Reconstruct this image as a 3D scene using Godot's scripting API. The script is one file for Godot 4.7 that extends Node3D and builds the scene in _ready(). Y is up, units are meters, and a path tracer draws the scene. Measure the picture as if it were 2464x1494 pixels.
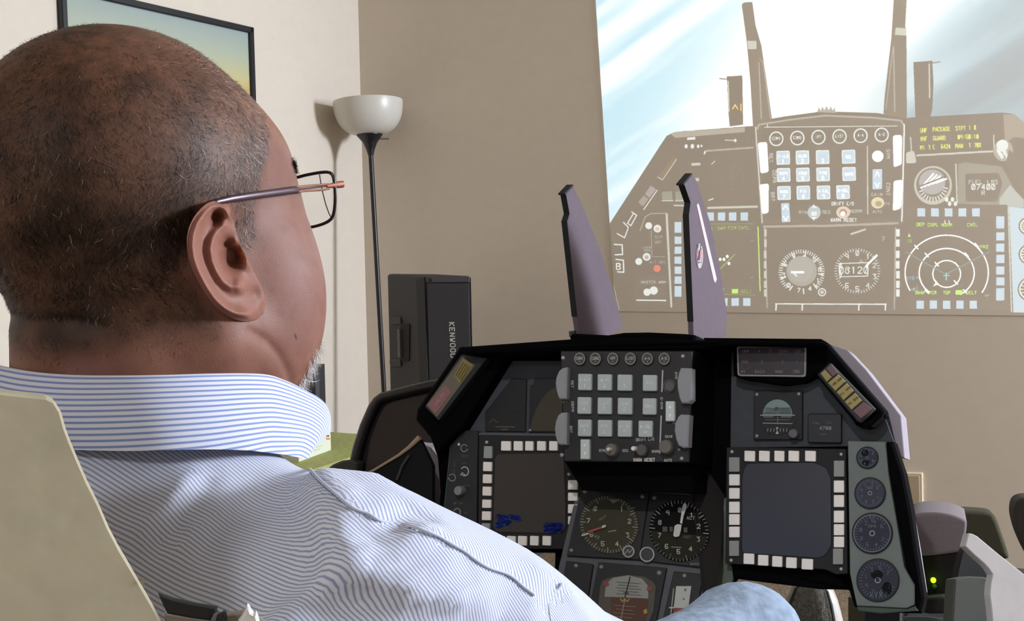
extends Node3D

const W := 2464.0
const H := 1494.0
const FPX := 2800.0
const YAW := 26.0
var co := Vector3(0, 1.28, 0)
var cb := Basis()
var base_of := {}
var names := {}
var mats := {}
var rng := RandomNumberGenerator.new()
var FH := Vector3(sin(deg_to_rad(YAW)), 0, -cos(deg_to_rad(YAW)))   # the way the pilot, the left wall and the cockpit face
var RT := Vector3(cos(deg_to_rad(YAW)), 0, sin(deg_to_rad(YAW)))    # the pilot's right


# ---------------------------------------------------------------- mesh collecting
class Geo:
	var v := PackedVector3Array()
	var n := PackedVector3Array()
	var uv := PackedVector2Array()
	var col := PackedColorArray()
	var ix := PackedInt32Array()

	func vert(p: Vector3, nn: Vector3, u := Vector2.ZERO, c := Color.WHITE) -> int:
		v.append(p)
		n.append(nn)
		uv.append(u)
		col.append(c)
		return v.size() - 1

	func face(a: int, b: int, c: int) -> void:
		var g := (v[b] - v[a]).cross(v[c] - v[a])
		var s := n[a] + n[b] + n[c]
		ix.append(a)
		if g.dot(s) > 0.0:
			ix.append(c)
			ix.append(b)
		else:
			ix.append(b)
			ix.append(c)

	func tri(a: Vector3, b: Vector3, c: Vector3, nn: Vector3, k := Color.WHITE) -> void:
		face(vert(a, nn, Vector2.ZERO, k), vert(b, nn, Vector2.ZERO, k), vert(c, nn, Vector2.ZERO, k))

	func quad(a: Vector3, b: Vector3, c: Vector3, d: Vector3, away: Vector3, k := Color.WHITE) -> void:
		var nn := (b - a).cross(c - a).normalized()
		if nn.length() < 0.5:
			nn = (c - a).cross(d - a).normalized()
		if nn.dot(away) < 0.0:
			nn = -nn
		var i := vert(a, nn, Vector2(0, 0), k)
		var j := vert(b, nn, Vector2(1, 0), k)
		var l := vert(c, nn, Vector2(1, 1), k)
		var m := vert(d, nn, Vector2(0, 1), k)
		face(i, j, l)
		face(i, l, m)

	func flat(pts: PackedVector3Array, nn: Vector3, k := Color.WHITE) -> void:
		var u := nn.cross(Vector3(0.3, 1, 0.2)).normalized()
		var w := nn.cross(u)
		var p2 := PackedVector2Array()
		for p in pts:
			p2.append(Vector2(p.dot(u), p.dot(w)))
		var t := Geometry2D.triangulate_polygon(p2)
		var first := v.size()
		for p in pts:
			vert(p, nn, Vector2(p.dot(u), p.dot(w)), k)
		if t.is_empty():
			for i in range(1, pts.size() - 1):
				t.append_array(PackedInt32Array([0, i, i + 1]))
		for i in range(0, t.size(), 3):
			face(first + t[i], first + t[i + 1], first + t[i + 2])

	# a plate: pts is the outline of its front, nn points out of the front
	func slab(pts: PackedVector3Array, nn: Vector3, th: float, bev := 0.0, k := Color.WHITE) -> void:
		var m := pts.size()
		var mid := Vector3.ZERO
		for p in pts:
			mid += p / m
		var area := 0.0
		for i in m:
			area += (pts[i] - mid).cross(pts[(i + 1) % m] - mid).dot(nn)
		var sgn := 1.0 if area > 0.0 else -1.0
		var outs := PackedVector3Array()
		for i in m:
			var e := (pts[(i + 1) % m] - pts[i]).normalized()
			outs.append(e.cross(nn) * sgn)
		var top := PackedVector3Array()
		var rim := PackedVector3Array()
		for i in m:
			var o := (outs[i] + outs[(i + m - 1) % m])
			var l := maxf(o.length_squared(), 0.5)
			o = o * 2.0 / l
			top.append(pts[i] - o * bev)
			rim.append(pts[i] - nn * bev)
		flat(top, nn, k)
		for i in m:
			var j := (i + 1) % m
			if bev > 0.0:
				quad(top[i], top[j], rim[j], rim[i], outs[i] + nn, k)
			quad(rim[i], rim[j], pts[j] - nn * th, pts[i] - nn * th, outs[i], k)
		var back := PackedVector3Array()
		for i in m:
			back.append(pts[i] - nn * th)
		flat(back, -nn, k)

	# like slab, with a softly rounded rim
	func pillow(pts: PackedVector3Array, nn: Vector3, th: float, r: float) -> void:
		var m := pts.size()
		var area := 0.0
		var mid := Vector3.ZERO
		for p in pts:
			mid += p / m
		for i in m:
			area += (pts[i] - mid).cross(pts[(i + 1) % m] - mid).dot(nn)
		var sgn := 1.0 if area > 0.0 else -1.0
		var outs := PackedVector3Array()
		for i in m:
			outs.append((pts[(i + 1) % m] - pts[(i + m - 1) % m]).normalized().cross(nn) * sgn)
		var prev := -1
		for k in 7:
			var a := PI / 2 * k / 6.0
			var first := v.size()
			for i in m:
				var d := outs[i] * sin(a) + nn * cos(a)
				vert(pts[i] - outs[i] * r * (1.0 - sin(a)) - nn * r * (1.0 - cos(a)), d)
			if k == 0:
				var p2 := PackedVector3Array()
				for i in m:
					p2.append(v[first + i])
				flat(p2, nn)
			if prev >= 0:
				for i in m:
					var j := (i + 1) % m
					face(prev + i, prev + j, first + j)
					face(prev + i, first + j, first + i)
			prev = first
		var f2 := v.size()
		for i in m:
			vert(pts[i] - nn * th, outs[i])
		for i in m:
			var j := (i + 1) % m
			face(prev + i, prev + j, f2 + j)
			face(prev + i, f2 + j, f2 + i)
		var back := PackedVector3Array()
		for i in m:
			back.append(pts[i] - nn * th)
		flat(back, -nn)

	func box(c: Vector3, ax: Vector3, ay: Vector3, az: Vector3, bev := 0.0) -> void:
		slab(PackedVector3Array([c + az - ax - ay, c + az + ax - ay, c + az + ax + ay, c + az - ax + ay]), az.normalized(), az.length() * 2.0, bev)

	func tube(pts: PackedVector3Array, r: Variant, seg := 10, closed := false, flatten := 1.0, side := Vector3.ZERO) -> void:
		var m := pts.size()
		var first := v.size()
		var up := Vector3(0.123, 0.93, 0.31) if side == Vector3.ZERO else side
		for i in m:
			var d: Vector3
			if closed:
				d = (pts[(i + 1) % m] - pts[(i + m - 1) % m]).normalized()
			else:
				d = (pts[mini(i + 1, m - 1)] - pts[maxi(i - 1, 0)]).normalized()
			var a := up - d * up.dot(d)
			if a.length() < 0.05:
				a = Vector3(1, 0, 0) - d * d.x
			a = a.normalized()
			if side == Vector3.ZERO:
				up = a
			var b := d.cross(a)
			var rr: float = r if r is float else r[i]
			for s in seg:
				var t := TAU * s / seg
				var off := a * cos(t) * rr + b * sin(t) * rr * flatten
				var nn := (a * cos(t) + b * sin(t) / maxf(flatten, 0.05)).normalized()
				vert(pts[i] + off, nn, Vector2(float(s) / seg, float(i) / m))
		var rows := m if closed else m - 1
		for i in rows:
			var j := (i + 1) % m
			for s in seg:
				var s2 := (s + 1) % seg
				face(first + i * seg + s, first + i * seg + s2, first + j * seg + s2)
				face(first + i * seg + s, first + j * seg + s2, first + j * seg + s)
		if not closed:
			for e in [0, m - 1]:
				var d2: Vector3 = (pts[1] - pts[0]).normalized() if e == 0 else (pts[m - 1] - pts[m - 2]).normalized()
				var nn2: Vector3 = -d2 if e == 0 else d2
				var c0 := vert(pts[e], nn2)
				var ring := []
				for s in seg:
					ring.append(vert(v[first + e * seg + s], nn2))
				for s in seg:
					face(c0, ring[s], ring[(s + 1) % seg])

	# profile: (radius, height along axis)
	func lathe(c: Vector3, axis: Vector3, prof: PackedVector2Array, seg := 24) -> void:
		var a := axis.cross(Vector3(0.31, 0.2, 0.93)).normalized()
		var b := axis.cross(a).normalized()
		for i in prof.size() - 1:
			var p := prof[i]
			var q := prof[i + 1]
			var t := (q - p)
			if t.length() < 1e-7:
				continue
			var nr := Vector2(t.y, -t.x).normalized()
			var r0 := []
			var r1 := []
			for s in seg:
				var d := a * cos(TAU * s / seg) + b * sin(TAU * s / seg)
				var nn := (d * nr.x + axis * nr.y).normalized()
				r0.append(vert(c + d * p.x + axis * p.y, nn))
				r1.append(vert(c + d * q.x + axis * q.y, nn))
			for s in seg:
				var s2 := (s + 1) % seg
				if p.x > 1e-7:
					face(r0[s], r0[s2], r1[s2])
				if q.x > 1e-7:
					face(r0[s], r1[s2], r1[s])

	func smooth() -> void:
		var acc := {}
		for i in range(0, ix.size(), 3):
			var g := -(v[ix[i + 1]] - v[ix[i]]).cross(v[ix[i + 2]] - v[ix[i]])
			for j in 3:
				var key := (v[ix[i + j]] * 20000.0).round()
				acc[key] = acc.get(key, Vector3.ZERO) + g
		for i in v.size():
			var key := (v[i] * 20000.0).round()
			if acc.has(key) and acc[key].length() > 0.0:
				n[i] = acc[key].normalized()

	func mesh(shift := Vector3.ZERO) -> ArrayMesh:
		var arr := []
		arr.resize(Mesh.ARRAY_MAX)
		var vv := PackedVector3Array()
		vv.resize(v.size())
		for i in v.size():
			vv[i] = v[i] - shift
		arr[Mesh.ARRAY_VERTEX] = vv
		arr[Mesh.ARRAY_NORMAL] = n
		arr[Mesh.ARRAY_TEX_UV] = uv
		arr[Mesh.ARRAY_COLOR] = col
		arr[Mesh.ARRAY_INDEX] = ix
		var m := ArrayMesh.new()
		m.add_surface_from_arrays(Mesh.PRIMITIVE_TRIANGLES, arr)
		return m

	func low() -> Vector3:
		var lo := Vector3(1e9, 1e9, 1e9)
		var hi := -lo
		for p in v:
			lo = lo.min(p)
			hi = hi.max(p)
		return Vector3((lo.x + hi.x) / 2, lo.y, (lo.z + hi.z) / 2)


# flat print laid on a plane: strokes become thin polygons just above the surface
class Ink:
	var g := Geo.new()
	var main: Node3D
	var pl: Dictionary
	var off := 0.0
	func _init(m: Node3D, p: Dictionary, o: float) -> void:
		main = m
		pl = p
		off = o
	func poly(pts: PackedVector2Array, c: Color) -> void:
		var k := c.srgb_to_linear()
		var w := PackedVector3Array()
		for p in pts:
			w.append(main.on(pl, p.x, p.y, off))
		if w.size() == 4:
			var i := g.vert(w[0], pl.n, Vector2.ZERO, k)
			for q in range(1, 4):
				g.vert(w[q], pl.n, Vector2.ZERO, k)
			g.face(i, i + 1, i + 2)
			g.face(i, i + 2, i + 3)
		else:
			g.flat(w, pl.n, k)


# a picture that is filled polygon by polygon; map turns a measured point into a picture point
class Pic:
	var im: Image
	var map: Callable
	func _init(w: int, h: int, c: Color, m: Callable) -> void:
		im = Image.create(w, h, false, Image.FORMAT_RGB8)
		im.fill(c)
		map = m
	func poly(pts: PackedVector2Array, c: Color) -> void:
		var q := PackedVector2Array()
		var lo := 1e9
		var hi := -1e9
		for p in pts:
			var r: Vector2 = map.call(p)
			q.append(r)
			lo = minf(lo, r.y)
			hi = maxf(hi, r.y)
		for y in range(maxi(0, int(floor(lo))), mini(im.get_height() - 1, int(ceil(hi))) + 1):
			var yy := y + 0.5
			var xs := []
			for i in q.size():
				var a := q[i]
				var b := q[(i + 1) % q.size()]
				if (a.y <= yy) != (b.y <= yy):
					xs.append(a.x + (b.x - a.x) * (yy - a.y) / (b.y - a.y))
			xs.sort()
			for i in range(0, xs.size() - 1, 2):
				var x0 := int(round(xs[i]))
				var x1 := int(round(xs[i + 1]))
				if x1 > x0:
					im.fill_rect(Rect2i(x0, y, x1 - x0, 1), c)


const GLYPH := {
	"A": "062046 1434", "B": "000636454433 0333 0030413233", "C": "4030100105163646", "D": "00063645413000", "E": "40000646 0333", "F": "400006 0333", "G": "413010010516364533 33", "H": "0006 4046 0343",
	"I": "2026", "J": "40453616", "K": "0006 400346", "L": "000646", "M": "0600234046", "N": "06004640", "O": "103041453616050110", "P": "060030414233 3303", "Q": "103041453616050110 3446", "R": "06003041423303 2346",
	"S": "4130100112334445361605", "T": "0040 2026", "U": "000516364540", "V": "002640", "W": "0016233640", "X": "0046 4006", "Y": "002340 2326", "Z": "00400646",
	"0": "103041453616050110 3016", "1": "112026", "2": "01103041420646", "3": "00402233444536160 ", "4": "36300444", "5": "400003334445361605", "6": "4010010516364533 3303", "7": "004016", "8": "103041323444361605041201 1030 1232", "9": "433313021030414546",
	"-": "1333", ".": "2526", "/": "4006", "<": "400346", "^": "032043", ":": "2122 2425", "+": "2125 0343", "=": "0242 0444", "%": "4006", " ": ""}


func stroke(t: Object, a: Vector2, b: Vector2, w: float, c: Color) -> void:
	var d := (b - a)
	if d.length() < 1e-6:
		return
	d = d.normalized()
	var s := Vector2(-d.y, d.x) * w * 0.5
	var e := d * w * 0.35
	t.poly(PackedVector2Array([a - e + s, b + e + s, b + e - s, a - e - s]), c)


func path(t: Object, xy: Array, w: float, c: Color, closed := false) -> void:
	var m := xy.size() / 2
	for i in (m if closed else m - 1):
		var j: int = (i + 1) % m
		stroke(t, Vector2(xy[i * 2], xy[i * 2 + 1]), Vector2(xy[j * 2], xy[j * 2 + 1]), w, c)


func fill(t: Object, xy: Array, c: Color) -> void:
	var p := PackedVector2Array()
	for i in range(0, xy.size(), 2):
		p.append(Vector2(xy[i], xy[i + 1]))
	t.poly(p, c)


func rect(t: Object, x0: float, y0: float, x1: float, y1: float, c: Color) -> void:
	fill(t, [x0, y0, x1, y0, x1, y1, x0, y1], c)


func oval(t: Object, x: float, y: float, rx: float, ry: float, c: Color, seg := 40, a0 := 0.0, a1 := TAU) -> void:
	var p := PackedVector2Array()
	for i in (seg if a1 - a0 >= TAU - 0.001 else seg + 1):
		var a := a0 + (a1 - a0) * i / seg
		p.append(Vector2(x + cos(a) * rx, y + sin(a) * ry))
	t.poly(p, c)


func ring(t: Object, x: float, y: float, rx: float, ry: float, w: float, c: Color, a0 := 0.0, a1 := TAU, seg := 48) -> void:
	for i in seg:
		var a := a0 + (a1 - a0) * i / seg
		var b := a0 + (a1 - a0) * (i + 1) / seg
		t.poly(PackedVector2Array([Vector2(x + cos(a) * rx, y + sin(a) * ry), Vector2(x + cos(b) * rx, y + sin(b) * ry),
			Vector2(x + cos(b) * (rx - w), y + sin(b) * (ry - w)), Vector2(x + cos(a) * (rx - w), y + sin(a) * (ry - w))]), c)


func ticks(t: Object, x: float, y: float, rx: float, ry: float, len: float, w: float, c: Color, count: int, a0 := 0.0, a1 := TAU) -> void:
	for i in count:
		var a := a0 + (a1 - a0) * i / count
		var d := Vector2(cos(a), sin(a))
		stroke(t, Vector2(x + d.x * rx, y + d.y * ry), Vector2(x + d.x * (rx - len), y + d.y * (ry - len)), w, c)


# text centred on (x, y); h is the letters' height
func text(t: Object, s: String, x: float, y: float, h: float, c: Color, turn := 0.0, w := 0.0, wide := 1.0) -> void:
	var k := h / 6.0
	var kx := k * wide
	var lw := w if w > 0.0 else h * 0.17
	var total := s.length() * 6.0 * kx - 2.0 * kx
	var ca := cos(turn)
	var sa := sin(turn)
	for i in s.length():
		var ch := s[i].to_upper()
		for part in String(GLYPH.get(ch, "")).split(" ", false):
			var last := Vector2.INF
			for j in range(0, part.length() - 1, 2):
				var p := Vector2((int(part[j]) + i * 6.0) * kx - total / 2, int(part[j + 1]) * k - h / 2)
				var q := Vector2(x + p.x * ca - p.y * sa, y + p.x * sa + p.y * ca)
				if last != Vector2.INF:
					stroke(t, last, q, lw, c)
				last = q


# ---------------------------------------------------------------- measuring: photograph to place
func ray(x: float, y: float) -> Vector3:
	return cb * Vector3((x - W / 2) / FPX, -(y - H / 2) / FPX, -1)


func pt(x: float, y: float, z: float) -> Vector3:
	return co + ray(x, y) * z


func on(pl: Dictionary, x: float, y: float, off := 0.0) -> Vector3:
	var r := ray(x, y)
	return co + r * ((pl.o + pl.n * off - co).dot(pl.n) / r.dot(pl.n))


func plane(x: float, y: float, z: float, yaw: float, tilt: float) -> Dictionary:
	var f := Vector3(sin(deg_to_rad(yaw)), 0, -cos(deg_to_rad(yaw)))
	var n := (-f * cos(deg_to_rad(tilt)) + Vector3.UP * sin(deg_to_rad(tilt))).normalized()
	var u := Vector3(cos(deg_to_rad(yaw)), 0, sin(deg_to_rad(yaw)))
	return {"o": pt(x, y, z), "n": n, "u": u, "v": n.cross(u)}


func plane_n(o: Vector3, n: Vector3) -> Dictionary:
	var nn := n.normalized()
	var u := Vector3.UP.cross(nn).normalized()
	return {"o": o, "n": nn, "u": u, "v": nn.cross(u)}


func pp(pl: Dictionary, off: float, xy: Array) -> PackedVector3Array:
	var out := PackedVector3Array()
	for i in range(0, xy.size(), 2):
		out.append(on(pl, xy[i], xy[i + 1], off))
	return out


# rounds the corners of an outline given as x, y, x, y
func rounded(xy: Array, r: float, seg := 4) -> Array:
	var m := xy.size() / 2
	var out := []
	for i in m:
		var p := Vector2(xy[i * 2], xy[i * 2 + 1])
		var a := Vector2(xy[((i + m - 1) % m) * 2], xy[((i + m - 1) % m) * 2 + 1])
		var b := Vector2(xy[((i + 1) % m) * 2], xy[((i + 1) % m) * 2 + 1])
		var p0 := p + (a - p).limit_length(minf(r, (a - p).length() * 0.48))
		var p1 := p + (b - p).limit_length(minf(r, (b - p).length() * 0.48))
		for s in seg + 1:
			var t := float(s) / seg
			var q := p0 * (1 - t) * (1 - t) + p * 2 * t * (1 - t) + p1 * t * t
			out.append(q.x)
			out.append(q.y)
	return out


func box_xy(x0: float, y0: float, x1: float, y1: float) -> Array:
	return [x0, y0, x1, y0, x1, y1, x0, y1]


# ---------------------------------------------------------------- naming, materials
func numbered(s: String) -> String:
	var k: int = names.get(s, 0)
	names[s] = k + 1
	return s if k == 0 else "%s_%03d" % [s, k]


func tag(o: Node3D, label: String, category: String, group := "") -> Node3D:
	o.set_meta("label", label)
	o.set_meta("category", category)
	if group:
		o.set_meta("group", group)
	return o


func thing(called: String, at: Vector3, label: String, category: String, group := "") -> Node3D:
	var o := Node3D.new()
	o.name = numbered(called)
	add_child(o, true)
	o.position = at
	base_of[o] = at
	return tag(o, label, category, group)


func obj(g: Geo, called: String, m: Material, parent: Node3D = null) -> MeshInstance3D:
	var o := MeshInstance3D.new()
	var at: Vector3
	if parent == null:
		at = g.low()
		o.name = numbered(called)
		o.position = at
		add_child(o, true)
	else:
		at = base_of[parent]
		o.name = called
		parent.add_child(o, true)
	o.mesh = g.mesh(at)
	o.material_override = null
	(o.mesh as ArrayMesh).surface_set_material(0, m)
	o.cast_shadow = GeometryInstance3D.SHADOW_CASTING_SETTING_ON
	base_of[o] = at
	return o


func structure(o: Node3D) -> Node3D:
	o.set_meta("kind", "structure")
	return o


func mat(hex: String, rough := 0.7, metal := 0.0, spec := 0.5) -> StandardMaterial3D:
	var key := "%s %f %f %f" % [hex, rough, metal, spec]
	if not mats.has(key):
		var m := StandardMaterial3D.new()
		m.albedo_color = Color(hex)
		m.roughness = rough
		m.metallic = metal
		m.metallic_specular = spec
		m.resource_name = "paint_" + hex
		mats[key] = m
	return mats[key]


func noise_tex(freq: float, size := 256, seed_ := 1, normal := false, strength := 4.0, oct := 4) -> NoiseTexture2D:
	var f := FastNoiseLite.new()
	f.seed = seed_
	f.noise_type = FastNoiseLite.TYPE_SIMPLEX_SMOOTH
	f.frequency = freq
	f.fractal_octaves = oct
	var t := NoiseTexture2D.new()
	t.width = size
	t.height = size
	t.seamless = true
	t.noise = f
	if normal:
		t.as_normal_map = true
		t.bump_strength = strength
	return t


func grainy(hex: String, rough: float, tex_scale: float, depth: float, tint := 0.12, seed_ := 3, spec := 0.5) -> StandardMaterial3D:
	var m := StandardMaterial3D.new()
	m.albedo_color = Color(hex)
	m.roughness = rough
	m.metallic_specular = spec
	var t := noise_tex(0.02, 256, seed_)
	var ramp := Gradient.new()
	ramp.set_color(0, Color(1 - tint, 1 - tint, 1 - tint))
	ramp.set_color(1, Color(1, 1, 1))
	t.color_ramp = ramp
	m.albedo_texture = t
	m.uv1_triplanar = true
	m.uv1_world_triplanar = true
	m.uv1_scale = Vector3.ONE * tex_scale
	if depth > 0.0:
		m.heightmap_enabled = true
		m.heightmap_texture = noise_tex(0.05, 256, seed_ + 7)
		m.heightmap_scale = depth
	return m


var ink_mat: StandardMaterial3D


func ink_material() -> StandardMaterial3D:
	if ink_mat == null:
		ink_mat = StandardMaterial3D.new()
		ink_mat.vertex_color_use_as_albedo = true
		ink_mat.roughness = 0.8
		ink_mat.metallic_specular = 0.25
	return ink_mat


func plate(called: String, parent: Node3D, m: Material, pl: Dictionary, off: float, th: float, xy: Array, r := 0.0, bev := 0.0007) -> MeshInstance3D:
	var g := Geo.new()
	g.slab(pp(pl, off, rounded(xy, r) if r > 0.0 else xy), pl.n, th, bev)
	return obj(g, called, m, parent)


func disc(called: String, parent: Node3D, m: Material, pl: Dictionary, off: float, th: float, x: float, y: float, rx: float, ry := 0.0, bev := 0.0006, seg := 32) -> MeshInstance3D:
	var xy := []
	for i in seg:
		xy.append(x + cos(TAU * i / seg) * rx)
		xy.append(y + sin(TAU * i / seg) * (ry if ry > 0.0 else rx))
	return plate(called, parent, m, pl, off, th, xy, 0.0, bev)


func screw(parent: Node3D, pl: Dictionary, off: float, x: float, y: float, rpx := 5.0, hex := "8d8b88") -> void:
	var g := Geo.new()
	var c := on(pl, x, y, off)
	var r := (on(pl, x + rpx, y, off) - c).length()
	g.lathe(c, pl.n, PackedVector2Array([Vector2(0, r * 0.55), Vector2(r * 0.6, r * 0.45), Vector2(r * 0.95, r * 0.15), Vector2(r, -0.001)]), 12)
	g.smooth()
	obj(g, "screw", mat(hex, 0.45, 0.4), parent)


func knob(called: String, parent: Node3D, m: Material, pl: Dictionary, off: float, x: float, y: float, rpx: float, tall: float) -> MeshInstance3D:
	var g := Geo.new()
	var c := on(pl, x, y, off)
	var r := (on(pl, x + rpx, y, off) - c).length()
	g.lathe(c, pl.n, PackedVector2Array([Vector2(0, tall), Vector2(r * 0.82, tall), Vector2(r * 0.92, tall * 0.9), Vector2(r, tall * 0.6), Vector2(r, -0.002)]), 28)
	return obj(g, called, m, parent)


var corner := Vector3.ZERO
const KEY := 41.0
const FILL := 2.6
const SPOT := 1.4


func _ready() -> void:
	rng.seed = 7
	# ---- camera
	var cam := Camera3D.new()
	cam.name = "camera"
	cam.position = co
	cam.rotation_degrees = Vector3(-4.0, 0, -1.0)
	cb = cam.transform.basis
	cam.fov = rad_to_deg(2.0 * atan(H / 2 / FPX))
	cam.near = 0.05
	cam.far = 60.0
	add_child(cam)
	cam.make_current()
	# ---- sky and exposure
	var env := Environment.new()
	var sky := Sky.new()
	var sm := ProceduralSkyMaterial.new()
	sm.sky_top_color = Color(0.35, 0.5, 0.75)
	sm.sky_horizon_color = Color(0.7, 0.75, 0.8)
	sm.ground_bottom_color = Color(0.3, 0.28, 0.25)
	sm.ground_horizon_color = Color(0.6, 0.6, 0.58)
	sky.sky_material = sm
	env.background_mode = Environment.BG_SKY
	env.sky = sky
	env.tonemap_mode = Environment.TONE_MAPPER_LINEAR
	env.tonemap_exposure = 1.0
	env.sdfgi_enabled = true
	env.ssao_enabled = true
	env.ssil_enabled = true
	var we := WorldEnvironment.new()
	we.name = "environment"
	we.environment = env
	add_child(we)
	# ---- the lamps: a lamp on a stand to the man's right, an added ceiling fill and an added panel spot
	corner = pt(876, 551, 4.9)
	corner.y = 0
	lamp_on_stand(Vector3(5.0, 2.15, -1.8), Vector3(-0.2, 1.2, -0.9))
	added_fill_lamp(Vector3(-1.0, 2.6, 1.6))
	added_panel_spot(Vector3(-0.32, 2.6, 0.2), Vector3(0.17, 1.0, -1.43))
	# ---- the room
	room()
	projection()
	picture_on_wall()
	floor_lamp()
	loudspeaker()
	table_and_box()
	# ---- the cockpit
	cockpit()
	side_things()
	# ---- the man and his seat
	seat()
	man()


func lamp_on_stand(at: Vector3, to: Vector3) -> void:
	var d := (to - at).normalized()
	var t := thing("studio_lamp", Vector3(at.x, 0, at.z) - d * 0.16 * Vector3(1, 0, 1), "black lamp on a tripod stand, right of the seated man", "lamp")
	var side := d.cross(Vector3.UP).normalized()
	var up := side.cross(d).normalized()
	var g := Geo.new()
	var s := 0.46
	var fr := [at - side * s - up * s, at + side * s - up * s, at + side * s + up * s, at - side * s + up * s]
	var bk := []
	for p in fr:
		bk.append(at - d * 0.22 + (p - at) * 0.3)
	for i in 4:
		g.quad(fr[i], fr[(i + 1) % 4], bk[(i + 1) % 4], bk[i], fr[i] - at)
	g.quad(bk[0], bk[1], bk[2], bk[3], -d)
	obj(g, "housing", mat("1c1c1e", 0.6), t)
	g = Geo.new()
	g.quad(fr[0] - d * 0.01, fr[1] - d * 0.01, fr[2] - d * 0.01, fr[3] - d * 0.01, d)
	var m := StandardMaterial3D.new()
	m.albedo_color = Color("e8e8ea")
	m.emission_enabled = true
	m.emission = Color(0.93, 0.96, 1.0)
	m.emission_energy_multiplier = 2.0
	obj(g, "lamp_diffuser", m, t)
	g = Geo.new()
	var foot := Vector3(at.x, 0.0, at.z) - d * 0.16 * Vector3(1, 0, 1)
	g.tube(PackedVector3Array([foot + Vector3.UP * 0.35, at - d * 0.16 + Vector3.DOWN * 0.02]), 0.013)
	obj(g, "pole", mat("1c1c1e", 0.5, 0.5), t)
	for i in 3:
		g = Geo.new()
		var a := TAU * i / 3.0
		g.tube(PackedVector3Array([foot + Vector3.UP * 0.45, foot + Vector3(cos(a) * 0.34, 0.008, sin(a) * 0.34)]), 0.009)
		obj(g, "leg", mat("1c1c1e", 0.5, 0.5), t)
	var l := AreaLight3D.new()
	l.name = "studio_lamp_light"
	l.area_size = Vector2(0.9, 0.9)
	l.light_color = Color(0.90, 0.94, 1.0)
	l.light_energy = KEY
	l.area_range = 14.0
	l.shadow_enabled = true
	add_child(l)
	l.look_at_from_position(at + d * 0.03, to)


func added_fill_lamp(at: Vector3) -> void:  # added fill for the surfaces facing the camera; no such fixture is seen
	var t := thing("added_ceiling_lamp", at - Vector3.UP * 0.07, "added unseen fill lamp, round and white, on the ceiling behind the seat", "lamp")
	var g := Geo.new()
	g.lathe(at, Vector3.UP, PackedVector2Array([Vector2(0, -0.06), Vector2(0.12, -0.057), Vector2(0.2, -0.04), Vector2(0.24, 0.0)]), 32)
	var m := StandardMaterial3D.new()
	m.albedo_color = Color("efeae0")
	m.emission_enabled = true
	m.emission = Color(0.96, 0.98, 1.0)
	m.emission_energy_multiplier = 1.2
	obj(g, "lamp_shade", m, t)
	var l := AreaLight3D.new()
	l.name = "added_ceiling_lamp_light"
	l.area_size = Vector2(0.42, 0.42)
	l.light_color = Color(0.96, 0.98, 1.0)
	l.light_energy = FILL
	l.area_range = 14.0
	l.shadow_enabled = true
	add_child(l)
	l.look_at_from_position(at - Vector3.UP * 0.075, at - Vector3.UP * 2.0, FH)


func added_panel_spot(at: Vector3, to: Vector3) -> void:  # added to brighten the panel alone; no such fixture is seen
	var d := (to - at).normalized()
	var t := thing("added_spotlight", at - Vector3.UP * 0.2, "added unseen black ceiling spotlight that brightens the cockpit panel", "lamp")
	var g := Geo.new()
	g.lathe(at, Vector3.DOWN, PackedVector2Array([Vector2(0.0, 0.0), Vector2(0.05, 0.0), Vector2(0.05, 0.02), Vector2(0.008, 0.022), Vector2(0.008, 0.1)]), 24)
	obj(g, "mount", mat("1c1c1e", 0.5), t)
	g = Geo.new()
	var c := at - Vector3.UP * 0.1
	g.lathe(c, d, PackedVector2Array([Vector2(0.0, -0.05), Vector2(0.035, -0.045), Vector2(0.04, 0.07), Vector2(0.036, 0.07), Vector2(0.034, 0.04)]), 28)
	obj(g, "housing", mat("1c1c1e", 0.5), t)
	g = Geo.new()
	g.lathe(c + d * 0.045, d, PackedVector2Array([Vector2(0.0, 0.004), Vector2(0.02, 0.003), Vector2(0.034, 0.0)]), 28)
	var m := StandardMaterial3D.new()
	m.albedo_color = Color("e8e8ea")
	m.emission_enabled = true
	m.emission = Color(0.97, 0.98, 1.0)
	m.emission_energy_multiplier = 2.0
	obj(g, "lamp_bulb", m, t)
	var l := SpotLight3D.new()
	l.name = "added_spotlight_light"
	l.light_color = Color(0.97, 0.98, 1.0)
	l.light_energy = SPOT
	l.light_size = 0.03
	l.spot_angle = 13.5
	l.spot_angle_attenuation = 0.6
	l.spot_range = 14.0
	l.spot_attenuation = 2.0
	l.shadow_enabled = true
	add_child(l)
	l.look_at_from_position(c + d * 0.075, to)


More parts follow.
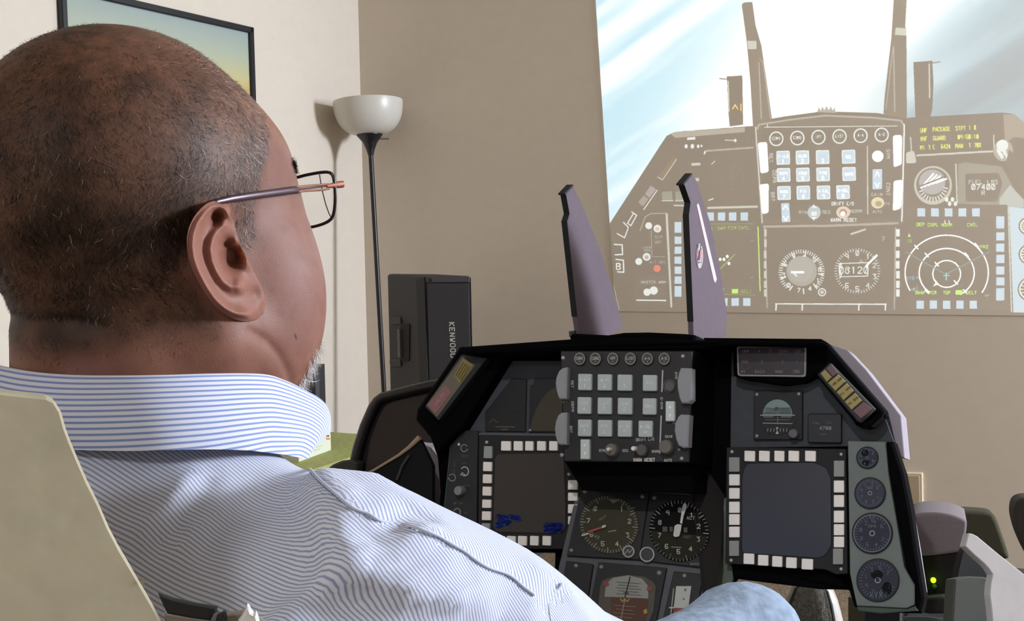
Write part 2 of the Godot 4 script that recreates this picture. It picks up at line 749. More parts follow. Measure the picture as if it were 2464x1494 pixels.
func room() -> void:
	var paint := grainy("dacebf", 0.85, 3.0, 0.01, 0.02, 5, 0.3)
	var w := 8.4   # along the back wall
	var d := 7.4   # along the left wall
	var h := 2.6
	var th := 0.12
	var c := corner
	var wall := func(called: String, a: Vector3, b: Vector3, away: Vector3, m: Material) -> void:
		var g := Geo.new()
		g.slab(PackedVector3Array([a, b, b + Vector3.UP * h, a + Vector3.UP * h]), away, th)
		structure(obj(g, called, m))
	wall.call("wall_left", c - FH * d, c, RT, paint)
	wall.call("wall_back", c - RT * th, c + RT * (w + th), -FH, paint)
	wall.call("wall_right", c + RT * w, c + RT * w - FH * d, -RT, paint)
	wall.call("wall_front", c + RT * (w + th) - FH * d, c - RT * th - FH * d, FH, paint)
	var e := 0.12
	var a := c - RT * e + FH * e
	var b := c + RT * (w + e) + FH * e
	var g2 := Geo.new()
	g2.slab(PackedVector3Array([a, b, b - FH * (d + 2 * e), a - FH * (d + 2 * e)]), Vector3.UP, 0.1)
	structure(obj(g2, "floor", grainy("8f7d68", 0.95, 9.0, 0.3, 0.25, 11, 0.2)))
	g2 = Geo.new()
	var u := Vector3.UP * h
	g2.slab(PackedVector3Array([a + u, b + u, b - FH * (d + 2 * e) + u, a - FH * (d + 2 * e) + u]), Vector3.DOWN, 0.1)
	structure(obj(g2, "ceiling", mat("e6e0d4", 0.9)))
	for k in 2:
		g2 = Geo.new()
		var p := c - FH * d if k == 0 else c
		var q := c if k == 0 else c + RT * w
		var nn := RT if k == 0 else -FH
		g2.slab(PackedVector3Array([p + nn * 0.014, q + nn * 0.014, q + nn * 0.014 + Vector3.UP * 0.09, p + nn * 0.014 + Vector3.UP * 0.09]), nn, 0.0139, 0.004)
		structure(obj(g2, "baseboard_left" if k == 0 else "baseboard_back", mat("cfc3ae", 0.6)))
	# the outlet plate on the back wall
	var pl := plane_n(corner - FH * 0.0, -FH)
	var t := thing("wall_plate", on(pl, 2190, 1237, 0.0), "beige raised wall plate low on the back wall right of the cockpit", "wall plate")
	plate("rim", t, mat("d8c6aa", 0.6), pl, 0.012, 0.0118, [2120, 1136, 2220, 1138, 2222, 1262, 2118, 1262], 4, 0.003)
	plate("inset", t, mat("b7a68c", 0.7), pl, 0.0135, 0.004, [2127, 1143, 2212, 1145, 2214, 1255, 2125, 1255], 2, 0.001)


func picture_on_wall() -> void:
	var pl := plane_n(corner, RT)
	var t := thing("framed_picture", on(pl, 380, 250, 0.0), "wide picture of a pale green and yellow sky in a thin black frame", "picture")
	# corners measured along the wall: left edge at x 150, right edge at x 612, its top from the frame's visible corner
	var tr := on(pl, 612, 66, 0.02)
	var tl := on(pl, 149, 0, 0.02)
	tl.y = tr.y
	var hgt := 0.62
	var along := (tl - tr).normalized()
	var br := tr - Vector3.UP * hgt
	var bl := tl - Vector3.UP * hgt
	var fw := 0.022
	var bars := [[tr, tl, Vector3.DOWN], [br, bl, Vector3.UP], [tr, br, along], [tl, bl, -along]]
	for b in bars:
		var g := Geo.new()
		g.slab(PackedVector3Array([b[0], b[1], b[1] + b[2] * fw, b[0] + b[2] * fw]), RT, 0.0199, 0.003)
		obj(g, "frame_bar", mat("15151b", 0.4), t)
	var gr := Gradient.new()
	gr.offsets = PackedFloat32Array([0.0, 0.18, 0.31, 0.42, 1.0])
	gr.colors = PackedColorArray([Color("96a3a3"), Color("adb39f"), Color("c3b988"), Color("c99d58"), Color("54483c")])
	var gt := GradientTexture2D.new()
	gt.gradient = gr
	gt.width = 16
	gt.height = 256
	gt.fill_from = Vector2(0, 0)
	gt.fill_to = Vector2(0, 1)
	var m := StandardMaterial3D.new()
	m.albedo_texture = gt
	m.roughness = 0.5
	m.metallic_specular = 0.3
	var g := Geo.new()
	var o := -RT * 0.012
	var a := g.vert(tl + o, RT, Vector2(0, 0))
	g.vert(tr + o, RT, Vector2(1, 0))
	g.vert(br + o, RT, Vector2(1, 1))
	g.vert(bl + o, RT, Vector2(0, 1))
	g.face(a, a + 1, a + 2)
	g.face(a, a + 2, a + 3)
	obj(g, "print", m, t)


func floor_lamp() -> void:
	var z := 4.62
	var top := pt(885, 244, z)
	var foot := Vector3(top.x, 0, top.z)
	var lean := (pt(919, 945, z) - pt(887, 372, z))
	var ax := -lean.normalized()
	foot = top - ax * (top.y / ax.y)
	var t := thing("floor_lamp", foot, "tall black floor lamp with a white bowl shade in the room corner", "lamp")
	var at := func(y: float) -> Vector3:
		return top - ax * ((top - pt(885, y, z)).y / ax.y)
	var r := 84.0 / FPX * z
	var c: Vector3 = at.call(326.0)
	var hh: float = (top - c).length()
	var prof := PackedVector2Array()
	for i in 15:
		var k := i / 14.0
		prof.append(Vector2(r * pow(sin(k * PI / 2), 0.62) * 0.96 + r * 0.04, hh * (1.0 - pow(1.0 - k, 1.7)) * 0.0 + hh * pow(k, 1.75)))
	prof[0].x = 0.0
	var rev := prof.duplicate()
	rev.append(Vector2(r * 0.985, hh))
	for i in range(13, -1, -1):
		rev.append(Vector2(maxf(prof[i].x - 0.004, 0.0), prof[i].y + 0.004))
	var g := Geo.new()
	g.lathe(c, ax, rev, 40)
	g.smooth()
	var m := StandardMaterial3D.new()
	m.albedo_color = Color("cbc5bc")
	m.roughness = 0.35
	m.backlight_enabled = true
	m.backlight = Color(0.25, 0.24, 0.22)
	obj(g, "bowl_shade", m, t)
	g = Geo.new()
	var c2: Vector3 = at.call(374.0)
	var ch: float = (c - c2).length()
	var r1 := 31.0 / FPX * z
	var r0 := 6.5 / FPX * z
	g.lathe(c2, ax, PackedVector2Array([Vector2(0, -0.005), Vector2(r0, 0), Vector2(r0 * 1.6, ch * 0.3), Vector2(r0 * 2.7, ch * 0.65), Vector2(r1, ch), Vector2(r1, ch + 0.006), Vector2(0, ch + 0.006)]), 28)
	obj(g, "cup", mat("17151a", 0.35), t)
	g = Geo.new()
	g.tube(PackedVector3Array([foot + ax * 0.02, c2 + ax * 0.01]), r0 * 0.92, 14)
	obj(g, "pole", mat("1d191b", 0.35, 0.2), t)
	g = Geo.new()
	var k0: Vector3 = at.call(334.0)
	var across := cb.x
	g.tube(PackedVector3Array([k0 + across * r0 * 2.0, k0 + across * 46.0 / FPX * z]), 0.0035, 8)
	obj(g, "switch", mat("6b6156", 0.5), t)
	g = Geo.new()
	g.lathe(foot, Vector3.UP, PackedVector2Array([Vector2(0, 0.028), Vector2(0.05, 0.026), Vector2(0.13, 0.012), Vector2(0.135, 0.0)]), 36)
	obj(g, "base", mat("17151a", 0.4), t)


func loudspeaker() -> void:
	# a box of which the left flank and the grille front show
	var z := 4.05
	var a := pt(1023, 665, z)            # the edge between flank and front
	var front := (pt(1133, 661, z - 0.04) - a)
	front.y = 0.0
	var fdir := front.normalized()
	var fn := Vector3.UP.cross(fdir).normalized()
	if fn.dot(co - a) < 0.0:
		fn = -fn
	var wd := front.length()
	var back := (pt(934, 680, z + 0.28) - a)
	back.y = 0.0
	var bd := back.normalized()
	var dp := back.length() * 1.13
	var topy := a.y
	var hgt := 0.62
	var base := a - Vector3.UP * hgt
	var t := thing("loudspeaker", Vector3(base.x, 0.0, base.z), "black loudspeaker with a side handle and white lettering by the floor lamp", "loudspeaker")
	var up := Vector3.UP * hgt
	var g := Geo.new()
	var p := [base, base + fdir * wd, base + fdir * wd + bd * dp * 0.75, base + bd * dp]
	var xy := PackedVector3Array()
	var bevel := 0.03
	for q in [p[0], p[1], p[2], p[3] + fdir * 0.04, p[3] - bd * 0.04]:
		xy.append(q + up)
	g.slab(xy, Vector3.UP, hgt, 0.006)
	obj(g, "cabinet", grainy("2b2829", 0.65, 40.0, 0.05, 0.15, 21), t)
	g = Geo.new()
	var o := fn * 0.007
	g.slab(PackedVector3Array([p[0] + o + Vector3.UP * 0.03 + fdir * 0.008, p[1] + o + Vector3.UP * 0.03 - fdir * 0.006, p[1] + o + up * 0.962 - fdir * 0.006, p[0] + o + up * 0.962 + fdir * 0.008]), fn, 0.0065, 0.002)
	obj(g, "grille", grainy("343136", 0.6, 120.0, 0.08, 0.3, 22), t)
	g = Geo.new()
	g.slab(PackedVector3Array([p[0] + o * 0.8 + up * 0.966 + fdir * 0.004, p[1] + o * 0.8 + up * 0.966 - fdir * 0.004, p[1] + o * 0.8 + up * 0.998 - fdir * 0.004, p[0] + o * 0.8 + up * 0.998 + fdir * 0.004]), fn, 0.005, 0.001)
	obj(g, "top_strip", mat("4a464c", 0.55), t)
	g = Geo.new()
	var sc = p[0] + up * 0.982 + fdir * 0.02
	g.lathe(sc + o * 0.8, fn, PackedVector2Array([Vector2(0, 0.003), Vector2(0.007, 0.002), Vector2(0.008, 0)]), 12)
	obj(g, "screw", mat("141316", 0.4), t)
	# the flank: a sunken handle between two black lugs
	var sn := bd.cross(Vector3.UP).normalized()
	if sn.dot(co - a) < 0.0:
		sn = -sn
	var spl := plane_n(a + sn * 0.001, sn)
	plate("edge_strip", t, mat("121113", 0.7), spl, 0.003, 0.004, [1001, 670, 1021, 667, 1030, 960, 1011, 960])
	plate("handle_recess", t, mat("0c0b0c", 0.8), spl, 0.003, 0.006, [963, 780, 985, 778, 984, 868, 972, 872, 966, 858, 964, 800], 5)
	plate("handle", t, mat("4f4b48", 0.5), spl, 0.012, 0.012, [955, 792, 961, 792, 963, 860, 957, 861], 2)
	var gb := Geo.new()
	for k in 2:
		gb = Geo.new()
		var yy := 770.0 if k == 0 else 872.0
		gb.slab(pp(spl, 0.006, rounded([936, yy - 6, 962, yy - 8, 964, yy + 9, 939, yy + 11], 4)), spl.n, 0.007, 0.002)
		obj(gb, "handle_lug", mat("2b2829", 0.6), t)
	# the lettering runs down the front
	var fpl := plane_n(p[0] + o + fn * 0.0004, fn)
	var ink := Ink.new(self, fpl, 0.0003)
	var word := "KENWOOD"
	for i in word.length():
		text(ink, word[i], 1087.0 + i * 0.6, 780.0 + i * 12.6, 11.5, Color("d8d4d2"), PI / 2, 2.3, 1.0)
	obj(ink.g, "lettering", ink_material(), t)
	# its stand
	g = Geo.new()
	var mid: Vector3 = (p[0] + p[2]) / 2.0
	var foot := Vector3(mid.x, 0, mid.z)
	g.tube(PackedVector3Array([foot + Vector3.UP * 0.02, Vector3(mid.x, base.y + 0.01, mid.z)]), 0.018, 12)
	obj(g, "stand_pole", mat("1c1a1c", 0.5, 0.4), t)
	for i in 3:
		g = Geo.new()
		var an := TAU * i / 3.0 + 0.5
		g.tube(PackedVector3Array([foot + Vector3.UP * 0.3, foot + Vector3(cos(an) * 0.2, 0.01, sin(an) * 0.2)]), 0.011, 8)
		obj(g, "leg", mat("1c1a1c", 0.5, 0.4), t)


func table_and_box() -> void:
	# a low table with a green top by the left wall
	var h := 0.715
	var far := pt(830, 1046, 3.15)
	h = far.y
	var lay := {"o": Vector3(0, h, 0), "n": Vector3.UP, "u": RT, "v": -FH}
	var c := on(lay, 900, 1046)
	var a := c - RT * 0.75
	var t := thing("table", Vector3(c.x, 0, c.z), "table with an olive green top behind the man's collar", "table")
	var g := Geo.new()
	var q := [a, c + RT * 0.12, c + RT * 0.12 - FH * 1.0, a - FH * 1.0]
	g.slab(PackedVector3Array(q), Vector3.UP, 0.03, 0.004)
	obj(g, "tabletop", grainy("a5a868", 0.8, 12.0, 0.02, 0.12, 31, 0.3), t)
	var mid: Vector3 = (q[0] + q[2]) / 2.0
	for p in q:
		g = Geo.new()
		var f: Vector3 = p + (mid - p).normalized() * 0.08
		g.tube(PackedVector3Array([Vector3(f.x, 0.0, f.z), Vector3(f.x, h - 0.031, f.z)]), 0.02, 10)
		obj(g, "leg", mat("3a3633", 0.6), t)
	# the small white box with a coloured corner mark
	var bl := on(lay, 735, 1106)
	var br := on(lay, 797, 1083)
	var dir := (br - bl).normalized()
	var nn := Vector3.UP.cross(dir).normalized()
	if nn.dot(co - bl) < 0.0:
		nn = -nn
	var up := Vector3.UP * (on(plane_n(br, nn), 797, 1041).y - br.y)
	var b := thing("small_box", bl, "small off-white carton with a red and yellow corner mark on the green table", "box")
	g = Geo.new()
	g.slab(PackedVector3Array([bl - dir * 0.03, br, br + up, bl - dir * 0.03 + up]), nn, 0.05, 0.001)
	obj(g, "carton", mat("c9cbb6", 0.7), b)
	var bp := plane_n(br, nn)
	var ink := Ink.new(self, bp, 0.0005)
	rect(ink, 785.5, 1047, 792, 1050, Color("3c4a3c"))
	rect(ink, 785, 1050, 792.5, 1053, Color("c8b04a"))
	rect(ink, 785, 1054, 794, 1057.5, Color("c8705c"))
	path(ink, [752, 1079, 776, 1072], 1.2, Color("a9ab9a"))
	path(ink, [752, 1085, 770, 1080], 1.2, Color("a9ab9a"))
	obj(ink.g, "printed_mark", ink_material(), b)
	# the dark thing that shows past the beard and the collar
	var k := thing("dark_case", on(lay, 745, 1062) - FH * 0.0, "tall black case on the green table, mostly hidden by the man's beard and collar", "case")
	var zz := 3.0
	var top := pt(766, 886, zz)
	g = Geo.new()
	var fl := pt(640, 886, zz)
	var d2 := top - fl
	d2.y = 0.0
	var nz := Vector3.UP.cross(d2.normalized())
	if nz.dot(co - top) < 0.0:
		nz = -nz
	g.slab(PackedVector3Array([Vector3(fl.x, h + 0.001, fl.z), Vector3(top.x, h + 0.001, top.z), top, Vector3(fl.x, top.y, fl.z)]), nz, 0.1, 0.008)
	obj(g, "body", mat("19181a", 0.6), k)
	g = Geo.new()
	g.slab(PackedVector3Array([top + nz * 0.004 + Vector3.DOWN * 0.01 - d2 * 0.05, top + nz * 0.004 + Vector3.DOWN * 0.14 - d2 * 0.05, top + nz * 0.004 + Vector3.DOWN * 0.14 - d2 * 0.9, top + nz * 0.004 + Vector3.DOWN * 0.01 - d2 * 0.9]), nz, 0.004, 0.001)
	obj(g, "front_panel", mat("26252a", 0.5), k)


# ---------------------------------------------------------------- the picture that a projector throws on the back wall
func projection() -> void:
	var wall := plane_n(corner, -FH)
	var pw := plane_n(corner - FH * 0.002, -FH)
	var quad := [1424.0, -130.0, 2720.0, -130.0, 2700.0, 762.0, 1480.0, 748.0]
	quad = [1425.0, -130.0, 2720.0, -130.0, 2704.0, 762.0, 1480.5, 749.0]
	var lo := Vector2(1e9, 1e9)
	var hi := -lo
	var loc := func(p: Vector2) -> Vector2:
		var q := on(wall, p.x, p.y)
		return Vector2((q - corner).dot(RT), -(q - corner).y)
	for i in 4:
		var q: Vector2 = loc.call(Vector2(quad[i * 2], quad[i * 2 + 1]))
		lo = lo.min(q)
		hi = hi.max(q)
	var tw := 2048
	var th := int(2048.0 * (hi.y - lo.y) / (hi.x - lo.x))
	var to_pic := func(p: Vector2) -> Vector2:
		var q: Vector2 = loc.call(p)
		return Vector2((q.x - lo.x) / (hi.x - lo.x) * tw, (q.y - lo.y) / (hi.y - lo.y) * th)
	# the sky of the simulated flight, coarse, then enlarged
	var f := FastNoiseLite.new()
	f.seed = 4
	f.frequency = 0.02
	f.fractal_octaves = 4
	var sw := 160
	var sh := int(160.0 * th / tw)
	var pic := Pic.new(sw, sh, Color.BLACK, to_pic)
	for y in sh:
		for x in sw:
			var s := x * 0.72 + y * 1.25           # across the streaks
			var a := x * 0.86 - y * 0.5
			var n := f.get_noise_2d(s * 1.6, a * 0.22)
			var n2 := f.get_noise_2d(s * 4.0 + 300.0, a * 0.5)
			var ux := x / float(sw)
			var uy := y / float(sh)
			var band := exp(-pow((ux + (uy - 0.3) * 0.45 - 0.47) / 0.2, 2.0))
			var right := smoothstep(0.62, 0.95, ux + (uy - 0.25) * 0.75)
			var c := Color(0.58, 0.80, 0.89).lerp(Color(1, 1, 1), clampf(n * 1.1 + n2 * 0.45 + 0.12, 0, 1) * (1.0 - right * 0.8))
			c = c.lerp(Color(1, 1, 1), clampf(band * 1.35, 0, 1))
			c = c.lerp(Color(0.38, 0.50, 0.57), right * clampf(0.95 - n * 0.7, 0, 1))
			pic.im.set_pixel(x, y, c)
	pic.im.resize(tw, th, Image.INTERPOLATE_CUBIC)
	draw_flight(pic)
	pic.im.resize(tw / 2, th / 2, Image.INTERPOLATE_LANCZOS)
	pic.im.resize(tw * 5 / 8, th * 5 / 8, Image.INTERPOLATE_CUBIC)
	var m := StandardMaterial3D.new()
	m.albedo_color = Color("dacebf")
	m.roughness = 0.85
	m.metallic_specular = 0.3
	m.emission_enabled = true
	m.emission_operator = BaseMaterial3D.EMISSION_OP_MULTIPLY
	m.emission = Color.WHITE
	m.emission_texture = ImageTexture.create_from_image(pic.im)
	m.emission_energy_multiplier = PROJ
	m.texture_repeat = false
	var g := Geo.new()
	for i in 4:
		var p := on(pw, quad[i * 2], quad[i * 2 + 1])
		var q: Vector2 = loc.call(Vector2(quad[i * 2], quad[i * 2 + 1]))
		g.vert(p, -FH, Vector2((q.x - lo.x) / (hi.x - lo.x), (q.y - lo.y) / (hi.y - lo.y)))
	g.face(0, 1, 2)
	g.face(0, 2, 3)
	var o := obj(g, "projected_screen", m)
	tag(o, "bright projected view of a jet cockpit and sky on the back wall", "projection")
	# the light that the bright picture sends back into the room
	var l := AreaLight3D.new()
	l.name = "projected_screen_light"
	l.area_size = Vector2(1.7, 0.8)
	l.light_color = Color(0.86, 0.95, 1.0)
	l.light_energy = 0.8
	l.area_range = 12.0
	l.shadow_enabled = true
	add_child(l)
	var c := on(pw, 2060, 150, 0.05)
	l.look_at_from_position(c, c - FH)


const PROJ := 0.95


func draw_flight(p: Pic) -> void:
	var dark := Color(0.02, 0.015, 0.012)
	var hull := Color(0.10, 0.09, 0.085)
	var grey := Color(0.5, 0.5, 0.47)
	var mid := Color(0.64, 0.66, 0.63)
	var lite := Color(0.78, 0.82, 0.82)
	var white := Color(0.97, 1.0, 1.0)
	var key := Color(0.62, 0.74, 0.82)
	var green := Color(0.62, 0.86, 0.12)
	var yellow := Color(0.78, 0.82, 0.08)
	# the dark cockpit against the sky
	fill(p, [1400, 655, 1462, 546, 1604, 327, 1626, 317, 1815, 303, 1832, 290, 1890, 280, 1980, 268, 2110, 272, 2180, 284, 2410, 271, 2440, 274, 2600, 420, 2740, 560, 2740, 800, 1400, 800], dark)
	# canopy sill
	fill(p, [1612, 322, 1626, 317, 1792, 306, 1793, 318, 1625, 332], grey)
	# the two posts of the sight and the two slim boxes beside them
	for q in [[1785, 12, 1790, 6, 1810, 5, 1818, 62, 1832, 110, 1858, 290, 1858, 306, 1812, 306, 1806, 200, 1797, 100], [2153, -40, 2184, -40, 2178, 62, 2181, 75, 2182, 285, 2126, 274, 2128, 240, 2145, 90]]:
		fill(p, q, Color(0.2, 0.18, 0.15))
	fill(p, [1798, 98, 1820, 98, 1821, 118, 1800, 119], mid)
	path(p, [1826, 150, 1832, 285], 3.5, grey)
	path(p, [1828, 142, 1836, 150, 1854, 286], 2.5, grey)
	fill(p, [2155, 66, 2181, 68, 2181, 86, 2153, 84], mid)
	path(p, [2150, 112, 2153, 268], 3.5, grey)
	path(p, [2148, 118, 2132, 262], 2.5, grey)
	fill(p, [1749, 184, 1786, 182, 1788, 300, 1756, 304, 1752, 260], dark)
	path(p, [1752, 196, 1754, 268], 4, mid)
	path(p, [1732, 189, 1752, 191], 2, dark)
	path(p, [1763, 262, 1769, 252, 1775, 262], 3.2, Color(0.95, 0.7, 0.1))
	path(p, [1783, 250, 1783, 266], 3.2, Color(0.95, 0.7, 0.1))
	fill(p, [2198, 150, 2243, 146, 2246, 200, 2243, 262, 2238, 284, 2203, 284], dark)
	path(p, [2236, 154, 2237, 235], 4, mid)
	path(p, [2240, 152, 2262, 149], 2, dark)
	# left eyebrow: warning lights along the slanted edge
	fill(p, [1622, 376, 1628, 384, 1592, 432, 1582, 426], Color(0.3, 0.2, 0.06))
	path(p, [1628, 383, 1594, 433, 1582, 426], 2.4, mid)
	fill(p, [1566, 446, 1579, 456, 1563, 476, 1551, 467], Color(0.48, 0.46, 0.5))
	fill(p, [1549, 470, 1561, 479, 1547, 497, 1535, 487], Color(0.45, 0.42, 0.42))
	path(p, [1581, 458, 1549, 504], 2.6, lite)
	path(p, [1520, 510, 1532, 518, 1518, 543, 1510, 537, 1524, 514], 3, lite)
	path(p, [1500, 535, 1512, 547, 1503, 572, 1485, 562], 3, lite)
	path(p, [1478, 588, 1497, 589, 1498, 612, 1480, 613], 3.4, lite)
	path(p, [1482, 624, 1500, 626, 1501, 655, 1486, 654], 3.4, lite)
	text(p, "B", 1488, 641, 14, lite, 0, 3)
	path(p, [1470, 660, 1490, 745], 2, grey)
	# left console with switches
	path(p, [1540, 555, 1552, 522, 1566, 514, 1603, 513], 2.6, grey)
	fill(p, [1601, 514, 1607, 513, 1618, 739, 1613, 741], mid)
	path(p, [1567, 555, 1569, 617, 1600, 618], 2, grey)
	for q in [[1561, 543, 8.5], [1582, 550, 9.5], [1537, 629, 8.5], [1556, 618, 9.5], [1573, 699, 10.0], [1557, 703, 9.0]]:
		oval(p, q[0], q[1], q[2], q[2], lite)
	oval(p, 1582, 551, 5, 5, Color(0.75, 0.6, 0.55))
	oval(p, 1556, 619, 5, 5, Color(0.55, 0.5, 0.5))
	oval(p, 1573, 699, 5, 5, mid)
	oval(p, 1581, 646, 8.5, 8.5, Color(0.80, 0.25, 0.18))
	text(p, "LASER", 1553, 596, 5.5, mid)
	text(p, "ARM", 1557, 603, 5.5, mid)
	text(p, "SIM", 1584, 570, 6, mid)
	text(p, "OFF", 1584, 583, 6, mid)
	text(p, "ALT REL", 1583, 631, 6, mid)
	text(p, "MASTER ARM", 1572, 679, 6, lite)
	text(p, "OFF", 1593, 699, 5, lite)
	path(p, [1532, 722, 1602, 723], 3.4, lite)
	fill(p, [1530, 660, 1600, 662, 1604, 735, 1526, 735], Color(0.12, 0.11, 0.1))
	for q in [[1573, 699, 10.0], [1557, 703, 9.0]]:
		oval(p, q[0], q[1], q[2], q[2], lite)
	text(p, "MASTER ARM", 1572, 679, 6, lite)
	path(p, [1532, 722, 1602, 723], 3.4, lite)
	# left upper round display and buttons
	for q in [[1605, 471], [1637, 471]]:
		fill(p, [q[0] - 12, q[1] - 10, q[0] + 12, q[1] - 11, q[0] + 14, q[1] + 12, q[0] - 12, q[1] + 12], Color(0.36, 0.4, 0.36))
		path(p, [q[0] - 12, q[1] + 12, q[0] + 14, q[1] + 12], 3, mid)
	path(p, [1622, 494, 1646, 495], 4, mid)
	fill(p, [1653, 331, 1673, 329, 1673, 336, 1653, 337], lite)
	for q in [[1651, 352, 4.0], [1666, 352, 4.5], [1680, 352, 3.5], [1688, 351, 2.5]]:
		oval(p, q[0], q[1], q[2], q[2] * 1.3, lite)
	path(p, [1695, 370, 1697, 364], 4, lite)
	fill(p, [1663, 392, 1685, 391, 1686, 398, 1664, 399], mid)
	fill(p, [1672, 428, 1682, 428, 1682, 436, 1672, 436], mid)
	path(p, [1700, 363, 1812, 355], 5, grey)
	path(p, [1745, 337, 1772, 338], 3, mid)
	oval(p, 1769, 338, 3, 4, lite)
	fill(p, [1697, 372, 1815, 366, 1822, 492, 1700, 490], Color(0.06, 0.05, 0.04))
	ring(p, 1763, 428, 27, 29, 1.6, Color(0.22, 0.24, 0.14))
	ring(p, 1763, 428, 8, 8, 1.6, Color(0.22, 0.24, 0.14))
	path(p, [1763, 398, 1763, 485], 1.6, Color(0.22, 0.24, 0.14))
	text(p, "TGT", 1762, 372, 6, Color(0.22, 0.24, 0.14))
	path(p, [1712, 395, 1720, 388], 3, mid)
	path(p, [1705, 482, 1716, 478], 3, lite)
	path(p, [1704, 500, 1822, 497], 6, mid)
	# left display: frame of keys
	for y in [547, 578, 602, 626, 650, 674, 701]:
		var big: float = 13.0 if y in [547, 701] else 9.0
		rect(p, 1623, y - big, 1640, y + big, key)
	for x in [1709, 1736, 1763, 1791]:
		rect(p, x - 9, 511, x + 9, 531, key)
	for x in [1742, 1769, 1797]:
		rect(p, x - 9, 717, x + 9, 736, key)
	path(p, [1708, 539, 1812, 538], 2, Color(0.35, 0.5, 0.08))
	path(p, [1824, 546, 1829, 700], 3, green)
	text(p, "A", 1712, 550, 7, green)
	text(p, "SWP", 1736, 549, 7, green)
	text(p, "FCR", 1762, 548, 7, green)
	text(p, "CNTL", 1790, 548, 7, green)
	path(p, [1734, 646, 1752, 628, 1768, 612], 1.6, green)
	for q in [[1733, 624], [1742, 624], [1750, 617], [1754, 634]]:
		oval(p, q[0], q[1], 3.5, 4, white)
	path(p, [1806, 580, 1812, 580], 3, Color(0.2, 0.45, 0.5))
	path(p, [1806, 668, 1812, 668], 3, Color(0.2, 0.45, 0.5))
	path(p, [1740, 708, 1818, 710], 1.6, Color(0.35, 0.5, 0.08))
	rect(p, 1761, 695, 1776, 706, green)
	text(p, "1", 1741, 697, 8, green)
	text(p, "DCLT", 1796, 701, 6.5, green)
	# centre keypad of the projected cockpit
	fill(p, [1816, 303, 1830, 297, 1980, 276, 2170, 288, 2178, 300, 2176, 540, 1830, 540, 1822, 420], Color(0.16, 0.15, 0.14))
	fill(p, [1833, 304, 1840, 303, 2160, 300, 2166, 306, 2166, 526, 1838, 528], Color(0.08, 0.07, 0.06))
	path(p, [1822, 310, 1826, 300, 1900, 288, 1985, 278, 2100, 283, 2168, 290, 2174, 300], 5, grey)
	path(p, [1840, 306, 2160, 303], 3, mid)
	path(p, [1818, 306, 1826, 420, 1834, 536], 4, mid)
	path(p, [2176, 300, 2173, 420, 2170, 532], 4, lite)
	fill(p, [1966, 270, 1970, 258, 1975, 266, 1979, 256, 1984, 265, 1989, 255, 1994, 265, 1999, 256, 2004, 266, 2008, 257, 2011, 272], Color(0.5, 0.5, 0.48))
	var names6 := ["COM1", "COM2", "IFF", "LIST", "A-A", "A-G"]
	for i in 6:
		var x := 1868.0 + i * 50.7
		var y := 334.0 - i * 1.9
		ring(p, x, y, 17.5, 18, 3.6, lite)
		text(p, names6[i], x, y - 1, 6.5, lite, 0, 1.6, 0.8)
	var keys := [[["T-ILS", "1"], ["ALOW", "2"], ["", "3"], ["RCL", ""]], [["STPT", "4"], ["CRUS", "5"], ["TIME", "6"], ["ENTR", ""]], [["MARK", "7"], ["FIX", "8"], ["A-CAL", "9"], ["M-SEL", "0"]]]
	for r in 3:
		for c in 4:
			var x: float = [1884.5, 1931, 1979.5, 2042][c] + r * 1.0
			var y: float = [380.0, 421.5, 465.0][r] - c * 0.8
			if r == 2 and c == 3:
				x = 2028.5
			fill(p, rounded([x - 17, y - 17, x + 16, y - 18, x + 17, y + 16, x - 16, y + 17], 4), lite)
			fill(p, rounded([x - 14, y - 14, x + 13, y - 15, x + 14, y + 13, x - 13, y + 14], 4), key)
			text(p, keys[r][c][0], x, y - (4.0 if keys[r][c][1] != "" else 0.0), 6, white, 0, 1.5, 0.85)
			text(p, keys[r][c][1], x, y + 8, 8, white, 0, 1.8)
	fill(p, rounded([1879, 489, 1899, 488, 1902, 534, 1881, 535], 3), key)
	path(p, [1884, 504, 1890, 494, 1896, 504], 2.4, white)
	path(p, [1884, 520, 1891, 531, 1897, 520], 2.4, white)
	oval(p, 1959, 511, 16, 17, Color(0.55, 0.66, 0.7))
	rect(p, 1952, 509, 1966, 519, lite)
	oval(p, 2029, 511, 17, 15, Color(0.75, 0.66, 0.6))
	oval(p, 2029, 511, 9, 8, Color(0.5, 0.32, 0.28))
	oval(p, 2028, 514, 6, 6, white)
	text(p, "RTN", 1932, 511, 7, lite)
	text(p, "SEQ", 1988, 510, 7, lite)
	text(p, "DRIFT C/O", 2028, 490, 7.5, lite, 0, 2, 0.8)
	text(p, "NORM", 2060, 508, 7.5, lite)
	text(p, "WARN RESET", 2030, 529, 7.5, lite, 0, 2, 0.85)
	path(p, [1959, 492, 1955, 498, 1963, 498], 2, white)
	path(p, [1959, 530, 1955, 524, 1963, 524], 2, white)
	path(p, [2087, 352, 2088, 515], 3.4, mid)
	oval(p, 2112, 376, 14, 14, white)
	fill(p, rounded([2099, 407, 2123, 406, 2123, 455, 2099, 456], 4), key)
	path(p, [2106, 424, 2111, 413, 2116, 424], 2.4, white)
	path(p, [2106, 440, 2111, 450, 2116, 440], 2.4, white)
	oval(p, 2112, 488, 16, 14, Color(0.75, 0.72, 0.55))
	oval(p, 2114, 490, 8, 7, Color(0.5, 0.45, 0.35))
	text(p, "GAIN", 2110, 468, 7, lite)
	text(p, "ON", 2134, 490, 6, lite)
	text(p, "AUTO", 2111, 509, 6, lite)
	text(p, "RET", 1855, 380, 8, lite, PI / 2)
	text(p, "DEPR", 1863, 425, 8, lite, PI / 2)
	text(p, "BRT", 1859, 473, 8, lite, PI / 2)
	text(p, "SYM", 2137, 370, 8, lite, PI / 2)
	text(p, "CONT", 2137, 455, 8, lite, PI / 2)
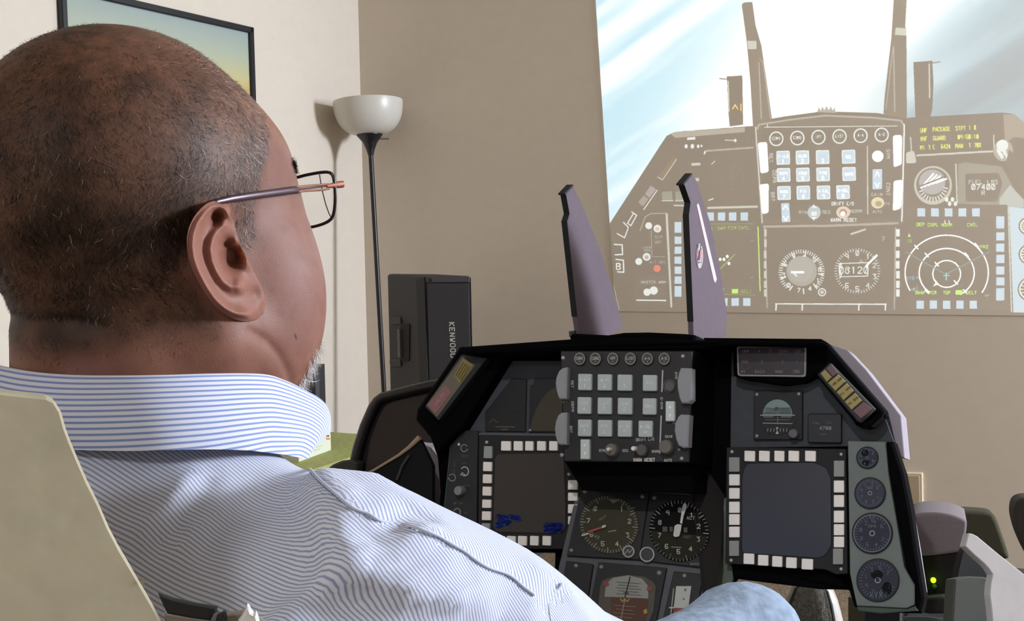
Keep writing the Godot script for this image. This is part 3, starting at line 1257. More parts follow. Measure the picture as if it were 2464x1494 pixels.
	for q in [[1823, 343, 1846, 341, 1850, 414, 1830, 418], [1827, 444, 1850, 441, 1850, 512, 1834, 516], [2148, 326, 2168, 324, 2171, 330, 2170, 396, 2150, 403], [2150, 435, 2170, 432, 2172, 440, 2168, 502, 2148, 508]]:
		fill(p, rounded(q, 6), white)
	# lower centre: two round gauges
	fill(p, [1838, 545, 2160, 540, 2160, 748, 1842, 748], Color(0.06, 0.05, 0.045))
	path(p, [1838, 545, 2000, 543, 2160, 537], 6, grey)
	path(p, [1840, 548, 1846, 740], 4, grey)
	path(p, [2155, 548, 2152, 744], 4, grey)
	path(p, [2048, 563, 2082, 552], 5, mid)
	for y in [560, 585, 612, 637, 661, 684, 705]:
		rect(p, 1838, y - 9, 1845, y + 9, mid)
		rect(p, 2156, y - 9, 2165, y + 9, lite)
	oval(p, 1929, 652, 37, 37, Color(0.46, 0.48, 0.47))
	oval(p, 1926, 649, 30, 30, Color(0.5, 0.52, 0.51))
	ticks(p, 1929, 655, 55, 54, 8, 2.4, lite, 44, PI * 0.75, PI * 2.3)
	ticks(p, 1929, 655, 52, 52, 12, 3.4, lite, 9, 0.1, TAU)
	for i in 10:
		var a := PI * 0.15 + TAU * i / 10.0
		text(p, str((i * 3 + 1) % 10), 1929 + cos(a) * 44, 655 + sin(a) * 44, 10, lite, 0, 2.4)
	path(p, [1905, 655, 1933, 655], 5, white)
	path(p, [1905, 652, 1917, 664], 4, lite)
	ring(p, 1978, 703, 10, 10, 3, lite)
	oval(p, 1978, 703, 5, 5, mid)
	ticks(p, 2063, 652, 55, 54, 6, 2, lite, 50)
	for i in 10:
		var a := -PI / 2 + TAU * i / 10.0
		text(p, str(i), 2063 + cos(a) * 43, 652 + sin(a) * 43, 11, lite, 0, 2.2)
	path(p, [2021, 634, 2021, 666, 2088, 664, 2088, 632, 2021, 634], 2.6, lite)
	text(p, "08120", 2054, 650, 15, lite, 0, 2.6)
	path(p, [2084, 640, 2110, 614], 5, white)
	text(p, "ALT", 2077, 628, 6, lite)
	text(p, "7", 2125, 575, 10, lite)
	path(p, [1866, 731, 2132, 732], 3.4, lite)
	for x in [1868, 1931, 2067, 2131]:
		path(p, [x, 731, x - 1, 746], 4, lite)
	# right: message screen, two small gauges
	fill(p, [2182, 300, 2195, 288, 2410, 276, 2418, 365, 2380, 375, 2200, 378], Color(0.05, 0.045, 0.035))
	fill(p, [2414, 275, 2440, 274, 2520, 340, 2440, 330, 2418, 345], Color(0.42, 0.4, 0.36))
	path(p, [2206, 374, 2388, 364], 5, mid)
	path(p, [2191, 330, 2193, 362], 3.5, mid)
	path(p, [2391, 325, 2392, 362], 3.5, mid)
	fill(p, rounded([2180, 366, 2200, 362, 2206, 392, 2180, 394], 6), mid)
	for w in [["UHF", 2222.5, 313.5, 17.0], ["PACKAGE", 2265, 310.5, 42.0], ["STPT", 2311.5, 308.5, 25.0], ["1", 2333.5, 307, 4.0], ["8", 2346, 306.5, 5.0], ["VHF", 2222.5, 334, 17.0], ["GUARD", 2260, 332, 30.0], ["09:50:10", 2329.5, 329, 51.0],
			["M1", 2220, 355, 12.0], ["3", 2236, 354, 5.0], ["C", 2247, 353.5, 5.0], ["6424", 2275.5, 352.5, 23.0], ["MAN", 2308, 351, 19.0], ["T", 2333.5, 350, 5.0], ["70X", 2352.5, 349, 17.0]]:
		var letters: int = String(w[0]).length()
		text(p, w[0], w[1], w[2], 9.5, yellow, -0.03, 2.2, (w[3] - 1.6) / maxf(letters * 6.0 - 2.0, 4.0) * 6.0 / 9.5)
	oval(p, 2414, 362, 24, 26, grey)
	oval(p, 2412, 350, 14, 14, lite)
	for i in 9:
		oval(p, 2402 + (i * 7) % 26, 362 + (i * 11) % 20, 4, 5, lite)
	fill(p, [2428, 360, 2464, 395, 2464, 460, 2418, 400], Color(0.10, 0.09, 0.08))
	oval(p, 2245, 446, 46, 47, Color(0.6, 0.62, 0.58))
	oval(p, 2245, 444, 40, 40, Color(0.16, 0.15, 0.14))
	oval(p, 2243, 438, 32, 30, Color(0.5, 0.52, 0.55))
	for i in 5:
		path(p, [2216 + i * 9, 452 - i * 3, 2246 + i * 8, 418 + i * 3], 4, white)
	path(p, [2214, 448, 2276, 424], 3, dark)
	ticks(p, 2245, 446, 36, 38, 9, 3, lite, 12, 0.2, PI - 0.2)
	for i in 4:
		oval(p, 2278 + i * 7, 480 + (i % 2) * 10, 4.5, 6, lite)
	fill(p, [2305, 395, 2320, 390, 2410, 400, 2450, 470, 2450, 498, 2305, 490], Color(0.36, 0.38, 0.35))
	fill(p, rounded([2323, 418, 2403, 416, 2412, 440, 2400, 485, 2324, 484], 5), dark)
	text(p, "FUEL LBS", 2366, 438, 9, mid, 0, 2.2)
	text(p, "07400", 2366, 450, 12, lite, 0, 2.6)
	text(p, "R", 2366, 464, 10, lite)
	fill(p, [2405, 478, 2430, 445, 2464, 480, 2464, 500, 2405, 498], Color(0.55, 0.6, 0.6))
	path(p, [2300, 395, 2303, 488], 4, mid)
	# right display with its keys and rings
	fill(p, rounded([2182, 500, 2425, 492, 2432, 748, 2180, 746], 8), Color(0.11, 0.1, 0.09))
	fill(p, rounded([2180, 526, 2390, 524, 2394, 720, 2178, 716], 14), Color(0.05, 0.04, 0.035))
	for i in 5:
		rect(p, 2207 + i * 33, 501, 2226 + i * 33, 521, key)
		rect(p, 2205 + i * 32, 723, 2223 + i * 32, 743, key)
	for y in [535, 569, 596, 623, 651, 677, 708]:
		var big: float = 15.0 if y in [535, 708] else 10.0
		rect(p, 2397, y - big, 2417, y + big, key)
	ring(p, 2278, 656, 102, 92, 3.6, white, PI * 0.84, PI * 2.18, 64)
	ring(p, 2278, 657, 68, 61, 3.6, white, PI * 0.70, PI * 2.34, 64)
	ring(p, 2278, 659, 35, 34, 3.4, white)
	for q in [[2205, 595], [2230, 614], [2254, 636], [2350, 590], [2326, 613], [2302, 637], [2254, 680], [2300, 680], [2230, 702], [2322, 702]]:
		stroke(p, Vector2(q[0] - 4, q[1] - 5), Vector2(q[0] + 4, q[1] + 4), 3.4, white)
	path(p, [2180, 606, 2276, 660, 2381, 605], 3.4, Color(0.2, 0.4, 0.42))
	path(p, [2277, 657, 2277, 674], 3.4, Color(0.35, 0.7, 0.75))
	path(p, [2270, 663, 2284, 663], 3.0, Color(0.35, 0.7, 0.75))
	fill(p, [2244, 690, 2254, 676, 2258, 684], white)
	text(p, "DEP", 2215, 540, 7.5, green, 0, 1.8, 0.9)
	text(p, "DSPL", 2245, 541, 7.5, green, 0, 1.8, 0.9)
	text(p, "NORM", 2278, 541, 7.5, green, 0, 1.8, 0.9)
	text(p, "CNTL", 2340, 541, 7.5, green, 0, 1.8, 0.9)
	path(p, [2273, 530, 2275, 538], 2, white)
	path(p, [2283, 530, 2285, 538], 2, white)
	fill(p, [2184, 570, 2188, 560, 2192, 570], green)
	text(p, "15", 2188, 580, 7, green)
	text(p, "FRZ", 2368, 594, 7, green, 0, 1.8)
	text(p, "270", 2190, 669, 7, Color(0.25, 0.55, 0.6), 0, 1.8)
	text(p, "M", 2208, 668, 7, Color(0.25, 0.55, 0.6), 0, 1.8)
	text(p, "HP", 2198, 696, 6, Color(0.3, 0.6, 0.65), 0, 1.6)
	path(p, [2207, 686, 2207, 702], 1.8, Color(0.3, 0.6, 0.65))
	text(p, "SWAP", 2214, 704, 7, green, 0, 2, 0.9)
	text(p, "FCR", 2244, 704, 7, green, 0, 2, 0.9)
	text(p, "TGP", 2278, 704, 7, green, 0, 2, 0.9)
	rect(p, 2299, 698, 2316, 709, green)
	text(p, "DCLT", 2338, 704, 7, green, 0, 2, 0.9)
	text(p, "NM", 2375, 711, 6, mid)
	# the pale strip of dials at the right edge
	fill(p, [2428, 498, 2720, 520, 2720, 752, 2438, 752], Color(0.62, 0.74, 0.8))
	path(p, [2426, 500, 2434, 750], 4, mid)
	for q in [[2472, 544, 21.0], [2475, 612, 24.0], [2478, 696, 29.0]]:
		oval(p, q[0], q[1], q[2], q[2], dark)
		ring(p, q[0], q[1], q[2] - 3.0, q[2] - 3.0, 4, lite)
		ticks(p, q[0], q[1], q[2] - 8.0, q[2] - 8.0, 6, 3, lite, 14)
	path(p, [1846, 300, 1848, 306], 2, lite)


# ---------------------------------------------------------------- the home-made cockpit front
const SLATE := "484a4d"
const BLACK := "070608"
const KEYC := "e9e2db"


func keys_on(parent: Node3D, pl: Dictionary, off: float, tall: float, list: Array, hex := KEYC) -> void:
	for q in list:
		var xy: Array = q if q.size() == 8 else box_xy(q[0], q[1], q[2], q[3])
		plate("button", parent, mat(hex, 0.75), pl, off + tall, tall + 0.001, rounded(xy, 2.0, 2), 0.0, 0.0006)


func cockpit() -> void:
	var p0 := plane(1600, 1000, 1.5, YAW, 13.0)
	var foot := on(p0, 1600, 1300)
	foot.y = 0.0
	var t := thing("cockpit_mockup", foot, "home-made black cockpit panel with displays, keypad, dials and two upright sight posts", "cockpit")
	var black := mat(BLACK, 0.9, 0.0, 0.15)
	var slate := grainy(SLATE, 0.8, 14.0, 0.0, 0.08, 41, 0.3)
	# backing board: the whole outline
	plate("backing_board", t, black, p0, 0.0, 0.03, [1105, 835, 1385, 815, 1500, 806, 1660, 812, 1975, 815, 1988, 822, 2128, 985, 2146, 1058, 2176, 1140, 2194, 1232, 2208, 1330, 2226, 1440, 2218, 1476, 2108, 1474, 2056, 1460, 2043, 1420,
		1765, 1392, 1745, 1420, 1742, 1494, 1330, 1494, 1335, 1330, 1160, 1330, 1050, 1300, 1058, 1180, 1052, 1100, 1035, 1052, 1000, 1010, 1003, 985], 0.0, 0.002)
	# lilac-grey foam skin along the right flank and on the left
	plate("side_skin", t, mat("968d99", 0.75), p0, -0.028, 0.05, [1980, 822, 2040, 842, 2085, 890, 2168, 1000, 2177, 1102, 2164, 1100, 2140, 1050, 2120, 985], 0.0, 0.001)
	plate("side_skin", t, mat("aaa2ae", 0.7), p0, -0.004, 0.006, [2188, 1188, 2200, 1240, 2214, 1320, 2230, 1425, 2224, 1436, 2205, 1330, 2190, 1232], 0.0, 0.001)
	plate("side_skin", t, mat("6f6666", 0.75), p0, -0.02, 0.05, [1006, 1062, 1034, 1076, 1060, 1112, 1060, 1230, 1020, 1212, 994, 1194], 0.0, 0.001)
	# glareshield: the ledge that stands out over the instruments
	plate("glareshield", t, black, p0, 0.07, 0.068, [1109, 838, 1385, 822, 1500, 812, 1665, 818, 1972, 822, 1978, 825, 1966, 828, 1760, 825, 1664, 842, 1350, 842, 1215, 846, 1122, 850], 0.0, 0.002)
	plate("sight_base", t, black, p0, 0.05, 0.10, [1370, 806, 1386, 802, 1462, 806, 1500, 800, 1560, 799, 1650, 803, 1672, 806, 1676, 826, 1372, 828], 0.0, 0.003)
	var tab := Geo.new()
	tab.tube(pp(p0, 0.052, [1375, 808, 1372, 801, 1384, 800]), 0.003, 8)
	obj(tab, "clip", mat("2b2a28", 0.5), t)
	# slanted right and left edge bars of the hood
	plate("hood_edge", t, black, p0, 0.03, 0.03, [1976, 818, 1990, 824, 2126, 986, 2132, 1000, 2080, 1030, 2062, 1022, 1938, 872, 1950, 840], 0.0, 0.003)
	plate("hood_edge", t, black, p0, 0.03, 0.03, [1105, 836, 1235, 846, 1212, 866, 1110, 1030, 1086, 1050, 1052, 1090, 1034, 1052, 1001, 1008, 1004, 986], 0.0, 0.003)
	posts(t, p0)
	left_side(t, p0, slate, black)
	keypad(t, p0, black)
	right_side(t, p0, slate, black)
	pedestal(t, p0, slate, black)
	# legs that carry the panel
	for x in [1090.0, 2130.0]:
		var g := Geo.new()
		var a := on(p0, x, 1290, -0.05)
		g.box(Vector3(a.x, a.y / 2, a.z), RT * 0.02, Vector3.UP * (a.y / 2 - 0.001), FH * 0.02, 0.002)
		obj(g, "support_leg", mat("1b1a1a", 0.8), t)


func posts(t: Node3D, p0: Dictionary) -> void:
	var lilac := grainy("63565f", 0.75, 10.0, 0.0, 0.06, 51, 0.3)
	var fronts := [[1396, 806], [1668, 812]]
	var outl := [[1361, 465, 1378, 447, 1396, 482, 1420, 540, 1444, 599, 1472, 690, 1498.4, 780, 1498, 792, 1458, 812, 1396, 812, 1388.5, 761.6, 1364, 532.6, 1370, 514.5],
		[1645.6, 442, 1664, 420, 1674, 431, 1691, 480, 1709, 535, 1731, 640, 1749.6, 751, 1745, 822, 1669.5, 822, 1668, 773.6, 1657, 518, 1661, 487]]
	for k in 2:
		var g := Geo.new()
		var o := on(p0, fronts[k][0], fronts[k][1], 0.045)
		var pl := plane_n(o, RT)
		var pts := pp(pl, 0.0, outl[k])
		g.slab(pts, RT, 0.0068, 0.0003)
		var post := obj(g, "sight_post", lilac, t)
		# the raw black edge of the foam board, a strip of tape along the front and the top
		g = Geo.new()
		var m := pts.size()
		for i in [m - 1, m - 2, m - 3]:
			var a := pts[i]
			var b := pts[(i + 1) % m]
			var e := (b - a).normalized()
			var outw := e.cross(RT).normalized()
			if outw.dot(-FH) < 0.0:
				outw = -outw
			g.slab(PackedVector3Array([a + outw * 0.0006 + RT * 0.0004, b + outw * 0.0006 + RT * 0.0004, b + outw * 0.0006 - RT * 0.0074, a + outw * 0.0006 - RT * 0.0074]), outw, 0.001)
		var a2 := pts[0]
		var b2 := pts[1]
		var up2 := (b2 - a2).cross(RT).normalized()
		if up2.y < 0.0:
			up2 = -up2
		var over := (a2 - b2).normalized() * 0.004
		g.slab(PackedVector3Array([a2 + over + up2 * 0.002 + RT * 0.001, b2 + up2 * 0.002 + RT * 0.001, b2 + up2 * 0.002 - RT * 0.0085, a2 + over + up2 * 0.002 - RT * 0.0085]), up2, 0.0026, 0.0005)
		obj(g, "black_edge", mat("0a090a", 0.8), post)
		if k == 1:
			g = Geo.new()
			g.slab(pp(pl, 0.0006, [1677, 494, 1680.5, 489, 1683.5, 497, 1725, 671, 1722, 681, 1718, 676]), RT, 0.0008, 0.0002)
			obj(g, "stripe", mat("c9b6bd", 0.7), post)
			var ink := Ink.new(self, pl, 0.0007)
			oval(ink, 1683.5, 616, 8, 29.5, Color("d9d2d6"), 28)
			var ink2 := Ink.new(self, pl, 0.0011)
			oval(ink2, 1683.5, 615, 5.2, 22, Color("b9aab2"), 24)
			ring(ink2, 1683.5, 616, 6.6, 26.5, 0.9, Color("6d5d68"))
			var ink3 := Ink.new(self, pl, 0.0015)
			fill(ink3, [1681, 604, 1685.5, 600, 1686, 616, 1684, 628, 1682, 622], Color("a3464e"))
			path(ink3, [1680, 626, 1683, 608, 1687, 596], 1.6, Color("3a3038"))
			path(ink3, [1681, 632, 1686, 630], 1.6, Color("3a3038"))
			text(ink3, "17", 1683.5, 592, 6, Color("3a3038"))
			ink.g.v.append_array(PackedVector3Array())
			var em := obj(ink.g, "emblem", ink_material(), post)
			obj(ink2.g, "emblem_field", ink_material(), post)
			obj(ink3.g, "emblem_figure", ink_material(), post)
			em.set_meta("label", "white oval emblem with a red figure")


func left_side(t: Node3D, p0: Dictionary, slate: Material, black: Material) -> void:
	plate("slate_panel", t, slate, p0, 0.004, 0.004, [1112, 1036, 1214, 868, 1360, 868, 1360, 1056, 1112, 1054])
	# two dark windows
	var w1 := plate("window_print", t, mat("0c0b0d", 0.65), p0, 0.0065, 0.003, [1167, 991, 1176, 981, 1232, 910, 1267, 913, 1264, 1039, 1167, 1038])
	var ink := Ink.new(self, p0, 0.0071)
	path(ink, [1178, 1018, 1186, 1008, 1196, 1016], 3, Color("5b4636"))
	text(ink, "REL", 1245, 975, 6, Color("2c4436"))
	text(ink, "CMDS", 1226, 1012, 5, Color("2c4436"))
	text(ink, "RWR", 1246, 990, 5, Color("234034"))
	path(ink, [1193, 1027, 1238, 1027], 3, Color("5a544e"))
	path(ink, [1207, 1033, 1222, 1033], 3, Color("5a544e"))
	obj(ink.g, "lettering", ink_material(), w1)
	var w2 := plate("window_print", t, mat("0c0b0d", 0.65), p0, 0.0065, 0.003, [1286, 910, 1358, 910, 1358, 1040, 1272, 1040, 1275, 929, 1282, 926])
	ink = Ink.new(self, p0, 0.0071)
	fill(ink, [1358, 920, 1336, 931, 1318, 943, 1303, 962, 1290, 985, 1281, 1008, 1275, 1036, 1358, 1038], Color("474338"))
	obj(ink.g, "dial_print", ink_material(), w2)
	screw(t, p0, 0.0072, 1275.5, 1035, 3.5)
	# the thin slate rail above the display
	plate("rail", t, mat("54575a", 0.8), p0, 0.009, 0.004, [1150, 1041, 1345, 1044, 1345, 1050, 1150, 1048])
	# the slanted warning-light block
	var eb := plate("warning_light_block", t, mat("17171a", 0.7), p0, 0.045, 0.016, [1110, 853, 1172, 861, 1148, 892, 1055, 1012, 1022, 978], 3)
	plate("label_strip", eb, mat("5d564a", 0.7), p0, 0.0462, 0.0015, [1112, 858, 1143, 879, 1051, 1004, 1025, 976])
	plate("red_light", eb, mat("7d5557", 0.6), p0, 0.0470, 0.0012, [1071, 925, 1088, 942, 1048, 997, 1028, 974])
	plate("amber_light", eb, mat("7a6b3a", 0.6), p0, 0.0470, 0.0012, [1114, 862, 1139, 878, 1105, 924, 1092, 906])
	ink = Ink.new(self, p0, 0.0475)
	for i in 4:
		var f := i / 3.0
		path(ink, [1097 + 4 * i, 904 + 4 * i, 1115 + 5 * i, 872 + 3 * i], 1.6, Color("4d4420"))
	text(ink, "FIRE", 1061, 955, 6, Color("a88487"), -0.95)
	text(ink, "ENG", 1052, 968, 6, Color("a88487"), -0.95)
	obj(ink.g, "lettering", ink_material(), eb)
	# left console strip with rotary marks
	var sp := plate("switch_plate", t, mat("1d1d1f", 0.7), p0, 0.012, 0.012, [1089, 1033, 1150, 1037, 1146, 1318, 1064, 1302, 1067, 1232], 2)
	ink = Ink.new(self, p0, 0.0125)
	var wh := Color("85837f")
	ring(ink, 1117, 1078, 9, 9.5, 2.2, wh, 0.2, TAU - 0.5)
	ring(ink, 1118, 1134, 10.5, 12, 2.6, Color("a9a7a3"), -2.6, 2.4)
	path(ink, [1108, 1143, 1112, 1137, 1121, 1144], 2, Color("a9a7a3"))
	ring(ink, 1088, 1149, 9, 9.5, 2.2, wh, -2.6, 2.9)
	oval(ink, 1079, 1150, 1.6, 1.6, wh)
	ring(ink, 1100, 1232, 9, 10, 2.4, wh, -2.8, 2.0)
	oval(ink, 1104, 1069, 3, 3.4, Color("c9c5bc"))
	text(ink, "GND JETT", 1093, 1125, 4, Color("5d5b58"), -1.5)
	text(ink, "UHF", 1118, 1115, 4, Color("5d5b58"))
	text(ink, "IDENT", 1117, 1097, 4, Color("5d5b58"))
	text(ink, "RF SW", 1102, 1211, 4.4, Color("6d6b68"))
	text(ink, "LASER", 1121, 1168, 4, Color("5d5b58"))
	text(ink, "ON", 1121, 1234, 4, Color("5d5b58"))
	path(ink, [1087, 1040, 1068, 1230], 1.4, Color("4c5a5c"))
	obj(ink.g, "lettering", ink_material(), sp)
	knob("knob", sp, mat("77767a", 0.6), p0, 0.012, 1111, 1181, 10.5, 0.012)
	# left display
	var md := plate("display_unit", t, mat("111011", 0.75), p0, 0.02, 0.02, [1152, 1046, 1365, 1050, 1400, 1100, 1396, 1322, 1150, 1318], 3)
	var scr := mat("2c2724", 0.28, 0.0, 0.5)
	plate("screen", md, scr, p0, 0.0215, 0.003, [1198, 1091, 1345, 1089, 1358, 1100, 1362, 1268, 1350, 1284, 1196, 1280, 1186, 1268, 1190, 1101], 4)
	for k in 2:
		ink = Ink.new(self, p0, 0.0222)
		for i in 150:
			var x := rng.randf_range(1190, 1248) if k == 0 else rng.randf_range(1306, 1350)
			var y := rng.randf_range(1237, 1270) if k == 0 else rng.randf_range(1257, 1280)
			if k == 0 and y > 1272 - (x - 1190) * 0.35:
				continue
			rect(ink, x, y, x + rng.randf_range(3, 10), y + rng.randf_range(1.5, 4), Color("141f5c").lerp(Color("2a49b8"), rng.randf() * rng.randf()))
		var bp := obj(ink.g, "painted_blue_reflection", ink_material(), md)  # blue patches paint the projector's reflection on the screen
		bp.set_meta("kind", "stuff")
	var l := []
	for q in [[1205.5, 1228.3], [1235.6, 1256.7], [1263.4, 1282.8], [1291.9, 1312.6], [1321, 1341]]:
		l.append([q[0], 1061, q[1], 1061.5, q[1], 1084.5, q[0] - 0.5, 1084])
	for q in [[1111, 1134], [1141, 1163], [1170.5, 1193], [1201.7, 1222.4], [1230, 1252]]:
		var s: float = (q[0] - 1073.0) / 212.0 * -5.0
		l.append([1163 + s, q[0], 1184 + s, q[0] + 0.5, 1183.5 + s, q[1], 1162.5 + s, q[1] - 0.5])
	for q in [[1155, 1178], [1185, 1205], [1213, 1235], [1242, 1262]]:
		l.append([1366.5, q[0], 1390, q[0], 1389, q[1], 1366, q[1]])
	for q in [[1193, 1213], [1219, 1240], [1245.7, 1266.8], [1275, 1295], [1305, 1325]]:
		l.append([q[0], 1289, q[1], 1290, q[1] - 0.5, 1313, q[0] - 0.5, 1312])
	keys_on(md, p0, 0.02, 0.0035, l)
	keys_on(md, p0, 0.02, 0.0035, [[1164, 1073, 1184, 1073.5, 1183.5, 1103, 1163, 1102.5], [1158.5, 1258.6, 1178.5, 1259, 1178, 1285, 1158, 1284.5]], "8d9290")
	for q in [[1171, 1064], [1351, 1094], [1369, 1141]]:
		screw(md, p0, 0.0205, q[0], q[1], 4.2, "a8a39c")


func keypad(t: Node3D, p0: Dictionary, black: Material) -> void:
	var d := 0.10
	var pk := {"o": p0.o + p0.n * d, "n": p0.n, "u": p0.u, "v": p0.v}
	var box := plate("keypad_box", t, black, pk, -0.004, d - 0.004, [1348, 842, 1667, 842, 1661, 1114, 1356, 1112], 2)
	plate("keypad_underside_shade", t, black, pk, -0.03, d - 0.03, [1357, 1108, 1662, 1108, 1668, 1186, 1400, 1180, 1385, 1150], 2)  # black slab stands in for the shadow under the keypad box
	var fc := plate("keypad", t, mat("1f1d1e", 0.7), pk, 0.0, 0.004, [1349, 845, 1665, 845, 1657, 1112, 1357, 1110], 3, 0.0012)
	for q in [[1355, 861], [1643, 857], [1352, 1095], [1640, 1103]]:
		screw(fc, pk, 0.0, q[0], q[1], 5.0, "9a9794")
	var ink := Ink.new(self, pk, 0.0009)
	var wh := Color("aaa7a4")
	# six round mode buttons
	var nm := ["COM1", "COM2", "IFF", "LIST", "A-A", "A-G"]
	var xs := [1394.5, 1432.4, 1474.3, 1516.5, 1557.5, 1598.0]
	for i in 6:
		var b := disc("round_button", fc, mat("363435", 0.6), pk, 0.004, 0.0045, xs[i], 863.0, 13.5, 15.0, 0.001, 28)
		var k := Ink.new(self, pk, 0.0045)
		ring(k, xs[i], 863.0, 13.0, 14.5, 2.2, Color("8b877f"))
		text(k, nm[i], xs[i], 862.0, 6.0, Color("a5a29c"), 0, 1.5, 0.75)
		stroke(k, Vector2(xs[i], 868), Vector2(xs[i], 872), 1.5, Color("8b877f"))
		obj(k.g, "button_print", ink_material(), b)
	# the square keys
	var labels := [[["T-ILS", "1"], ["ALOW", "2"], ["", "3"], ["RCL", ""]], [["STPT", "4"], ["CRUS", "5"], ["TIME", "6"], ["ENTR", ""]], [["MARK", "7"], ["FIX", "8"], ["A-CAL", "9"], ["M-SEL", "0"]]]
	var cols := [[[1390.5, 1423.5], [1437.5, 1471.8], [1485.3, 1520.4], [1546.3, 1580.6]], [[1389, 1422], [1437.5, 1471.5], [1486, 1521], [1546, 1579]], [[1390, 1422.5], [1438, 1472], [1486, 1520], [1536, 1570]]]
	var rows := [[899.0, 939.0], [955.0, 996.0], [1009.0, 1050.0]]
	for r in 3:
		for c in 4:
			var x0: float = cols[r][c][0]
			var x1: float = cols[r][c][1]
			var y0: float = rows[r][0] + c * 0.9
			var y1: float = rows[r][1] + c * 0.6
			var kb := plate("key", fc, mat("a4aba8", 0.6), pk, 0.005, 0.0055, rounded([x0, y0, x1, y0 + 0.4, x1 - 0.6, y1, x0 - 0.4, y1 - 0.4], 3, 2), 0.0, 0.0009)
			var k := Ink.new(self, pk, 0.0054)
			var kx := (x0 + x1) / 2
			var ky := (y0 + y1) / 2
			var two: bool = labels[r][c][1] != ""
			text(k, labels[r][c][0], kx, ky - (5.0 if two else 0.0), 6.5, Color("d2d6d2"), 0, 1.5, 0.8)
			text(k, labels[r][c][1], kx, ky + 8, 8.5, Color("d2d6d2"), 0, 1.9)
			if k.g.v.size():
				obj(k.g, "key_print", ink_material(), kb)
	# rockers
	for q in [[1396, 1057, 1418, 1105], [1601, 965, 1623, 1013.5]]:
		var rk := plate("rocker", fc, mat("b9c0bb", 0.6), pk, 0.006, 0.0065, rounded(box_xy(q[0], q[1], q[2], q[3]), 2, 2), 0.0, 0.001)
		var k := Ink.new(self, pk, 0.0064)
		var mx: float = (q[0] + q[2]) / 2
		fill(k, [mx, q[1] + 9, mx + 3, q[1] + 17, mx - 3, q[1] + 17], Color("e4e6e2"))
		fill(k, [mx, q[3] - 9, mx + 3, q[3] - 17, mx - 3, q[3] - 17], Color("e4e6e2"))
		obj(k.g, "rocker_print", ink_material(), rk)
	disc("round_button", fc, mat("4c4846", 0.6), pk, 0.004, 0.0045, 1610.6, 929, 12.5, 13.5, 0.001, 28)
	ring(ink, 1610.6, 929, 15, 16, 1.6, Color("6c6860"))
	# small turning knobs with levers
	for q in [[1477, 1083, 15.0, "5f5b54", 0.012], [1549, 1083.5, 14.0, "4c4543", 0.010], [1608.6, 1076, 17.0, "5a554e", 0.014]]:
		knob("knob", fc, mat(q[3], 0.5), pk, 0.0, q[0], q[1], q[2], q[4])
	knob("lever_tip", fc, mat("d7d3cc", 0.5), pk, 0.006, 1531, 1080, 5.5, 0.012)
	knob("lever_tip", fc, mat("c9c4b8", 0.5), pk, 0.006, 1473, 1082, 4.5, 0.014)
	# printed lines and words
	path(ink, [1594.6, 891.5, 1592.5, 942], 3.4, wh)
	path(ink, [1591, 1001, 1587.5, 1090], 3.4, wh)
	text(ink, "D-SYM", 1592, 970, 4.8, wh, PI / 2, 1.6, 1.2)
	text(ink, "RET", 1377, 924, 5, wh, PI / 2, 1.4, 1.2)
	text(ink, "DEPR", 1378, 978, 5, wh, PI / 2, 1.4, 1.3)
	text(ink, "BRT", 1374, 1033, 5, wh, PI / 2, 1.4, 1.2)
	text(ink, "SYM", 1627, 903, 4.8, wh, PI / 2, 1.6, 1.2)
	text(ink, "C", 1622, 1018, 4.8, wh, PI / 2, 1.4, 1.0)
	text(ink, "OFF", 1360, 967, 5.5, Color("8b8664"))
	text(ink, "DRIFT C/O", 1552, 1057, 6.5, wh, -0.05, 1.6, 0.75)
	text(ink, "RTN", 1449, 1084, 5.5, wh, 0, 1.5, 0.9)
	text(ink, "SEQ", 1504, 1084, 5.5, wh, 0, 1.5, 0.9)
	text(ink, "NORM", 1578, 1086, 5.5, wh, 0, 1.5, 0.9)
	text(ink, "WARN RESET", 1550, 1106, 7.0, Color("c5c2be"), 0, 2.0, 0.75)
	text(ink, "AUTO", 1607, 1107, 6.0, wh, 0, 1.6, 0.8)
	text(ink, "GAIN", 1609, 1050, 5.5, wh, 0, 1.5, 0.8)
	text(ink, "M", 1634, 1082, 5.5, wh)
	obj(ink.g, "lettering", ink_material(), fc)
	# four thumb wheels at the sides, half out of the face
	var wl := [[1365, 883, 1352, 886, 1344, 893, 1338, 908, 1336, 922, 1338, 938, 1342, 953, 1346, 960, 1363, 960], [1364, 992, 1350, 993, 1342, 1000, 1336, 1016, 1334, 1032, 1336, 1050, 1341, 1066, 1346, 1070, 1363, 1070],
		[1664, 886, 1664, 962, 1656, 970, 1640, 970, 1634, 956, 1630, 935, 1629, 915, 1633, 896, 1638, 885], [1659, 998, 1655, 1076, 1644, 1078, 1632, 1072, 1626, 1056, 1622.6, 1036, 1624, 1018, 1632, 1002, 1638, 997]]
	for q in wl:
		plate("thumb_wheel", fc, mat("838386", 0.65), pk, 0.010, 0.016, q, 0.0, 0.0015)


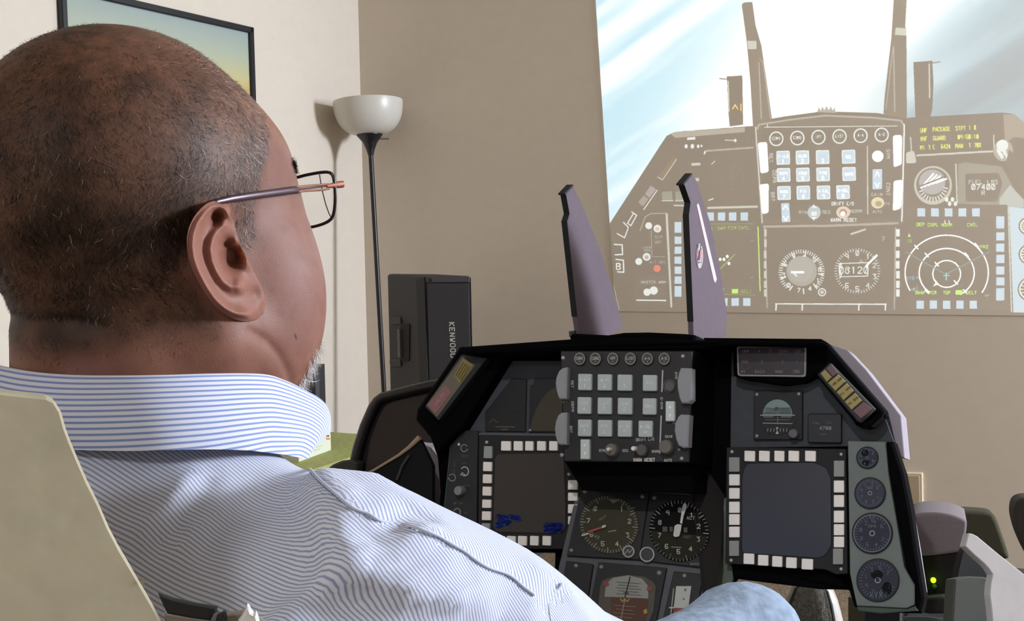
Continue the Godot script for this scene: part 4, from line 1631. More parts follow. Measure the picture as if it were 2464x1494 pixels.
func right_side(t: Node3D, p0: Dictionary, slate: Material, black: Material) -> void:
	plate("slate_panel", t, slate, p0, 0.004, 0.004, [1760, 826, 1950, 826, 2060, 1022, 2080, 1032, 2128, 1000, 2152, 1064, 2036, 1074, 1757, 1078])
	# message display with its rounded hood
	plate("display_hood", t, black, p0, 0.03, 0.028, [1762, 826, 1966, 826, 1966, 900, 1935, 918, 1880, 925, 1790, 912, 1764, 904], 6, 0.003)
	var dd := plate("message_display", t, mat("8d8a85", 0.4, 0.3), p0, 0.034, 0.006, [1772, 832, 1940, 832, 1939, 907, 1774, 905], 8, 0.0008)
	plate("screen", dd, mat("26212b", 0.3), p0, 0.0346, 0.003, [1776, 836, 1936, 836, 1935, 903, 1778, 901], 6, 0.0004)
	var ink := Ink.new(self, p0, 0.0352)
	var pk := Color("8a747c")
	var dim := Color("5c5058")
	ring(ink, 1795, 857, 11, 8, 1.4, dim)
	ring(ink, 1795, 881, 11, 8, 1.4, dim)
	text(ink, "UHF", 1795, 845, 6, pk, 0, 1.3)
	text(ink, "VHF", 1793, 870, 6, pk, 0, 1.3)
	text(ink, "M1", 1789, 894, 6, pk, 0, 1.3)
	text(ink, "4", 1827, 845, 6, Color("96604a"), 0, 1.4)
	text(ink, "3", 1853, 845, 6, Color("96604a"), 0, 1.4)
	text(ink, "STPT", 1886, 846, 6, pk, 0, 1.3)
	text(ink, "127", 1918, 846, 6, pk, 0, 1.3)
	text(ink, "Y", 1834, 871, 7, pk, 0, 1.3)
	text(ink, "F", 1884, 871, 7, Color("96604a"), 0, 1.3)
	text(ink, ":", 1918, 871, 7, pk, 0, 1.3)
	text(ink, "6424", 1828, 894, 6, pk, 0, 1.3)
	text(ink, "MAN", 1874, 894, 6, pk, 0, 1.3)
	text(ink, "70X", 1916, 894, 6, pk, 0, 1.3)
	obj(ink.g, "screen_print", ink_material(), dd)
	# attitude dial
	var ad := plate("attitude_indicator", t, mat("0c0b0d", 0.65), p0, 0.009, 0.005, [1814, 940, 1931, 940, 1931, 1058, 1813, 1058], 3)
	for q in [[1821, 949], [1922, 948], [1821, 1049]]:
		screw(ad, p0, 0.0092, q[0], q[1], 4.8, "8f8d90")
	ink = Ink.new(self, p0, 0.0098)
	oval(ink, 1871, 998, 35.5, 37, Color("7f8f8e"), 30, PI, TAU)
	fill(ink, [1841, 980, 1901, 980, 1906, 997, 1836, 997], Color("8c9291"))
	path(ink, [1830, 999, 1912, 999], 2.2, Color("a5a7a5"))
	for i in 4:
		path(ink, [1842, 983 + i * 4, 1866, 983 + i * 4], 1.4, Color("5d6866"))
		path(ink, [1876, 983 + i * 4, 1900, 983 + i * 4], 1.4, Color("5d6866"))
	path(ink, [1838, 1003, 1860, 1003], 2.6, Color("77777a"))
	path(ink, [1880, 1003, 1904, 1003], 2.6, Color("77777a"))
	path(ink, [1842, 1010, 1900, 1010], 1.8, Color("68686b"))
	path(ink, [1836, 1018, 1906, 1019], 2.2, Color("8f8f92"))
	path(ink, [1871, 1003, 1871, 1020], 1.6, Color("77777a"))
	oval(ink, 1869, 984, 5, 6, Color("56625f"))
	for i in 7:
		path(ink, [1848 + i * 7.5, 1031, 1846 + i * 7.8, 1038], 1.8, Color("8d8d90"))
	fill(ink, [1867, 1028, 1873, 1028, 1870, 1036, 1874, 1044, 1866, 1044, 1870, 1036], Color("b9b7ae"))
	ring(ink, 1871, 998, 47, 48, 0.8, Color("2d2e32"), 0.25, PI - 0.25)
	obj(ink.g, "dial_print", ink_material(), ad)
	knob("knob", ad, mat("55545a", 0.6), p0, 0.009, 1912, 1044, 12.0, 0.010)
	# fuel counter
	var fu := plate("fuel_counter", t, mat("131416", 0.6), p0, 0.010, 0.006, [1943, 995, 2025, 995, 2025, 1066, 1943, 1065], 6, 0.001)
	ink = Ink.new(self, p0, 0.0106)
	text(ink, "FUEL", 1965, 1018, 4.6, Color("63646a"), 0, 1.2)
	text(ink, "LBS", 1996, 1017, 4.6, Color("63646a"), 0, 1.2)
	text(ink, "4700", 1986, 1030, 7.5, Color("8b8c90"), 0, 1.7)
	path(ink, [1974, 1045, 1988, 1045], 2.4, Color("595a5e"))
	obj(ink.g, "lettering", ink_material(), fu)
	# slanted warning lights on the right
	var x := func(a: float) -> float: return 1720.0 + a / 4.669
	var y := func(a: float) -> float: return 800.0 + a / 4.669
	var m := func(a: Array) -> Array:
		var o := []
		for i in range(0, a.size(), 2):
			o.append(x.call(a[i]))
			o.append(y.call(a[i + 1]))
		return o
	var eb := plate("warning_light_block", t, mat("26282b", 0.7), p0, 0.048, 0.02, m.call([1150, 470, 1290, 335, 1790, 850, 1640, 1010, 1600, 1000]), 3, 0.002)
	plate("amber_light", eb, mat("8f7f4e", 0.6), p0, 0.0505, 0.003, m.call([1185, 458, 1238, 412, 1316, 500, 1258, 556]))
	plate("amber_light", eb, mat("94844f", 0.6), p0, 0.0505, 0.003, m.call([1270, 566, 1386, 466, 1470, 550, 1352, 656]))
	plate("amber_light", eb, mat("94844f", 0.6), p0, 0.0505, 0.003, m.call([1364, 668, 1480, 566, 1560, 656, 1446, 762]))
	plate("amber_light", eb, mat("94844f", 0.6), p0, 0.0505, 0.003, m.call([1456, 776, 1575, 676, 1655, 766, 1536, 868]))
	plate("red_light", eb, mat("5f474c", 0.6), p0, 0.0505, 0.003, m.call([1248, 402, 1310, 350, 1388, 455, 1324, 500]))
	plate("red_light", eb, mat("674a4d", 0.6), p0, 0.0505, 0.003, m.call([1548, 880, 1668, 778, 1772, 860, 1640, 968]))
	ink = Ink.new(self, p0, 0.0511)
	var words := [["ENG", "FIRE", 1368.0, 556.0], ["HYD", "OIL", 1462.0, 660.0], ["DUAL", "FC", 1554.0, 768.0]]
	for w in words:
		text(ink, w[0], x.call(w[2] + 34.0), y.call(w[3] - 30.0), 4.4, Color("5d5233"), -0.72, 1.1)
		text(ink, w[1], x.call(w[2] - 34.0), y.call(w[3] + 28.0), 4.4, Color("5d5233"), -0.72, 1.1)
	obj(ink.g, "lettering", ink_material(), eb)
	plate("block_end", t, black, p0, 0.040, 0.038, [2070, 1022, 2128, 990, 2120, 1004, 2096, 1026, 2080, 1030], 0.0, 0.001)
	# right display
	plate("display_shelf", t, black, p0, 0.012, 0.03, [1760, 1352, 1985, 1366, 2012, 1380, 2043, 1419, 1975, 1418, 1764, 1392], 3, 0.002)
	var md := plate("display_unit", t, mat("0f0e10", 0.75), p0, 0.024, 0.02, [1748, 1076, 2036, 1080, 2040, 1380, 2012, 1382, 1985, 1370, 1745, 1356], 3)
	plate("screen", md, mat("27282f", 0.3, 0.0, 0.5), p0, 0.0252, 0.003, [1799, 1114, 1960, 1112, 1988, 1125, 2000, 1150, 2001, 1312, 1988, 1335, 1968, 1343, 1930, 1340, 1788, 1331, 1784, 1320, 1785, 1150, 1790, 1126], 6)
	var l := []
	for q in [[1791, 1816.5], [1826, 1851.6], [1863, 1887], [1897, 1922.5], [1937, 1963]]:
		l.append([q[0], 1084, q[1], 1085, q[1] - 0.4, 1110.5, q[0] - 0.2, 1109.5])
	for q in [[1141, 1168], [1174, 1200], [1207, 1234], [1237, 1263], [1267, 1293]]:
		l.append(box_xy(1753.8, q[0], 1779, q[1]))
	for q in [[1156, 1185], [1191, 1220], [1228.5, 1257.5], [1261, 1288], [1291, 1317]]:
		l.append(box_xy(2006, q[0], 2031, q[1]))
	for q in [[1789, 1814.4, 1331], [1823.7, 1848.4, 1334.5], [1858, 1882, 1337.5], [1891.4, 1916.7, 1340.5], [1929, 1956, 1344]]:
		l.append([q[0], q[2], q[1], q[2] + 1.4, q[1] - 0.4, q[2] + 27, q[0] - 0.6, q[2] + 25.6])
	keys_on(md, p0, 0.024, 0.0035, l)
	keys_on(md, p0, 0.024, 0.0035, [box_xy(1753.5, 1100, 1779, 1135), box_xy(1754, 1301, 1777.5, 1338), box_xy(2006, 1108, 2031.5, 1147), box_xy(2004, 1319.5, 2028.5, 1358)], "8a8b87")
	for q in [[1761, 1087], [2024, 1093], [1759, 1348], [2024, 1369]]:
		screw(md, p0, 0.0245, q[0], q[1], 4.6, "a8a6a2")
	# the grey-green plate with four engine dials
	var ep := plate("engine_plate", t, grainy("717874", 0.75, 14.0, 0.0, 0.06, 61, 0.3), p0, 0.032, 0.012, [2040, 1061, 2131, 1063, 2138, 1141, 2156, 1246, 2176, 1365, 2201, 1409, 2201, 1455, 2182, 1464, 2062, 1458, 2045, 1380], 2, 0.001)
	var dials := [[2086.6, 1101.0, 26.7], [2093.3, 1186.4, 38.0], [2098.6, 1283.0, 49.5], [2112.0, 1396.0, 52.0]]
	for k in 4:
		var q: Array = dials[k]
		var r: float = q[2]
		var dl := disc("engine_dial", ep, mat("1c1d20", 0.6), p0, 0.035, 0.004, q[0], q[1], r, r * 1.01, 0.0012, 40)
		ink = Ink.new(self, p0, 0.0356)
		oval(ink, q[0], q[1], r * 0.9, r * 0.91, Color("383a44") if k != 1 else Color("40424d"))
		var ik2 := Ink.new(self, p0, 0.0361)
		var c := Color("6a6f7a")
		ring(ik2, q[0], q[1], r * 0.14, r * 0.14, r * 0.045, Color("8f9299"))
		ticks(ik2, q[0], q[1], r * 0.84, r * 0.85, r * 0.12, 1.3, c, 30, 0.4, 0.4 + TAU * 0.86)
		for i in 8:
			var a := 0.5 + TAU * 0.82 * i / 7.0
			text(ik2, str((i * 2 + k) % 10), q[0] + cos(a) * r * 0.58, q[1] + sin(a) * r * 0.58, r * 0.17, c, 0, 1.2)
		text(ik2, ["OIL", "NOZ", "RPM", "FTIT"][k], q[0], q[1] - r * 0.34, r * 0.13, c, 0, 1.1)
		if k == 2:
			ring(ik2, q[0], q[1], r * 0.9, r * 0.91, 1.4, Color("8b8d90"))
			path(ik2, [q[0] - r * 0.1, q[1] - r * 0.85, q[0], q[1] - r * 0.55, q[0] + r * 0.1, q[1] - r * 0.85], 1.4, c)
		if k == 3:
			var ik0 := Color("15161a")
			oval(ik2, q[0] - 2, q[1] - 14, 15, 11, ik0, 16)
			oval(ik2, q[0] + 22, q[1] + 20, 12, 16, ik0, 16)
			for i in 4:
				path(ik2, [q[0] - 18 + i * 11, q[1] + 28, q[0] - 15 + i * 11, q[1] + 40, q[0] - 12 + i * 11, q[1] + 28], 1.6, c)
		if k == 0:
			oval(ik2, q[0] - 5, q[1] - 12, 9, 8, Color("1a1b1f"), 14)
			oval(ik2, q[0] - 2, q[1] + 13, 10, 7, Color("1a1b1f"), 14)
			ring(ik2, q[0], q[1], r * 0.14, r * 0.14, r * 0.045, Color("8f9299"))
		obj(ink.g, "dial_face", ink_material(), dl)
		obj(ik2.g, "dial_print", ink_material(), dl)
	# thick dark flank right of the dials
	plate("hood_edge", t, black, p0, 0.034, 0.034, [2133, 1062, 2150, 1064, 2174, 1140, 2192, 1232, 2206, 1330, 2224, 1440, 2216, 1474, 2196, 1472, 2204, 1458, 2204, 1408, 2179, 1364, 2159, 1246, 2141, 1141], 0.0, 0.003)
	plate("lower_lip", t, mat("3d4a40", 0.8), p0, 0.036, 0.03, [2062, 1460, 2182, 1466, 2202, 1458, 2210, 1470, 2120, 1476, 2066, 1470], 0.0, 0.001)


func pedestal(t: Node3D, p0: Dictionary, slate: Material, black: Material) -> void:
	var top := on(p0, 1540, 1176, 0.015)
	var pd := plane_n(top, (p0.n * cos(deg_to_rad(17.0)) + p0.v * sin(deg_to_rad(17.0)) * (1.0 if p0.v.y > 0.0 else -1.0)))
	plate("pedestal_panel", t, grainy("5c5d60", 0.8, 14.0, 0.0, 0.08, 71, 0.3), pd, 0.0, 0.03, [1391, 1166, 1672, 1188, 1692, 1300, 1700, 1432, 1704, 1530, 1320, 1530, 1345, 1360], 0.0, 0.001)
	var a := plate("airspeed_indicator", t, mat("0c0b0d", 0.65), pd, 0.004, 0.0045, [1399, 1172, 1562, 1185, 1538, 1347, 1363, 1337], 2)
	for q in [[1408, 1182], [1546, 1194], [1375, 1324]]:
		screw(a, pd, 0.0045, q[0], q[1], 5.5, "77746f")
	var cx := 1465.5
	var cy := 1262.0
	var skew := func(u: float, v: float) -> Vector2: return Vector2(cx + u - v * 0.05, cy + v + u * 0.10)
	var ink := Ink.new(self, pd, 0.0049)
	var f := PackedVector2Array()
	for i in 44:
		f.append(skew.call(cos(TAU * i / 44) * 71.0, sin(TAU * i / 44) * 69.5))
	ink.poly(f, Color("3e3b31"))
	var face := obj(ink.g, "dial_face", ink_material(), a)
	ink = Ink.new(self, pd, 0.0054)
	var c := Color("8d8b80")
	for i in 60:
		if i > 44 and i < 48:
			continue
		var an := TAU * i / 60.0
		var ln := 12.0 if i % 5 == 0 else 6.5
		stroke(ink, skew.call(cos(an) * 69.0, sin(an) * 67.5), skew.call(cos(an) * (69.0 - ln), sin(an) * (67.5 - ln)), 1.5 if i % 5 else 2.2, c)
	for i in 8:
		var an := -2.35 - TAU * 0.78 * i / 7.0
		var q: Vector2 = skew.call(cos(an) * 50, sin(an) * 49)
		text(ink, str(8 - i), q.x, q.y, 10, Color("a9a698"), 0, 2.2)
	fill(ink, [1463, 1200, 1490, 1202, 1476, 1212], Color("77746a"))
	path(ink, [1511, 1224, 1526, 1222], 4, Color("5d7044"))
	path(ink, [1427, 1226, 1437, 1220], 4, Color("5d7044"))
	stroke(ink, Vector2(1464, 1279), Vector2(1482, 1276), 3.2, Color("7d7a6c"))
	text(ink, "MACH", 1450, 1246, 5, Color("7d7a6c"), -0.6)
	text(ink, "IAS", 1434, 1290, 6.5, Color("8d8b80"), 0.5)
	obj(ink.g, "dial_print", ink_material(), a)
	var g := Geo.new()
	g.slab(pp(pd, 0.0075, [1414, 1283, 1415, 1277, 1450, 1266, 1451, 1270]), pd.n, 0.001)
	obj(g, "red_needle", mat("933f3a", 0.6), a)
	g = Geo.new()
	g.slab(pp(pd, 0.0085, [1448, 1265, 1457, 1262, 1458, 1267, 1449, 1271]), pd.n, 0.0015)
	g.slab(pp(pd, 0.0072, [1399, 1290, 1400, 1286, 1416, 1281, 1417, 1285]), pd.n, 0.001)
	obj(g, "needle_tip", mat("b5b1a6", 0.6), a)
	for q in [[1512.5, 1327.0, 14.5], [1557.0, 1334.0, 18.0]]:
		var gb := Geo.new()
		var pts := PackedVector3Array()
		for i in 28:
			pts.append(on(pd, q[0] + cos(TAU * i / 28) * (q[2] - 1.6), q[1] + sin(TAU * i / 28) * (q[2] - 1.6) * 1.02, 0.006))
		gb.tube(pts, 0.0011, 8, true)
		obj(gb, "bezel_ring", mat("9b9993", 0.5), a)
	var kk := disc("knob_print", a, mat("333035", 0.6), pd, 0.0056, 0.002, 1512.5, 1327, 12)
	var ki := Ink.new(self, pd, 0.0061)
	path(ki, [1504, 1332, 1511, 1322, 1514, 1330, 1521, 1322], 2.4, Color("8f8d90"))
	obj(ki.g, "knob_mark", ink_material(), kk)
	disc("knob_print", a, mat("2b2a2c", 0.6), pd, 0.0056, 0.002, 1557, 1334, 15)
	# altimeter
	var al := plate("altimeter", t, mat("0c0b0d", 0.65), pd, 0.004, 0.0045, [1564, 1186, 1672, 1193, 1700, 1367, 1538, 1348], 2)
	screw(al, pd, 0.0045, 1575, 1197, 5.5, "77746f")
	ink = Ink.new(self, pd, 0.0049)
	cx = 1626.0
	cy = 1277.0
	var sk := func(u: float, v: float) -> Vector2: return Vector2(1634.0 + u - v * 0.03, 1277.0 + v + u * 0.1)
	f = PackedVector2Array()
	for i in 44:
		f.append(sk.call(cos(TAU * i / 44) * 72.0, sin(TAU * i / 44) * 74.0))
	ink.poly(f, Color("100f10"))
	obj(ink.g, "dial_face", ink_material(), al)
	ink = Ink.new(self, pd, 0.0054)
	f = PackedVector2Array()
	for i in 23:
		f.append(sk.call(cos(PI * i / 22) * 67.0, 6 + sin(PI * i / 22) * 64.0))
	ink.poly(f, Color("29271f"))
	for i in 50:
		var an := TAU * i / 50.0
		var ln := 12.0 if i % 5 == 0 else 6.5
		stroke(ink, sk.call(cos(an) * 70.5, sin(an) * 72.5), sk.call(cos(an) * (70.5 - ln), sin(an) * (72.5 - ln)), 1.6 if i % 5 else 2.3, Color("8f8b84"))
	obj(ink.g, "dial_print", ink_material(), al)
	ink = Ink.new(self, pd, 0.0058)
	for i in 10:
		var an := -PI / 2 + TAU * i / 10.0
		var q: Vector2 = sk.call(cos(an) * 49, sin(an) * 50)
		text(ink, str(i), q.x, q.y, 10, Color("a9a59c"), 0, 2.2)
	text(ink, "ALT", 1662, 1246, 7, Color("8f8b84"), 0, 1.6)
	rect(ink, 1594, 1267, 1606, 1279, Color("55524c"))
	rect(ink, 1611, 1267, 1619, 1279, Color("55524c"))
	rect(ink, 1645, 1269, 1654, 1281, Color("55524c"))
	path(ink, [1616, 1316, 1638, 1317], 3, Color("6f6b64"))
	text(ink, "FEET", 1654, 1292, 5, Color("6f6b64"))
	text(ink, "BARO", 1672, 1357, 5.5, Color("7f7b76"))
	obj(ink.g, "numerals", ink_material(), al)
	g = Geo.new()
	g.slab(pp(pd, 0.0085, [1636, 1258, 1642, 1218, 1646, 1210, 1651, 1212, 1652, 1220, 1645, 1240, 1641, 1260]), pd.n, 0.0012)
	g.slab(pp(pd, 0.0095, [1623, 1265, 1630, 1261, 1640, 1262, 1638, 1276, 1634, 1290, 1624, 1292, 1620, 1288]), pd.n, 0.0014)
	obj(g, "hand", mat("b8b3ab", 0.6), al)
	# lower row: a small plate, the attitude ball, the strip gauge
	plate("small_gauge_plate", t, mat("0c0b0d", 0.65), pd, 0.004, 0.0045, [1362, 1349, 1427, 1357, 1400, 1530, 1330, 1530], 2)
	screw(t, pd, 0.0045, 1386, 1361, 5.5, "77746f")
	var hi := plate("attitude_ball", t, mat("0c0b0d", 0.65), pd, 0.004, 0.0045, [1440, 1352, 1604, 1366, 1572, 1530, 1404, 1530], 2)
	screw(hi, pd, 0.0045, 1447, 1364, 5.5, "77746f")
	screw(hi, pd, 0.0045, 1586, 1378, 6.5, "77746f")
	ink = Ink.new(self, pd, 0.0049)
	fill(ink, [1444, 1412, 1450, 1396, 1470, 1389, 1512, 1383, 1550, 1387, 1572, 1400, 1578, 1412, 1572, 1470, 1560, 1500, 1548, 1530, 1436, 1530, 1436, 1500], Color("55504a"))
	obj(ink.g, "dial_face", ink_material(), hi)
	ink = Ink.new(self, pd, 0.0054)
	fill(ink, [1455, 1430, 1458, 1404, 1475, 1390, 1512, 1384, 1545, 1392, 1560, 1410, 1560, 1440, 1500, 1437, 1455, 1436], Color("8a8982"))
	fill(ink, [1470, 1436, 1560, 1442, 1556, 1480, 1544, 1530, 1460, 1530, 1470, 1480], Color("59403a"))
	obj(ink.g, "ball_print", ink_material(), hi)
	ink = Ink.new(self, pd, 0.0059)
	fill(ink, [1450, 1400, 1462, 1396, 1466, 1408, 1456, 1412], Color("7d4b47"))
	fill(ink, [1558, 1410, 1570, 1412, 1566, 1422, 1556, 1420], Color("7d4b47"))
	path(ink, [1516, 1388, 1504, 1436], 2.2, Color("1b1a19"))
	path(ink, [1504, 1440, 1492, 1500], 2.2, Color("8f8578"))
	path(ink, [1493, 1440, 1497, 1448, 1503, 1441, 1509, 1448, 1514, 1441], 2.6, Color("a3894a"))
	for i in 5:
		path(ink, [1484 + i % 2 * 5, 1400 + i * 7, 1542 - i % 2 * 6, 1404 + i * 7], 1.3, Color("5a5a56"))
	for i in 5:
		path(ink, [1478 - i + i % 2 * 6, 1456 + i * 9, 1530 - i - i % 2 * 6, 1460 + i * 9], 1.4, Color("877468"))
	text(ink, "360", 1506, 1427, 4.5, Color("3a3a38"))
	fill(ink, [1548, 1468, 1556, 1464, 1558, 1474, 1550, 1478], Color("9c8442"))
	obj(ink.g, "dial_marks", ink_material(), hi)
	var st := plate("strip_gauge", t, mat("0c0b0d", 0.65), pd, 0.004, 0.0045, [1621, 1374, 1692, 1381, 1668, 1530, 1585, 1530], 2)
	screw(st, pd, 0.0045, 1647, 1385, 6, "77746f")
	ink = Ink.new(self, pd, 0.0051)
	fill(ink, [1627, 1410, 1663.5, 1410, 1656, 1464, 1621, 1462], Color("a8aaa3"))
	fill(ink, [1621, 1462, 1656, 1464, 1650, 1494, 1617, 1492], Color("7d4a44"))
	path(ink, [1621, 1416, 1613, 1490], 3.0, Color("8f8b84"))
	obj(ink.g, "strip_print", ink_material(), st)
	ink = Ink.new(self, pd, 0.0056)
	text(ink, "8", 1649, 1419, 5, Color("3a3a3a"))
	text(ink, "4", 1645, 1441, 5, Color("3a3a3a"))
	path(ink, [1611, 1462, 1621, 1462], 3, Color("b5b1a6"))
	obj(ink.g, "strip_marks", ink_material(), st)
	# the dark cheek that closes the pedestal on the right, and the green edge behind it
	var ck := plane_n(on(p0, 1740, 1200, 0.0), RT)
	g = Geo.new()
	var r2 := on(pd, 1668.5, 1179, 0.006)
	var r3 := on(pd, 1686, 1300, 0.006)
	var q2 := on(p0, 1744, 1203, 0.002)
	var cp := plane_n(r2, (r3 - r2).cross(q2 - r2))
	var r1 := on(cp, 1662, 1100)
	var r4 := on(cp, 1698, 1436)
	var q1 := on(cp, 1742, 1100)
	var q3 := on(cp, 1733, 1349)
	var q4 := on(cp, 1716, 1428)
	var strip := [[r1, q1], [r2, q2], [r3, q3], [r4, q4]]
	for i in 3:
		g.quad(strip[i][0], strip[i][1], strip[i + 1][1], strip[i + 1][0], RT)
		g.quad(strip[i][0] - RT * 0.004, strip[i][1] - RT * 0.004, strip[i + 1][1] - RT * 0.004, strip[i + 1][0] - RT * 0.004, -RT)
	obj(g, "pedestal_cheek", mat("231f1e", 0.85, 0.0, 0.3), t)
	plate("green_edge", t, mat("5d6658", 0.8), p0, 0.008, 0.006, [1742, 1200, 1753, 1192, 1758, 1330, 1764, 1392, 1742, 1432, 1712, 1436, 1728, 1360], 0.0, 0.001)
	# the column below
	g = Geo.new()
	var c0 := on(pd, 1520, 1400, -0.06)
	g.box(Vector3(c0.x, c0.y / 2 - 0.03, c0.z), RT * 0.06, Vector3.UP * (c0.y / 2 - 0.031), FH * 0.04, 0.003)
	obj(g, "column", mat("1b1a1a", 0.8), t)


# ---------------------------------------------------------------- the things beside and behind the cockpit
func cushion(called: String, parent: Node3D, m: Material, pl: Dictionary, off: float, th: float, xy: Array, r: float, puff: float) -> void:
	var g := Geo.new()
	var o := rounded(xy, r, 6)
	g.pillow(pp(pl, off, o), pl.n, th, puff)
	obj(g, called, m, parent)


func side_things() -> void:
	# black chair behind the left end of the cockpit
	var pc := plane(940, 1040, 2.25, 20.0, 8.0)
	var c0 := on(pc, 960, 1300)
	c0.y = 0
	var t := thing("black_chair", c0, "black chair with a rounded backrest behind the left end of the cockpit", "chair")
	var out := [842, 1135, 852, 1090, 868, 1040, 890, 985, 902, 962, 918, 949, 960, 938, 1035, 920, 1130, 912, 1150, 930, 1150, 1120, 1010, 1200, 900, 1180]
	plate("backrest", t, mat("232022", 0.75), pc, -0.012, 0.02, out, 10, 0.004)
	var g := Geo.new()
	g.tube(pp(pc, 0.0, [846, 1180, 852, 1120, 862, 1076, 878, 1026, 898, 980, 908, 966, 920, 957, 960, 946, 1035, 928, 1120, 918, 1160, 930]), 0.0105, 12)
	g.smooth()
	obj(g, "frame_tube", mat("171518", 0.35), t)
	plate("back_panel", t, grainy("4a4342", 0.85, 60.0, 0.03, 0.12, 81, 0.25), pc, 0.002, 0.008, [874, 1150, 890, 1060, 910, 1005, 926, 976, 945, 966, 1040, 944, 1110, 940, 1100, 1150, 1000, 1180], 8, 0.002)
	g = Geo.new()
	g.box(on(pc, 985, 1200, -0.0) + Vector3.DOWN * 0.1, RT * 0.2, Vector3.UP * 0.03, FH * 0.2, 0.01)
	obj(g, "seat", mat("1d1b1d", 0.8), t)
	var sc := on(pc, 985, 1200) + Vector3.DOWN * 0.13
	for i in 4:
		g = Geo.new()
		var sx := 0.17 if i % 2 else -0.17
		var sz := 0.17 if i < 2 else -0.17
		var p := sc + RT * sx + FH * sz
		g.tube(PackedVector3Array([p, Vector3(p.x, 0.0, p.z)]), 0.012, 8)
		obj(g, "leg", mat("171518", 0.4, 0.3), t)
	plate("armrest", t, mat("2b2f2c", 0.6), pc, 0.03, 0.03, [786, 1128, 800, 1117, 822, 1108, 845, 1106, 858, 1114, 856, 1150, 800, 1150], 4, 0.004)
	# the black board with a tan edge that leans against the panel's left end
	var pb := plane(950, 1140, 1.62, 20.0, 10.0)
	var b := thing("side_board", on(pb, 960, 1300), "dark board with a thin tan upper edge leaning left of the cockpit panel", "board")
	plate("board", b, mat("111013", 0.85, 0.0, 0.3), pb, 0.0, 0.01, [1010, 1058, 1040, 1120, 1040, 1320, 830, 1320, 860, 1160, 884, 1140, 930, 1114, 960, 1097, 985, 1078])
	g = Geo.new()
	g.tube(pp(pb, 0.002, [868, 1147, 900, 1131, 930, 1113, 960, 1095, 985, 1076, 1010, 1052]), PackedFloat32Array([0.002, 0.002, 0.002, 0.0024, 0.003, 0.004]), 8)
	obj(g, "tan_edge", mat("8c7760", 0.7), b)
	g = Geo.new()
	g.tube(pp(pb, 0.003, [955, 1155, 968, 1120, 985, 1095]), 0.0022, 8)
	obj(g, "fold", mat("2a2725", 0.7), b)
	var lowb := Geo.new()
	var fb := on(pb, 940, 1310, -0.006)
	lowb.box(Vector3(fb.x, fb.y / 2, fb.z), RT * 0.05, Vector3.UP * (fb.y / 2 - 0.001), FH * 0.004, 0.001)
	obj(lowb, "prop", mat("111013", 0.85), b)

	# right of the panel: the rounded grey box with its light
	var sx := func(a: Array) -> Array:
		var o := []
		for i in range(0, a.size(), 2):
			o.append(2160.0 + a[i] / 4.757)
			o.append(1180.0 + a[i + 1] / 4.757)
		return o
	var pd := plane(2260, 1320, 1.72, 20.0, 6.0)
	var df := on(pd, 2260, 1475)
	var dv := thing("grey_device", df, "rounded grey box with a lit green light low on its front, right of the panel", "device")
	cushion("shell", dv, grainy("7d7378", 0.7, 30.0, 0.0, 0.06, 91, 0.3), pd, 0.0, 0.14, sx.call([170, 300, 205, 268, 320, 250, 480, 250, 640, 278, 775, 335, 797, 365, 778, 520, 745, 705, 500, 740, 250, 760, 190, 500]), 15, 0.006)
	cushion("base", dv, mat("1c1918", 0.7, 0.0, 0.3), pd, -0.006, 0.13, sx.call([200, 735, 500, 725, 745, 695, 705, 850, 660, 960, 605, 1130, 560, 1230, 560, 1300, 300, 1300, 240, 1000]), 12, 0.004)  # base and foot near-black: shade on the box's lower half, painted in
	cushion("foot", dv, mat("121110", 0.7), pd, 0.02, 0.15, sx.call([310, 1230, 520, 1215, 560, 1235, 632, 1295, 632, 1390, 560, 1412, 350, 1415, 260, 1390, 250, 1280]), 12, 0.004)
	var lc := on(pd, 2160 + 408 / 4.757, 1180 + 1030 / 4.757, 0.001)
	g = Geo.new()
	g.lathe(lc, pd.n, PackedVector2Array([Vector2(0, 0.004), Vector2(0.0025, 0.0036), Vector2(0.0036, 0.002), Vector2(0.004, -0.004)]), 14)
	g.smooth()
	var lm := StandardMaterial3D.new()
	lm.albedo_color = Color("c9e040")
	lm.emission_enabled = true
	lm.emission = Color(0.75, 1.0, 0.08)
	lm.emission_energy_multiplier = 1.6
	obj(g, "led_lamp", lm, dv)
	var lg := OmniLight3D.new()
	lg.name = "led_light"
	lg.position = lc + pd.n * 0.008
	lg.light_color = Color(0.6, 1.0, 0.1)
	lg.light_energy = 0.00012
	lg.light_size = 0.003
	lg.omni_range = 2.0
	lg.shadow_enabled = true
	add_child(lg)
	g = Geo.new()
	g.lathe(on(pd, 2160 + 422 / 4.757, 1180 + 1100 / 4.757, 0.0), pd.n, PackedVector2Array([Vector2(0, 0.002), Vector2(0.003, 0.001), Vector2(0.0035, -0.004)]), 12)
	obj(g, "button", mat("3a5a1c", 0.5), dv)
	g = Geo.new()
	g.box(Vector3(df.x, df.y / 2 - 0.0115, df.z) + FH * 0.08 + RT * 0.0, RT * 0.05, Vector3.UP * (df.y / 2 - 0.012), FH * 0.05, 0.002)
	tag(obj(g, "device_stand", mat("201f1e", 0.8)), "dark stand under the grey device right of the panel", "stand")

